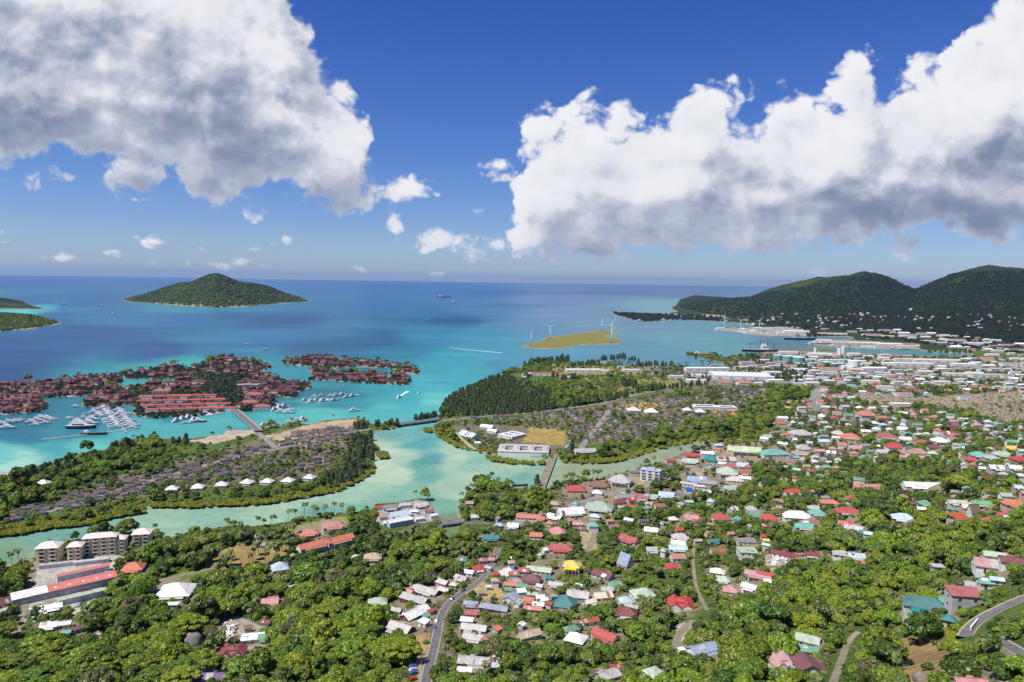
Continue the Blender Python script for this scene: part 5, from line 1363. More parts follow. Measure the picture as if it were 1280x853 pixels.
bridge('bridge', (497,533.5), (549,526.5), 14, 3.6, 'low road bridge between the peninsula and the pine plantation', 6)
bridge('bridge', (551,658.5), (578,655), 9, 2.6, 'short road bridge over the narrow creek', 2)
bridge('causeway', (692.5,570), (676,612), 9, 1.9, 'narrow stone causeway crossing the lagoon inlet', 12, False, noisy('causeway_stone', (.27,.20,.14), (.18,.14,.10), .3, .95), .4)
landmark(307, 527, 'the marina bridge'); landmark(523, 530, 'the low channel bridge'); landmark(565, 657, 'the short creek bridge'); landmark(684, 590, 'the stone causeway'); landmark(683, 546, 'the dry sports field'); landmark(620, 747, 'the sandy roadside lot')
landmark(527, 802, 'the ochre dirt lot'); landmark(1240, 770, 'the paved hairpin road'); landmark(1058, 815, 'the lowest dirt track'); landmark(315, 690, 'the palm grove clearing'); landmark(870, 735, "the slope's dirt lane"); landmark(1155, 820, 'the bare dirt bank')
landmark(640, 500, 'the pine plantation'); landmark(500, 650, 'the reclaimed quay'); landmark(1020, 500, 'the small canal'); landmark(1170, 510, 'the stony cemetery field'); landmark(430, 590, 'the tip of the peninsula'); landmark(60, 580, 'the pale beach')
def jetty(a, b_, w, label):
    ax, ay = sea(*a); bx, by = sea(*b_); L = math.hypot(bx - ax, by - ay); root = empty('jetty', (float(ax + bx) / 2, float(ay + by) / 2, 0), math.atan2(by - ay, bx - ax))
    mb = MB(); mb.box(-L/2, L/2, -w/2, w/2, .1, .75); mb.build('deck', noisy('jetty_boards', (.36,.35,.34), (.26,.25,.25), .5), root)
    for k in range(max(3, int(L / 18))):
        x = -L/2 + (k + .5) * L / max(3, int(L / 18)); mb = MB(); mb.tube([(x, w * .6, -2), (x, w * .6, 2.6)], .28); mb.build('pile', DARKM, root)
    tag(root, label, 'jetty')
jetty((137,512), (158,541), 4, 'main floating pontoon between two rows of yachts')
jetty((53,550), (170,537), 5, 'long floating jetty closing the yacht basin')
jetty((380,505), (448,494), 4, 'pontoon of the outer marina basin')
jetty((36,532), (74,523), 3.5, 'short pontoon among the left marina yachts')

# ------------------------------------------------------------------ cars
CARM = [mat('car_paint_' + n, c, .25, .6) for n, c in (('white', (.7,.7,.7)), ('blue', (.05,.09,.28)), ('dark', (.04,.045,.05)), ('red', (.45,.03,.03)), ('silver', (.4,.42,.44)))]
CARN = ['white', 'dark blue', 'black', 'red', 'silver']
def car_proto(k):
    root = empty('car', (0, 0, 0)); L, Wd = 4.3, 1.75
    prof = [(-2.15,.35),(-2.15,.85),(-1.75,.95),(-1.25,1.42),(.35,1.45),(1.0,.98),(2.0,.85),(2.15,.55),(2.15,.35)]
    vs = [(x, s * Wd / 2 * (.86 if z > 1.2 else 1), z) for s in (-1, 1) for x, z in prof]; n = len(prof)
    fs = [tuple(range(n - 1, -1, -1)), tuple(range(n, 2 * n))] + [(i, (i + 1) % n, n + (i + 1) % n, n + i) for i in range(n)]
    link('body', mesh_of('body', vs, fs, CARM[k]), root)
    mb = MB(); mb.box(-1.2, .4, -.80, .80, 1.02, 1.36); mb.build('windows', GLASS, root)
    for x in (-1.35, 1.35):
        for s in (-1, 1): mb = MB(); mb.tube([(x, s * .72, .33), (x, s * .92, .33)], .33, 12); mb.build('wheel', DARKM, root)
    return root
CP = {}
def car(px, py, k, px2, py2, label):
    p = hit1(px, py); q = hit1(px2, py2); o = copy_tree(CP[k]) if k in CP else car_proto(k); CP.setdefault(k, o)
    o.location = (p.x, p.y, p.z + .22); o.rotation_euler = (0, 0, math.atan2(q.y - p.y, q.x - p.x)); tag(o, label, 'car', 'cars on the roads and lots')
    HOUSES.append((p.x, p.y, 2.5, px, py, 10, p.y))
car(579, 739, 2, 590, 733, 'black car driving up the main road past the row houses'); car(565, 750, 2, 575, 743, 'black car on the bend of the main road'); car(545, 778, 0, 548, 764, 'white car parked at the roadside above the ochre dirt lot'); car(543.5, 786, 1, 546, 772, 'dark blue car parked nose-in beside the white roadside car')
car(516, 835, 1, 526, 833, 'dark blue car parked under the trees, farthest of three'); car(516.5, 839, 4, 526, 837, 'silver car parked in the middle under the trees'); car(517, 843, 1, 527, 841, 'dark blue car parked under the trees, nearest of its row'); car(516, 851, 3, 526, 849, 'red car at the lower edge beside the main road')
car(620, 693, 4, 625, 683, 'silver car at the top of the main road'); car(100, 758, 1, 110, 752, 'dark blue car on the pale yard by the warehouse'); car(132, 715, 0, 133, 700, 'white car on the yard lane left of the coral hip roof')
for i, (x, y) in enumerate([(85,700), (92,699), (99,698), (106,697), (122,694)]): car(x, y, [0, 4, 0, 2, 0][i], x + 2, y + 5, f'{CARN[[0,4,0,2,0][i]]} car parked by the apartments, {nth(i + 1)} from left')
HWY = [(566,525),(596,522),(622,520),(651,518),(690,513),(722,509),(748,505),(775,499),(806,491),(835,487),(868,482),(905,479)]
for i, (x, y) in enumerate(HWY):
    x2, y2 = HWY[min(i + 1, len(HWY) - 1)] if i < len(HWY) - 1 else (930, 477); car(x, y, i % 5, x2, y2, f'{CARN[i % 5]} car on the shore highway, {nth(i + 1)} from left')
wl = hit1(1213, 789); we = hit1(1222, 778); mb = MB(); L = math.hypot(we.x - wl.x, we.y - wl.y); mb.box(-L/2, L/2, -.2, .2, -1, 1.5); w_ = mb.build('parapet_wall', WHITEM, None, ((wl.x + we.x) / 2, (wl.y + we.y) / 2, (wl.z + we.z) / 2), math.atan2(we.y - wl.y, we.x - wl.x)); tag(w_, 'white roadside parapet wall at the bend of the hairpin road', 'wall')

# utility poles along the roads
POLEM = noisy('weathered_pole', (.26,.22,.18), (.18,.15,.12), 1.0)
for i, (u, v) in enumerate([(527,838),(534,812),(540,790),(546,770),(561,747),(583,734),(601,721),(609,704),(1232,765),(1262,751)]):
    p = hit1(u, v); root = empty('utility_pole', p); mb = MB(); mb.tube([(0, 0, -1), (0, 0, 8.5)], [.16, .11]); mb.build('pole', POLEM, root); mb = MB(); mb.box(-1.1, 1.1, -.07, .07, 7.7, 7.85); mb.build('crossarm', POLEM, root)
    tag(root, f'wooden utility pole beside the {"main" if i < 8 else "hairpin"} road, {nth(i + 1 if i < 8 else i - 7)} counted from the lower {"edge" if i < 8 else "bend"}', 'utility pole', 'utility poles along the roads')

# boulders and rubble
ROCKM = noisy('granite', (.16,.14,.13), (.26,.24,.22), .25, .95, 6, .6, 1.2)
def boulder(px, py, wpx, label, hk=.6):
    p = hit1(px, py); r = wpx * p.y / FPX / 2; vs, fs = [], []; n, mth = 16, 10
    for i in range(mth + 1):
        for j in range(n):
            a, e = 2 * math.pi * j / n, math.pi * i / mth - math.pi / 2; k = 1 + .5 * (float(fbm(np.array(math.cos(a) * math.cos(e) * 1.7 + px), np.array(math.sin(a) * math.cos(e) * 1.7 + math.sin(e) * 2.1 + py), 3)) - .5)
            vs.append((r * k * math.cos(a) * math.cos(e), r * k * .8 * math.sin(a) * math.cos(e), r * hk * k * math.sin(e) + r * .15))
    for i in range(mth):
        for j in range(n): fs.append((i*n + j, i*n + (j+1) % n, (i+1)*n + (j+1) % n, (i+1)*n + j))
    o = link('boulder', mesh_of('boulder', vs, fs, ROCKM, None, True), None, p); HOUSES.append((p.x, p.y, r, px, py - wpx * .2, wpx, p.y)); tag(o, label, 'boulder')
boulder(241, 805, 27, 'large dark granite boulder in the lower left wood', .95); boulder(1151, 850, 22, 'brown granite boulder on the dirt bank at the lower edge', .7); boulder(123, 797, 12, 'pale boulder beside the maroon shed roof below the warehouses')
rub = MB()
for cx, cy_, n_, rx, ry in [(283,788,110,16,8), (973,703,120,14,10), (955,690,40,8,5), (120,795,40,8,5), (52,768,90,26,9)]:
    P = hit(np.array([cx + random.gauss(0, .45) * rx for _ in range(n_)]), np.array([cy_ + random.gauss(0, .45) * ry for _ in range(n_)]))
    for x, y, z in P: s = random.uniform(.4, 1.3); rub.box(x - s, x + s, y - s * .7, y + s * .7, z - 1, z + s * .9, random.randint(0, 3), random.uniform(0, 3), (x, y))
tag(rub.build('rubble', [WHITEM, CONCM, TRACK, RM['rust']]), 'scattered pale rubble and scrap in the yards', 'rubble', kind='stuff')
gv_ = MB(); poly = [(1040,497),(1090,490),(1140,497),(1300,489),(1300,528),(1255,530),(1220,515),(1150,507),(1090,504)]
gx = RNG.uniform(1040, 1290, 5200); gy = RNG.uniform(489, 530, 5200); s_ = inside(poly, gx, gy)
for x, y, z in hit(gx[s_], gy[s_]): a = random.uniform(.5, 1.3); gv_.box(x - a, x + a, y - a * .6, y + a * .6, z - .5, z + random.uniform(.5, 1.5), random.choice([0, 1, 1, 2]))
tag(gv_.build('gravestones', [noisy('pale_stone', (.50,.45,.36), (.36,.32,.25), .3, .9), noisy('grey_stone', (.28,.245,.185), (.20,.17,.125), .3, .9), TRACK]), 'pale gravestones crowded over the stony cemetery field', 'gravestones', kind='stuff')

# ------------------------------------------------------------------ housing estates, islet villas, far houses: small, so one mesh each
DR = {'dark': noisy('estate_roof_dark', (.062,.058,.060), (.115,.105,.105), .4, .6, 4, rnd=.6), 'brown': noisy('estate_roof_brown', (.15,.085,.068), (.21,.14,.115), .4, .6, 4, rnd=.5), 'villa': noisy('villa_roof_red', (.145,.032,.034), (.092,.027,.031), .3, .6, 4, rnd=.6), 'hall': noisy('hall_roof_terracotta', (.42,.09,.055), (.30,.07,.05), .3, .6, 4, rnd=.4), 'pale': noisy('far_roof_pale', (.52,.50,.47), (.40,.38,.36), .2, .6, 4, rnd=.6)}
def small_mesh(name, L, W, h, rise, rm, wm, hip=False, twin=False):
    mb = MB(); wall_ring(mb, L, W, h, 0 if hip else rise - .05, 0, base=-3.0)
    o = len(mb.i); (mb.hip(L, W, h, rise, .5, .16) if hip else mb.gable(L, W, h, rise, .5, .16))
    mb.i = mb.i[:o] + [1] * (len(mb.i) - o)
    if twin:
        o = len(mb.i); wall_ring(mb, L * .45, W * 1.5, h - .02, 0, 0, cx=L * .2); o2 = len(mb.i); mb.hip(W * 1.5, L * .45, h, rise * .9, .4, .14); 
        nv = 8 + 2
        # turn the cross wing's roof a quarter round
        for q in range(len(mb.v) - 10, len(mb.v)): x, y, z = mb.v[q]; mb.v[q] = (L * .2 - y, x, z)
        mb.i = mb.i[:o2] + [1] * (len(mb.i) - o2)
    for x in np.linspace(-L * .35, L * .35, max(2, int(L / 4))): mb.box(x - .5, x + .5, -W/2 - .05, -W/2 + .05, .9, 2.1, 2); mb.box(x - .5, x + .5, W/2 - .05, W/2 + .05, .9, 2.1, 2)
    return mesh_of(name, mb.v, mb.f, [wm, rm, GLASS], mb.i)
EST = {k: [small_mesh('estate_house', 9.5, 7.5, 3.0 + q, 1.9, DR[k], WM[w], twin=tw) for q, w, tw in ((0, 'white', False), (1.2, 'greyish', True), (.4, 'tanwall', False))] for k in ('dark', 'brown')}
def interp_poly(pts, x): p = np.array(pts, float); return np.interp(x, p[:, 0], p[:, 1])
def estate(front, back, nrow, step, keep, wp, yaw, cat, where, mixk=.8, grp_='estate houses'):
    x0 = max(front[0][0], back[0][0]); x1 = min(front[-1][0], back[-1][0])
    for r in range(nrow):
        f = (r + .5) / nrow; xs = np.arange(x0 + random.uniform(0, step), x1, step * (1 - .25 * f)); n = 0
        ys = interp_poly(front, xs) * (1 - f) + interp_poly(back, xs) * f
        js = [(x + random.uniform(-1, 1), y + random.uniform(-.7, .7)) for x, y in zip(xs, ys) if random.random() < keep]
        js = [(x, y) for x, y in js if not any(abs(x - h[3]) < h[5] * .55 + 3 and abs(y - h[4]) < h[5] * .22 + 2.5 for h in HOUSES if h[5] > 10)]
        if not js: continue
        P = hit([q[0] for q in js], [q[1] for q in js])
        for (x, y), p in zip(js, P):
            k = 'dark' if random.random() < mixk else 'brown'
            o = link('estate_house', random.choice(EST[k]), None, p, R(yaw + random.choice([0, 0, 90, 8]))); s = wp * p[1] / FPX / 10.0 * random.uniform(.9, 1.15); o.scale = (s, s, s); n += 1
            HOUSES.append((p[0], p[1], 5 * s, x, y, wp, p[1]))
            tag(o, f'{"dark grey" if k == "dark" else "brownish"}-roofed estate house, {nth(n)} from left in the {nth(r + 1)} row {where}', cat, grp_)
estate([(0,657),(60,643),(110,634),(180,618),(250,606),(320,596),(400,588),(430,580)], [(0,645),(60,626),(120,610),(180,595),(250,578),(310,566),(355,548),(430,540)], 8, 10.5, .45, 7.6, 25, 'estate house', 'behind the peninsula mangroves', .6)
estate([(362,558),(440,550)], [(362,541),(440,534)], 4, 8.5, .95, 7.5, 5, 'estate house', 'of the brown causeway block', .35)
estate([(713,553),(760,553),(800,549),(850,539),(900,529),(962,516)], [(713,518),(760,511),(820,502),(860,496),(920,486),(962,480)], 9, 9.5, .60, 6.4, -8, 'estate house', 'back from the inlet mangroves', .65)
estate([(570,530),(640,527),(715,518)], [(570,524),(640,520),(715,512)], 2, 11, .8, 6.5, 4, 'estate house', 'below the pine plantation', .6)
landmark(200, 605, 'the peninsula estate'); landmark(820, 525, 'the inlet estate')

VIL = [small_mesh('islet_villa', 17, 10, 5.5, 3.0, DR['villa'], WM[w], True, tw) for w, tw in (('pinkish', True), ('cream', False), ('maroonwall', True))]
HAL = [small_mesh('waterfront_hall', 34, 11, 8.0, 3.2, DR['hall'], WM[w], hp) for w, hp in (('pinkish', True), ('white', False))]
def villas(key, name, rowh, step, keep, wp, prefix='red-roofed islet villa'):
    p = np.array(LANDS[key], float); y = p[:, 1].min() + rowh * .6; r = 0
    while y < p[:, 1].max():
        xs = np.arange(max(-15, p[:, 0].min()) + random.uniform(1, step), p[:, 0].max(), step); X1 = xs + np.array([random.uniform(-1.5, 1.5) for _ in xs]); Y1 = y + np.array([random.uniform(-.8, .8) for _ in xs])
        ok = inside(LANDS[key], X1, Y1) & inside(LANDS[key], X1, Y1 + 1.2) & inside(LANDS[key], X1 - 2.5, Y1) & inside(LANDS[key], X1 + 2.5, Y1)
        if key == 'e3': ok &= ~((X1 > 165) & (X1 < 285) & (Y1 > 488)) & ~((X1 > 255) & (X1 < 300) & (Y1 < 512) & (Y1 > 470))
        if ok.any():
            r += 1; n = 0; P = hit(X1[ok], Y1[ok])
            for x, yy_, q in zip(X1[ok], Y1[ok], P):
                if random.random() > keep: continue
                o = link('islet_villa', random.choice(VIL), None, q, R(random.choice([0, 10, -12, 80]))); s = wp * q[1] / FPX / 17 * random.uniform(.85, 1.2); o.scale = (s, s, s); n += 1
                HOUSES.append((q[0], q[1], 8 * s, x, yy_, wp, q[1]))
                tag(o, f'{prefix}, {nth(n)} from left in row {CARD[min(r, 12)]} of {name}', 'villa', 'red-roofed villas of the marina islets')
        y += rowh
villas('e1', 'the long outer left islet', 4.6, 9.0, .85, 8.5); villas('e2', 'the near left islet', 5.2, 9, .85, 10); villas('e3', 'the central marina islet', 5.6, 9.5, .8, 9.5)
villas('e4', 'the middle outer islet', 4.6, 10, .8, 8.5); villas('e5', 'the right inner islet', 4.4, 8.5, .85, 9); villas('e6', 'the curved far right islet', 3.4, 9, .8, 7.5)
n = 0
for r_, (x0, x1, y) in enumerate([(176,262,499), (172,270,504.5), (178,278,510), (184,284,515)]):
    for j, x in enumerate(np.arange(x0, x1, 16)):
        q = hit([x + 7], [y - j * .35])[0]; o = link('waterfront_hall', random.choice(HAL), None, q, R(6)); s = 16.5 * q[1] / FPX / 34; o.scale = (s, s * 1.1, s * .9)
        HOUSES.append((q[0], q[1], 15 * s, x + 7, y, 17, q[1])); tag(o, f'terracotta waterfront hall, {nth(j + 1)} from left in the {nth(r_ + 1)} row from the back', 'waterfront hall', 'terracotta halls beside the yacht basin')
landmark(230, 507, 'the terracotta waterfront halls')
for x, y, w, st in [(202,489,22,3), (310,481,26,2), (312,503,22,2), (328,508,20,2), (318,493,22,2)]:
    block(x, y, w, 5, .35, st, 'greyish' if y < 490 else 'white', RM['lightgrey'] if y < 482 else RM['rust'], 'apartment block', 'marina apartment block with balconies', None, y > 482, 'apartment_block')
FARH = [small_mesh('far_house', 16, 11, 6, 3, DR[k], WM['white'], True) for k in ('pale', 'pale', 'hall')]
c = 0; fx, fy = [], []
for _ in range(4000):
    if c >= 95: break
    x = random.uniform(930, 1290); y = random.gauss(0, 1)
    y = interp_poly([(930,405),(960,402),(1010,404),(1060,402),(1100,400),(1160,400),(1220,404),(1290,408)], x) + y * 7 - 1
    if y < 372 or y > 424: continue
    if any(abs(x - a) < 4 and abs(y - b_) < 2 for a, b_ in zip(fx, fy)): continue
    fx.append(x); fy.append(y); c += 1
for x, y, q in zip(fx, fy, hit(fx, fy)):
    i = random.randrange(3); o = link('hillside_house', FARH[i], None, q, R(random.uniform(-40, 40))); s = random.uniform(2.0, 4.2) * q[1] / FPX / 16; o.scale = (s, s, s)
    tag(o, f'{"reddish" if i == 2 else "pale"} tiny house on the far forested {"ridge slope" if x < 1130 else "mountainside"}', 'hillside house', f'{"reddish" if i == 2 else "pale"} houses dotted over the far {"ridge slope" if x < 1130 else "mountainside"}')

# ------------------------------------------------------------------ vegetation
def leaf_mat(name, c, c2, tr=.38):
    mt = bpy.data.materials.new(name); mt.use_nodes = True; nt = mt.node_tree; nt.nodes.clear()
    out = nt.nodes.new('ShaderNodeOutputMaterial'); d = nt.nodes.new('ShaderNodeBsdfDiffuse'); t = nt.nodes.new('ShaderNodeBsdfTranslucent'); g = nt.nodes.new('ShaderNodeBsdfGlossy'); g.inputs['Roughness'].default_value = .45
    oi = nt.nodes.new('ShaderNodeObjectInfo'); ge = nt.nodes.new('ShaderNodeNewGeometry'); rv = V(nt, oi.outputs['Random']); ri = V(nt, ge.outputs['Random Per Island'])
    f = (rv * .65 + ri * .35); col = mixc(nt, f, c, c2)
    h = nt.nodes.new('ShaderNodeHueSaturation'); nt.links.new(col, h.inputs['Color']); nt.links.new((rv * 17.0)._m('FRACT').__mul__(.05).__add__(.475).s, h.inputs['Hue']); nt.links.new((ri * .5 + .75).s, h.inputs['Value'])
    nt.links.new(h.outputs[0], d.inputs[0]); nt.links.new(h.outputs[0], t.inputs[0])
    m1 = nt.nodes.new('ShaderNodeMixShader'); m1.inputs[0].default_value = tr; nt.links.new(d.outputs[0], m1.inputs[1]); nt.links.new(t.outputs[0], m1.inputs[2])
    m2 = nt.nodes.new('ShaderNodeMixShader'); m2.inputs[0].default_value = .04; nt.links.new(m1.outputs[0], m2.inputs[1]); nt.links.new(g.outputs[0], m2.inputs[2]); nt.links.new(m2.outputs[0], out.inputs[0]); return mt
TONE = {'dark': leaf_mat('leaves_dark', (.072,.125,.018), (.120,.190,.028)), 'mid': leaf_mat('leaves_mid', (.145,.225,.020), (.215,.300,.030)), 'bright': leaf_mat('leaves_bright', (.205,.305,.020), (.285,.375,.030), .35), 'olive': leaf_mat('leaves_olive', (.17,.17,.06), (.24,.23,.09)),
        'pine': leaf_mat('leaves_pine', (.050,.082,.024), (.078,.112,.032), .15), 'palm': leaf_mat('leaves_palm', (.095,.140,.028), (.16,.19,.045), .2), 'mangrove': leaf_mat('leaves_mangrove', (.19,.235,.012), (.33,.34,.018), .25), 'deep': leaf_mat('leaves_deep_shaded', (.013,.027,.015), (.022,.038,.018), .08), 'yellow': leaf_mat('leaves_yellow', (.40,.36,.02), (.30,.32,.03), .3)}  # deep: dark greenery, leaf colour lowered further as painted cloud shade on far hills
BARK = noisy('bark', (.13,.10,.075), (.22,.19,.15), 1.5, .95)

def quads(C, N, S, rng, asp=1.0):
    n = len(C); N = N / np.linalg.norm(N, axis=1, keepdims=True); r = rng.normal(size=(n, 3)); A = np.cross(N, r); A /= np.linalg.norm(A, axis=1, keepdims=True); B = np.cross(N, A)
    S = S[:, None]; k = rng.uniform(.55, 1.0, (n, 4, 1))
    v = np.stack([C - (A * asp + B * .15) * S * k[:, 0], C - B * S * k[:, 1] + N * S * .12, C + A * asp * S * k[:, 2], C + B * S * k[:, 3] - N * S * .15], 1).reshape(-1, 3)
    return v, np.arange(4 * n).reshape(-1, 4)
def mesh_np(name, v, f, mt, smooth=False):
    me = bpy.data.meshes.new(name); me.from_pydata(v.tolist(), [], f.tolist() if hasattr(f, 'tolist') else f); me.materials.append(mt); me.update(); return me
def ico(c, r, n=8, m_=5):
    v, f = [], []
    for i in range(m_ + 1):
        for j in range(n): a, e = 2 * math.pi * j / n, math.pi * i / m_ - math.pi / 2; v.append((c[0] + r[0] * math.cos(a) * math.cos(e), c[1] + r[1] * math.sin(a) * math.cos(e), c[2] + r[2] * math.sin(e)))
    for i in range(m_):
        for j in range(n): f.append((i*n + j, i*n + (j+1) % n, (i+1)*n + (j+1) % n, (i+1)*n + j))
    return v, f
def crown_broad(seed, tone, nl=12, nq=1900, flat=.75, sz=.115, spread=.68):
    rng = np.random.default_rng(seed); vs, fs, o = [], [], 0; per = nq // nl
    for k in range(nl):
        a = 2.4 * k + rng.uniform(-.5, .5); rr = spread * math.sqrt((k + .3) / nl) * rng.uniform(.8, 1.15); z = (1 - (rr / spread) ** 1.6 * .75) * flat * rng.uniform(.7, 1.1) - .12
        c = np.array([rr * math.cos(a), rr * math.sin(a), z]); lr = rng.uniform(.26, .42); R3 = np.array([lr, lr, lr * .78])
        d = rng.normal(size=(per, 3)); d[:, 2] = np.where(rng.random(per) < .72, np.abs(d[:, 2]), d[:, 2]); d /= np.linalg.norm(d, axis=1, keepdims=True)
        C = c + d * R3 * rng.uniform(.80, 1.10, (per, 1)); N = d + rng.normal(size=(per, 3)) * .55 + np.array([0, 0, .25])
        v, f = quads(C, N, rng.uniform(.6, 1.25, per) * sz, rng); vs.append(v); fs += (f + o).tolist(); o += len(v)
        v, f = ico(c, R3 * .80); vs.append(np.array(v)); fs += [tuple(q + o for q in t) for t in f]; o += len(v)
    return mesh_np('crown', np.concatenate(vs), fs, TONE[tone])
def crown_spread(seed, tone):                              # umbrella crowns built of many flat sprays
    rng = np.random.default_rng(seed); vs, fs, o = [], [], 0; nl = 26
    for k in range(nl):
        a = 2.4 * k + rng.uniform(-.3, .3); rr = .92 * math.sqrt((k + .4) / nl); c = np.array([rr * math.cos(a), rr * math.sin(a), .40 * (1 - rr ** 2) + rng.uniform(-.07, .07)]); lr = rng.uniform(.17, .27); R3 = np.array([lr, lr, lr * .34]); per = 95
        d = rng.normal(size=(per, 3)); d[:, 2] = np.abs(d[:, 2]); d /= np.linalg.norm(d, axis=1, keepdims=True); C = c + d * R3 * rng.uniform(.75, 1.12, (per, 1)); N = d * np.array([.6, .6, 1.2]) + rng.normal(size=(per, 3)) * .45
        v, f = quads(C, N, rng.uniform(.5, 1.1, per) * .075, rng); vs.append(v); fs += (f + o).tolist(); o += len(v)
        v, f = ico(c, R3 * .8); vs.append(np.array(v)); fs += [tuple(q + o for q in t) for t in f]; o += len(v)
    return mesh_np('crown', np.concatenate(vs), fs, TONE[tone])
def crown_pine(seed):                                      # casuarina: ragged upright plume, height 2, radius about .42
    rng = np.random.default_rng(seed); n = 900; z = rng.random(n) ** .85; rad = (.50 * (1 - z) ** .55 * np.clip(z * 5, .35, 1) + .04) * rng.uniform(.25, 1.05, n); a = rng.uniform(0, 6.283, n) ; rad *= 1 + .25 * np.sin(a * 3 + z * 9 + seed)
    C = np.stack([rad * np.cos(a), rad * np.sin(a), z * 2 - .15 * rad], 1); N = np.stack([np.cos(a), np.sin(a), .5 + 0 * a], 1) + rng.normal(size=(n, 3)) * .5
    v, f = quads(C, N, rng.uniform(.05, .12, n), rng, 1.3); v2, f2 = ico((0, 0, .8), (.30, .30, .72), 7, 6)
    return mesh_np('crown', np.concatenate([v, np.array(v2)]), f.tolist() + [tuple(q + len(v) for q in t) for t in f2], TONE['pine'])
def crown_palm(seed):                                      # fronds around the top of a trunk; unit = frond length
    rng = np.random.default_rng(seed); vs, fs, o = [], [], 0
    for k in range(17):
        a = 2.4 * k; up = rng.uniform(-.25, 1.0); pts = []; x, z, sl = 0, 0, up
        for j in range(8): pts.append((x, z)); st = 1 / 7; x += st * math.cos(sl); z += st * math.sin(sl); sl -= .30
        ca, sa = math.cos(a), math.sin(a)
        for j, (x, z) in enumerate(pts):
            w = .17 * math.sin(math.pi * min(1, .12 + j / 7.6)) + .01
            for s in (-1, 0, 1): vs.append((x * ca - s * w * sa, x * sa + s * w * ca, z - abs(s) * w * .55))
        for j in range(7):
            b_ = o + 3 * j; fs += [(b_, b_ + 1, b_ + 4, b_ + 3), (b_ + 1, b_ + 2, b_ + 5, b_ + 4)]
        o += 24
    return mesh_np('crown', np.array(vs), fs, TONE['palm'])
def trunk_mesh(seed, kind):
    rng = random.Random(seed); mb = MB()
    if kind == 'broad':
        mb.tube([(0, 0, -1.5), (.02, 0, .25), (.03, .02, .75)], [.075, .058, .045], 7)
        for k in range(5): a = k * 1.3 + rng.random(); mb.tube([(.03, .02, .55), (.25 * math.cos(a), .25 * math.sin(a), .9), (.5 * math.cos(a), .5 * math.sin(a), 1.12)], [.035, .024, .010], 5)
    elif kind == 'pine': mb.tube([(0, 0, -.3), (0, 0, .6), (0, 0, 1.7)], [.035, .025, .008], 6)
    else: c = rng.uniform(-.25, .25); mb.tube([(0, 0, -.5), (c * .2, 0, .6), (c * .55, .05, 1.3), (c, .08, 2.0)], [.055, .042, .036, .032], 6)
    return mesh_of('trunk', mb.v, mb.f, BARK, None, True)
CROWN = {}
for t_ in ('dark', 'mid', 'bright', 'olive'): CROWN[t_] = [crown_broad(hash(t_) % 97 * 0 + i + {'dark': 10, 'mid': 20, 'bright': 30, 'olive': 40}[t_], t_, [12, 9, 15][i % 3], flat=[.75, .95, .6][i % 3]) for i in range(2 if t_ == 'olive' else 3)]
CROWN['spread'] = [crown_spread(51, 'bright'), crown_spread(52, 'mid')]
CROWN['pine'] = [crown_pine(61 + i) for i in range(3)]; CROWN['palm'] = [crown_palm(71 + i) for i in range(3)]
CROWN['mangrove'] = [crown_broad(81, 'mangrove', 7, 700, .55, .15), crown_broad(82, 'mangrove', 6, 700, .5, .16)]; CROWN['bush'] = [crown_broad(83, 'mid', 6, 420, .6, .17), crown_broad(84, 'dark', 6, 420, .6, .17), crown_broad(85, 'bright', 5, 420, .6, .17), crown_broad(86, 'olive', 5, 420, .6, .17)]
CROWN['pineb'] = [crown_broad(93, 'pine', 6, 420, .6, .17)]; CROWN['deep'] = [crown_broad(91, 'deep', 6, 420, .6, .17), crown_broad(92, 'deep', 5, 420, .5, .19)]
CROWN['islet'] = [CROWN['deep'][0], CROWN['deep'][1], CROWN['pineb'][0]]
CROWN['yellow'] = [crown_broad(87, 'yellow', 7, 700, .55, .15)]
TRUNK = {'broad': [trunk_mesh(i, 'broad') for i in range(3)], 'pine': [trunk_mesh(9, 'pine')], 'palm': [trunk_mesh(20 + i, 'palm') for i in range(3)]}
KNAME = {'dark': ('broadleaf_tree', 'dark green broadleaf tree'), 'mid': ('broadleaf_tree', 'green broadleaf tree'), 'bright': ('broadleaf_tree', 'bright green broadleaf tree'), 'olive': ('broadleaf_tree', 'olive-brown broadleaf tree'), 'spread': ('spreading_tree', 'flat-crowned spreading tree'), 'pine': ('casuarina_tree', 'dark feathery casuarina tree'), 'palm': ('palm_tree', 'coconut palm')}
STUFF = {}                                                 # stuff name -> list of (x, y, z, mesh, scale, rot)
def tree(kind, x, y, z, r, px, py):
    nm, base = KNAME[kind]; root = empty(nm, (x, y, z), random.uniform(0, 6.28))
    me = random.choice(CROWN[kind])
    if kind == 'palm':
        c = link('crown', me, root); i = random.randrange(3); t = link('trunk', TRUNK['palm'][i], root); h = r * random.uniform(1.7, 2.6); t.scale = (r, r, h / 2); e = TRUNK['palm'][i].vertices[20].co
        tip = np.mean([TRUNK['palm'][i].vertices[k].co[:] for k in range(18, 24)], 0); c.location = (tip[0] * r, tip[1] * r, tip[2] * h / 2); c.scale = (r, r, r)
    elif kind == 'pine':
        h = r * random.uniform(2.0, 2.6); c = link('crown', me, root, (0, 0, h * .10)); c.scale = (r * 1.7, r * 1.7, h * .5); t = link('trunk', TRUNK['pine'][0], root); t.scale = (r * 1.6, r * 1.6, h * .5)
    else:
        hh = {'spread': .80}.get(kind, random.uniform(.62, .95)); c = link('crown', me, root, (0, 0, r * hh)); c.scale = (r, r, r * random.uniform(.85, 1.2)); t = link('trunk', random.choice(TRUNK['broad']), root); t.scale = (r, r, r * hh * 1.0)
    item(root, px, py, base, 'palm' if kind == 'palm' else 'tree', None, 2)
def stuff(name, me, x, y, z, s, sz=None): STUFF.setdefault(name, []).append((x, y, z, me, s, sz or s))

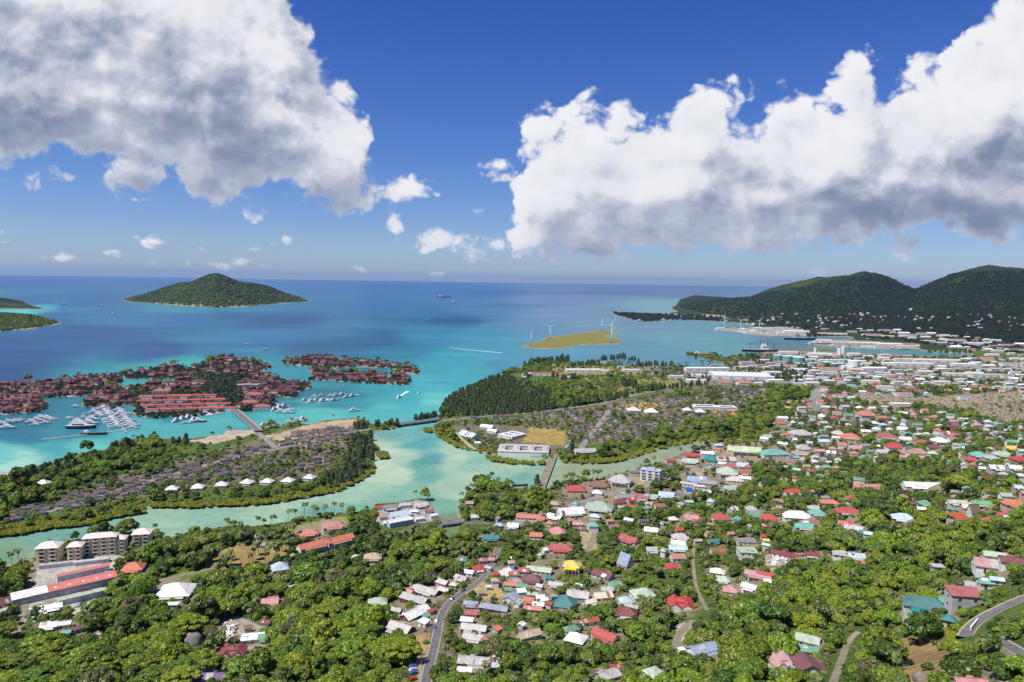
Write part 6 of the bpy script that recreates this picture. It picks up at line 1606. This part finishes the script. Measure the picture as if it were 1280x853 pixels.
HA = np.array(HOUSES); RX = np.concatenate([r[0] for r in ROADS]); RY = np.concatenate([r[1] for r in ROADS]); RWd = np.concatenate([np.full(len(r[0]), r[2]) for r in ROADS])
def clear_of(x, y, z, r, hgt, view=True):                  # keeps crowns off roads, roofs and the sight lines to the houses
    ok = np.ones(len(x), bool); keepr = RNG.random(len(x)); tx, ty = project(x, y, z + hgt); bx, by = project(x, y, z); rp = r * FPX / np.maximum(y, 50)
    for c in range(0, len(x), 500):
        s = slice(c, c + 500); X_, Y_ = x[s, None], y[s, None]
        d = np.hypot(X_ - RX[None], Y_ - RY[None]); ok[s] &= (d > RWd[None] + 1.0 + r[s, None] * .55).all(1)
        d = np.hypot(X_ - HA[None, :, 0], Y_ - HA[None, :, 1]); ok[s] &= (d > HA[None, :, 2] * .85 + r[s, None] * .55).all(1)
        if view:
            b = (np.abs(bx[s, None] - HA[None, :, 3]) < HA[None, :, 5] * .48 + rp[s, None] * .72) & (HA[None, :, 6] > Y_ - 2) & (ty[s, None] < HA[None, :, 4] + HA[None, :, 5] * .10) & (by[s, None] > HA[None, :, 4] - 2)
            b &= (HA[None, :, 5] > 13) | (keepr[s, None] < .45); ok[s] &= ~b.any(1)
        tr = (np.abs(bx[s, None] - RPX[None]) < RWP[None] * .5 + rp[s, None] * .3) & (RDY[None] > Y_) & (ty[s, None] < RPY[None]) & (by[s, None] > RPY[None]); ok[s] &= ~tr.any(1)
    return ok
sel = np.concatenate([np.full(len(r[0]), i < 4 or 5 < i < 26) for i, r in enumerate(ROADS)])
RPX, RPY = project(RX[sel], RY[sel], height(RX[sel], RY[sel])); RDY = RY[sel]; RWP = RWd[sel] * 2 * FPX / RDY

# how thickly trees stand, by traced zone: (polygon, density, kinds)
WOOD = {'dark': .28, 'mid': .36, 'bright': .17, 'olive': .06, 'palm': .13}
ZONES = [
 ([(930,600),(1300,610),(1300,480),(1000,474),(960,520),(900,556)], .62, {'dark': .40, 'mid': .42, 'bright': .10, 'olive': .04, 'palm': .08}),
 ([(960,478),(1010,478),(1008,515),(985,540),(930,545),(950,520)], 1.0, {'mid': .4, 'bright': .35, 'dark': .25}),
 ([(690,612),(790,588),(890,556),(945,552),(945,590),(870,625),(760,640),(690,640)], .22, {'dark': .5, 'mid': .4, 'palm': .1}),
 ([(0,780),(120,800),(200,780),(260,800),(260,870),(-20,870),(-20,790)], 1.0, {'spread': .45, 'mid': .25, 'bright': .15, 'dark': .15}),
 ([(330,735),(470,735),(520,780),(520,870),(330,870)], 1.0, {'bright': .35, 'mid': .35, 'spread': .12, 'dark': .13, 'olive': .05}),
 ([(560,460),(960,440),(960,500),(880,525),(700,575),(600,570),(540,530)], .42, {'mid': .5, 'dark': .4, 'bright': .1}),
 ([(690,470),(790,480),(860,482),(860,496),(790,500),(720,510),(690,512)], .55, {'mid': .5, 'bright': .3, 'dark': .2}),
 ([(-20,676),(0,668),(110,654),(180,640),(320,629),(430,612),(470,580),(460,540),(400,530),(230,552),(130,560),(0,592),(-20,594)], .34, {'mid': .5, 'dark': .4, 'bright': .1}),
 ([(-20,650),(0,592),(60,582),(130,562),(220,552),(240,556),(130,594),(60,618),(0,648)], 1.0, {'mid': .45, 'dark': .3, 'bright': .25}),
 ([(430,590),(440,560),(440,528),(452,528),(472,545),(470,585),(440,605),(405,612),(400,600)], .9, {'pine': .75, 'dark': .25}),
 ([(860,462),(1010,438),(1300,446),(1300,482),(1100,482),(980,482),(860,482)], .36, {'dark': .6, 'mid': .3, 'pine': .1}),
 ([(960,462),(1005,455),(1010,470),(985,480),(960,478)], .9, {'dark': .5, 'pine': .5}),
 ([(1150,434),(1215,434),(1217,443),(1150,442)], 1.0, {'pine': .6, 'dark': .4}),
]
ZONES.append(([(560,690),(720,640),(900,620),(1010,640),(960,740),(900,830),(640,860),(550,850)], .70, {'dark': .3, 'mid': .38, 'bright': .14, 'olive': .04, 'palm': .14}))
OPEN = [LANDS[k] for k in ('e1', 'e2', 'e3', 'e4', 'e5', 'e6')] + [p for c, p in GROUND if c in (CONC, SANDC, DIRT, LAWN)] + [GROUND[i][1] for i in range(len(GROUND)) if GROUND[i][0] not in (SOIL, DRY, YARD, (.13,.13,.07), (.20,.22,.06))] + [[(580,540),(700,525),(715,540),(690,572),(600,562)], [(468,633),(545,622),(556,655),(470,668)]]
sp_ = 6.6
gx, gy = np.meshgrid(np.arange(-1100, 2300, sp_), np.arange(112, 2300, sp_)); gx = gx.ravel() + RNG.uniform(-3, 3, gx.size); gy = gy.ravel() + RNG.uniform(-3, 3, gy.size)
k_ = (np.abs(gx) < gy * 1.0 + 150) & ((gy < 900) | (RNG.random(gx.size) < .6)); gx, gy = gx[k_], gy[k_]
gz = height(gx, gy); gpx, gpy = project(gx, gy, gz); p0x, p0y = project(gx, gy, 0 * gx)
k_ = land_mask(p0x, np.where(p0y > 1090, 1080, p0y)) & (gpy < 1100)
for p in OPEN: k_ &= ~inside(p, gpx, gpy)
gx, gy, gz, gpx, gpy = (a[k_] for a in (gx, gy, gz, gpx, gpy))
dens = np.ones(gx.size) * .93; zone = np.full(gx.size, -1)
for i, (p, d, ks) in enumerate(ZONES): s = inside(p, gpx, gpy); dens[s] = d; zone[s] = i
clump = fbm(gx / 60 + 4, gy / 60, 3); dens = np.where(zone < 0, dens, dens * np.clip(clump * 2.2 - .1, .1, 1.6))
k_ = RNG.random(gx.size) < dens; gx, gy, gz, gpx, gpy, zone = (a[k_] for a in (gx, gy, gz, gpx, gpy, zone))
gr = (2.5 + 4.2 * RNG.random(gx.size) ** 1.6) * np.where(RNG.random(gx.size) < .04, 1.35, 1.0) * (1 + .5 * (fbm(gx / 40, gy / 40, 2) > .56)); kinds = np.empty(gx.size, object)
small_z = np.isin(zone, [0, 2, 5, 7, 10, 13]); gr[small_z] *= .72
for i in range(-1, len(ZONES)):
    s = np.where(zone == i)[0]; d = WOOD if i < 0 else ZONES[i][2]; ks = list(d); kinds[s] = RNG.choice(ks, len(s), p=np.array([d[q] for q in ks]) / sum(d.values()))
tone_f = fbm(gx / 55 + 30, gy / 55, 3)                      # neighbours tend to share a tone, as woods do
sw = (zone < 0) & (RNG.random(gx.size) < .55) & (kinds != 'palm'); kinds[sw & (tone_f > .55)] = 'mid'; kinds[sw & (tone_f > .62)] = 'bright'; kinds[sw & (tone_f < .44)] = 'dark'
gr[kinds == 'palm'] = RNG.uniform(3.2, 4.6, (kinds == 'palm').sum()); s = kinds == 'spread'; gr[s] = RNG.uniform(7, 11, s.sum()); s = kinds == 'pine'; gr[s] = RNG.uniform(3.2, 5.5, s.sum())
gr[gy < 310] *= .68; gr[(gy >= 310) & (gy < 360)] *= .85
thin = (kinds == 'spread') & (RNG.random(gx.size) < .45); ok = ~thin
hg = np.where(kinds == 'pine', gr * 2.3, np.where(kinds == 'palm', gr * 2.3, gr * 1.75))
top_x, top_y = project(gx, gy, gz + hg); ok &= ~((gpy > 878) & (top_y < 805) & (gpx > -60) & (gpx < 1340))
ok &= clear_of(gx, gy, gz, gr, hg)
wx, wy = project(gx, gy, gz + hg * .8); ok &= land_mask(wx, np.where(wy > 1090, 1080, wy)) | (RNG.random(gx.size) < .16) | (wy < 470) | (kinds == 'palm')
gx, gy, gz, gpx, gpy, gr, kinds, hg, top_y = (a[ok] for a in (gx, gy, gz, gpx, gpy, gr, kinds, hg, top_y))
print('trees', len(gx))
app = gr / gy * ((gpx > -20) & (gpx < 1300) & (top_y < 850)); order = np.argsort(-app)
cap = {'broad': 285, 'palm': 190, 'spread': 60, 'pine': 60}; cnt = {}
for i in order:
    k = kinds[i]; fam = k if k in ('palm', 'spread', 'pine') else 'broad'; cx_, cy2 = gpx[i], (gpy[i] + top_y[i]) / 2
    if app[i] > 0 and cnt.get(fam, 0) < cap[fam]:
        cnt[fam] = cnt.get(fam, 0) + 1; tree(k, gx[i], gy[i], gz[i] - .2, gr[i], cx_, cy2)
    else:
        me = random.choice(CROWN[k]); r = gr[i]
        if k == 'pine': stuff('woodland', me, gx[i], gy[i], gz[i] + .3, r * 1.7, r * 1.15)
        elif k == 'palm': stuff('woodland', me, gx[i], gy[i], gz[i] + r * 2, r, r)
        else: stuff('woodland', me, gx[i], gy[i], gz[i] + r * random.uniform(.5, .8), r, r * random.uniform(.85, 1.2))

for k, u, v, rp_ in [('dark',1155,803,24),('mid',1096,826,23),('dark',1238,815,15),('mid',1262,800,13),('mid',1234,838,14),('dark',1250,848,20),('bright',1275,845,20),('mid',1285,790,14),('mid',1190,812,9),('mid',1212,822,10),('dark',1240,790,9),('bright',1196,790,8)]:
    p = hit1(u, v); r = rp_ * p.y / FPX; tree(k, p.x, p.y, p.z - .2, r, u, v - rp_)
# casuarinas: the plantation, rows and clumps
pp = []
poly = [(550,521),(553,506),(562,499),(580,490),(600,481),(618,472),(640,474),(655,484),(690,490),(697,512),(640,519)]
xs, ys_ = RNG.uniform(548, 700, 5000), RNG.uniform(466, 523, 5000); s = inside(poly, xs, ys_); P = hit(xs[s], ys_[s]); taken = []
for (x, y, z), a, b_ in zip(P, xs[s], ys_[s]):
    if all((x - q[0]) ** 2 + (y - q[1]) ** 2 > 7.5 ** 2 for q in taken): taken.append((x, y)); pp.append((x, y, z, RNG.uniform(3.8, 5.2), a, b_))
def clumps(lst):
    for x0, y0, x1, y1, n, r in lst:
        a = np.linspace(x0, x1, n) + RNG.uniform(-2, 2, n); b_ = np.linspace(y0, y1, n) + RNG.uniform(-1, 1, n)
        for (x, y, z), u, v in zip(hit(a, b_), a, b_): pp.append((x, y, z, r * RNG.uniform(.8, 1.2), u, v))
clumps([(716,508,782,497,20,5.5),(795,491,880,482,20,5.2),(780,482,795,484,6,7.5),(657,457,677,452,7,5.5),(686,453,711,452,10,7),(715,459,748,455,9,5.5),(752,452,782,448,10,6.5),(785,451,800,452,4,5.5),(797,458,840,458,13,6),(690,474,708,476,4,6),(714,478,722,478,3,7),
        (25,602,95,578,12,5.5),(60,600,100,592,6,6),(140,566,195,556,11,5.5),(215,555,232,556,3,5),(470,534,495,533,6,4.5),(520,527,546,522,9,4.5),(925,447,948,449,7,6),(868,449,872,449,1,6),(966,475,1006,468,9,6),(1160,441,1215,441,12,5.5),(672,608,675,606,1,6),(716,562,717,562,1,6.5),(880,474,884,474,1,6)])
dA = np.array([q[:4] for q in pp]); ap = dA[:, 3] / dA[:, 1]; o_ = np.argsort(-ap)
for j, i in enumerate(o_):
    x, y, z, r, u, v = pp[i]
    if j < 235: tree('pine', x, y, z - .2, r, u, v - 4)
    else: stuff('woodland', random.choice(CROWN['pine']), x, y, z + .3, r * 1.7, r * 1.2)
# the palm grove and other palms
ga, gb = RNG.uniform(205, 380, 70), RNG.uniform(668, 712, 70); s = inside([(215,700),(255,688),(300,672),(350,668),(385,672),(368,700),(300,712),(230,712)], ga, gb)
pal = list(zip(ga[s], gb[s])) + [(15,704),(24,703),(735,602),(741,601),(747,600),(712,603),(716,602),(705,604),(640,614),(600,612),(610,610),(595,616),(360,650),(370,648),(380,647),(392,646),(405,644),(418,642),(428,641),(395,648),(340,655)]
for (x, y, z), (u, v) in zip(hit([q[0] for q in pal], [q[1] for q in pal]), pal): tree('palm', x, y, z - .2, RNG.uniform(4.2, 5.4), u, v - 8)

# mangroves along the lagoon, bushes, islet greenery, ground shrubs under the trees
def scatter(name, kind, poly, n, r0, r1, drop=.1, zoff=.25, z0=None, view=False):
    p = np.array(poly, float); a, b_ = RNG.uniform(p[:, 0].min(), p[:, 0].max(), n), RNG.uniform(p[:, 1].min(), p[:, 1].max(), n); s = inside(poly, a, b_); a, b_ = a[s], b_[s]
    if not len(a): return
    P = hit(a, b_); r = RNG.uniform(r0, r1, len(a)); ok = clear_of(P[:, 0], P[:, 1], P[:, 2], r, r * 1.3, view)
    for (x, y, z), q in zip(P[ok], r[ok]): stuff(name, random.choice(CROWN[kind]), x, y, (z if z0 is None else z0) + q * zoff - drop, q, q * random.uniform(.8, 1.2))
for poly, n in [([(184,630),(240,630),(320,625),(400,612),(450,597),(468,580),(467,590),(449,602),(423,614),(397,619),(348,628),(320,631),(240,635),(190,634)], 5200), ([(-10,672),(0,660),(60,650),(115,636),(178,628),(180,641),(139,648),(113,656),(64,661),(26,668)], 3000), ([(542,533),(556,533),(575,548),(578,555),(570,559),(556,551),(546,545)], 700), ([(606,570),(628,573),(650,577),(667,578),(667,581),(640,580),(615,576)], 420), ([(672,578),(680,577),(683,580),(674,581)], 60), ([(470,566),(484,566),(486,573),(474,574)], 90), ([(467,556),(474,560),(472,563),(466,560)], 40), ([(530,536),(540,536),(540,541),(530,540)], 40),
                ([(700,573),(720,572),(770,569),(813,556),(850,546),(885,538),(945,545),(948,553),(893,556),(885,548),(852,556),(813,565),(770,578),(735,580),(704,578)], 3600), ([(885,536),(935,526),(962,530),(955,548),(900,552)], 1500), ([(568,559),(600,566),(690,573),(690,570),(600,562),(572,555)], 500), ([(20,712),(40,706),(45,712),(40,722),(5,724),(0,718)], 60)]:
    scatter('mangroves', 'mangrove', poly, n, 2.0, 3.6)
scatter('flowering_shrubs', 'yellow', [(690,692),(735,692),(730,712),(722,728),(712,722),(720,705)], 120, .8, 1.5, view=True); scatter('flowering_shrubs', 'yellow', [(6,712),(36,710),(34,722),(4,724)], 120, 1.0, 1.8); scatter('flowering_shrubs', 'yellow', [(1175,770),(1195,775),(1200,800),(1185,800)], 60, .7, 1.4, view=True)
scatter('garden_shrubs', 'bush', [(0,657),(60,643),(110,634),(180,618),(250,606),(320,596),(400,588),(440,580),(445,545),(355,548),(310,566),(250,578),(180,595),(120,610),(60,626),(0,645)], 3600, 1.4, 3.0)
scatter('garden_shrubs', 'bush', [(570,531),(640,528),(713,520),(820,500),(860,494),(920,484),(962,478),(985,500),(962,518),(900,530),(850,541),(800,551),(713,555),(705,540),(640,532)], 4200, 1.6, 3.4)
scatter('garden_shrubs', 'bush', [(560,540),(640,540),(640,566),(600,562)], 300, 1.5, 3.0)
scatter('garden_shrubs', 'bush', [(1040,497),(1090,490),(1140,497),(1300,489),(1300,528),(1255,530),(1220,515),(1150,507),(1090,504)], 260, 2, 4)
for k, n in [('e1', 1300), ('e2', 420), ('e3', 2200), ('e4', 1700), ('e5', 460), ('e6', 560)]: scatter('islet_greenery', 'islet', LANDS[k], n, 2.8, 5.2)
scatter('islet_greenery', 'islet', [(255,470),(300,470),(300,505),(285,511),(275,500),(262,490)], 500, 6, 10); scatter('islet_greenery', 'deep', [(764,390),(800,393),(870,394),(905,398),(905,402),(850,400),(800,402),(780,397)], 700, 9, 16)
gx, gy = np.meshgrid(np.arange(-600, 950, 4.2), np.arange(105, 900, 4.2)); gx = gx.ravel() + RNG.uniform(-2, 2, gx.size); gy = gy.ravel() + RNG.uniform(-2, 2, gy.size); k_ = (np.abs(gx) < gy * .95 + 130) & (RNG.random(gx.size) < np.where(gy < 650, .7, .4)); gx, gy = gx[k_], gy[k_]
gz = height(gx, gy); gpx, gpy = project(gx, gy, gz); p0x, p0y = project(gx, gy, 0 * gx); k_ = land_mask(p0x, np.where(p0y > 1090, 1080, p0y))
for p in OPEN: k_ &= ~(inside(p, gpx, gpy) & (RNG.random(gpx.size) < .985))
for hx, hy, hw in HLP: k_ &= ~((((gpx - hx) / (hw * .85)) ** 2 + ((gpy - hy - hw * .1) / (hw * .45)) ** 2 < 1) & (RNG.random(gpx.size) < .7))
gx, gy, gz = gx[k_], gy[k_], gz[k_]; r = RNG.uniform(1.0, 2.3, gx.size); ok = clear_of(gx, gy, gz, r, r * 1.2)
for x, y, z, q in zip(gx[ok], gy[ok], gz[ok], r[ok]): stuff('undergrowth', random.choice(CROWN['bush']), x, y, z + q * .2, q, q * random.uniform(.7, 1.1))
# far forests on the mountains (cloud shade put into their colour) and the conical island
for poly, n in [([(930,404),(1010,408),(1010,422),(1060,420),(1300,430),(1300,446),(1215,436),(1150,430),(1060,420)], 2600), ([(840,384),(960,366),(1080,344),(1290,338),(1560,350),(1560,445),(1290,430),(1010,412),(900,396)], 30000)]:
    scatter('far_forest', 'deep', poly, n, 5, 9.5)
scatter('far_forest', 'bush', [(165,374),(270,345),(380,372),(380,378),(270,384),(165,378)], 4200, 6, 12); scatter('far_forest', 'bush', [(-10,392),(45,395),(74,403),(60,407),(0,414)], 1200, 5, 9)

STL = {'woodland': 'unbroken tropical woodland filling the gaps between single trees', 'mangroves': 'yellow-green mangroves fringing the lagoon shores', 'flowering_shrubs': 'yellow flowering shrubs in the gardens', 'islet_greenery': 'dark garden greenery between the islet villas', 'garden_shrubs': 'green garden shrubs between the estate houses', 'undergrowth': 'low green undergrowth over the hillside', 'far_forest': 'forest over the far hills and islands, cloud shade coloured into the hills'}
allm = []
for L_ in CROWN.values():
    for me in L_:
        if me not in allm: allm.append(me)
PROT = {}
def proto_of(me):                                          # any object that wears this crown lends its shape
    if me.name in PROT: return PROT[me.name]
    for o in bpy.data.objects:
        if o.data == me: PROT[me.name] = o; return o
def build_stuff(name, pts):
    used = []; 
    for p in pts:
        if p[3] not in used: used.append(p[3])
    me = bpy.data.meshes.new(name); me.from_pydata([p[:3] for p in pts], [], [])
    a = me.attributes.new('pick', 'INT', 'POINT'); a.data.foreach_set('value', [used.index(p[3]) for p in pts])
    a = me.attributes.new('size', 'FLOAT_VECTOR', 'POINT'); a.data.foreach_set('vector', np.array([(p[4], p[4], p[5]) for p in pts], np.float32).ravel())
    a = me.attributes.new('turn', 'FLOAT_VECTOR', 'POINT'); a.data.foreach_set('vector', np.array([(0, 0, random.uniform(0, 6.28)) for p in pts], np.float32).ravel())
    o = link(name, me); ng = bpy.data.node_groups.new(name + '_scatter', 'GeometryNodeTree'); ng.interface.new_socket('Geometry', in_out='INPUT', socket_type='NodeSocketGeometry'); ng.interface.new_socket('Geometry', in_out='OUTPUT', socket_type='NodeSocketGeometry')
    i_, o_2 = ng.nodes.new('NodeGroupInput'), ng.nodes.new('NodeGroupOutput'); iop = ng.nodes.new('GeometryNodeInstanceOnPoints'); g2i = ng.nodes.new('GeometryNodeGeometryToInstance')
    def attr(nm, ty): n = ng.nodes.new('GeometryNodeInputNamedAttribute'); n.data_type = ty; n.inputs[0].default_value = nm; return n.outputs[0]
    for k, me2 in reversed(list(enumerate(used))):
        q = ng.nodes.new('GeometryNodeObjectInfo'); q.transform_space = 'ORIGINAL'; q.inputs['Object'].default_value = proto_of(me2); ng.links.new(q.outputs['Geometry'], g2i.inputs[0])
    ng.links.new(i_.outputs[0], iop.inputs['Points']); ng.links.new(g2i.outputs[0], iop.inputs['Instance']); iop.inputs['Pick Instance'].default_value = True
    ng.links.new(attr('pick', 'INT'), iop.inputs['Instance Index']); ng.links.new(attr('turn', 'FLOAT_VECTOR'), iop.inputs['Rotation']); ng.links.new(attr('size', 'FLOAT_VECTOR'), iop.inputs['Scale']); ng.links.new(iop.outputs[0], o_2.inputs[0])
    md = o.modifiers.new('scatter', 'NODES'); md.node_group = ng; tag(o, STL[name], 'vegetation', kind='stuff'); print(name, len(pts))
# shapes that only the masses use get one bush, mangrove or shrub of their own in view
for kind, nm, lb, spots_ in [('pineb', 'shade_bush', 'small dull green bush on the upper dirt bank', [(1168,806)]), ('deep', 'dark_bush', 'dark round bush at the foot of the dirt bank', [(1136,832),(1186,826)]), ('bush', 'bush', 'round bush standing clear on the bare dirt bank', [(1130,822),(1160,838),(1178,812),(1142,806)]), ('mangrove', 'mangrove_bush', 'low mangrove bush standing alone in the lagoon shallows', [(476,570),(536,538)]), ('yellow', 'flowering_bush', 'yellow flowering bush in the garden of the yellow-roofed house', [(731,712)])]:
    for i, (u, v) in enumerate(spots_):
        p = hit1(u, v); me = CROWN[kind][i % len(CROWN[kind])]; root = empty(nm, p); s = {'pineb': 1.6, 'deep': 1.8, 'bush': 2.2, 'mangrove': 4.0, 'yellow': 1.8}[kind]; c = link('crown', me, root, (0, 0, s * .3)); c.scale = (s, s, s); t = link('stem', TRUNK['broad'][0], root); t.scale = (s * .6, s * .6, s * .4)
        tag(root, lb + (', ' + ['farthest left', 'nearest the lower edge', 'farthest right', 'farthest up'][i] if kind == 'bush' else '' if kind == 'pineb' else [', left one', ', right one'][i] if kind == 'deep' else [' off the peninsula tip', ' below the low channel bridge'][i] if kind == 'mangrove' else ''), 'bush')
for kind in ('dark', 'mid', 'bright', 'olive', 'spread', 'pine', 'palm'):
    for me in CROWN[kind]:
        if proto_of(me) is None:                           # every crown shape is worn by at least one single tree
            x, y = 20.0 + 9 * len(PROT), 300.0; 
            for o in list(bpy.data.objects):
                if o.name.startswith('crown') and o.data in CROWN[kind]: o.data = me; PROT[me.name] = o; break
for nm, pts in STUFF.items(): build_stuff(nm, [p for p in pts if proto_of(p[3]) is not None])

label_all()
bad = [(o.name, o['label']) for o in bpy.data.objects if o.get('label') and not (4 <= len(o['label'].split()) <= 16)]
print('BAD LABELS', len(bad), bad[:12])
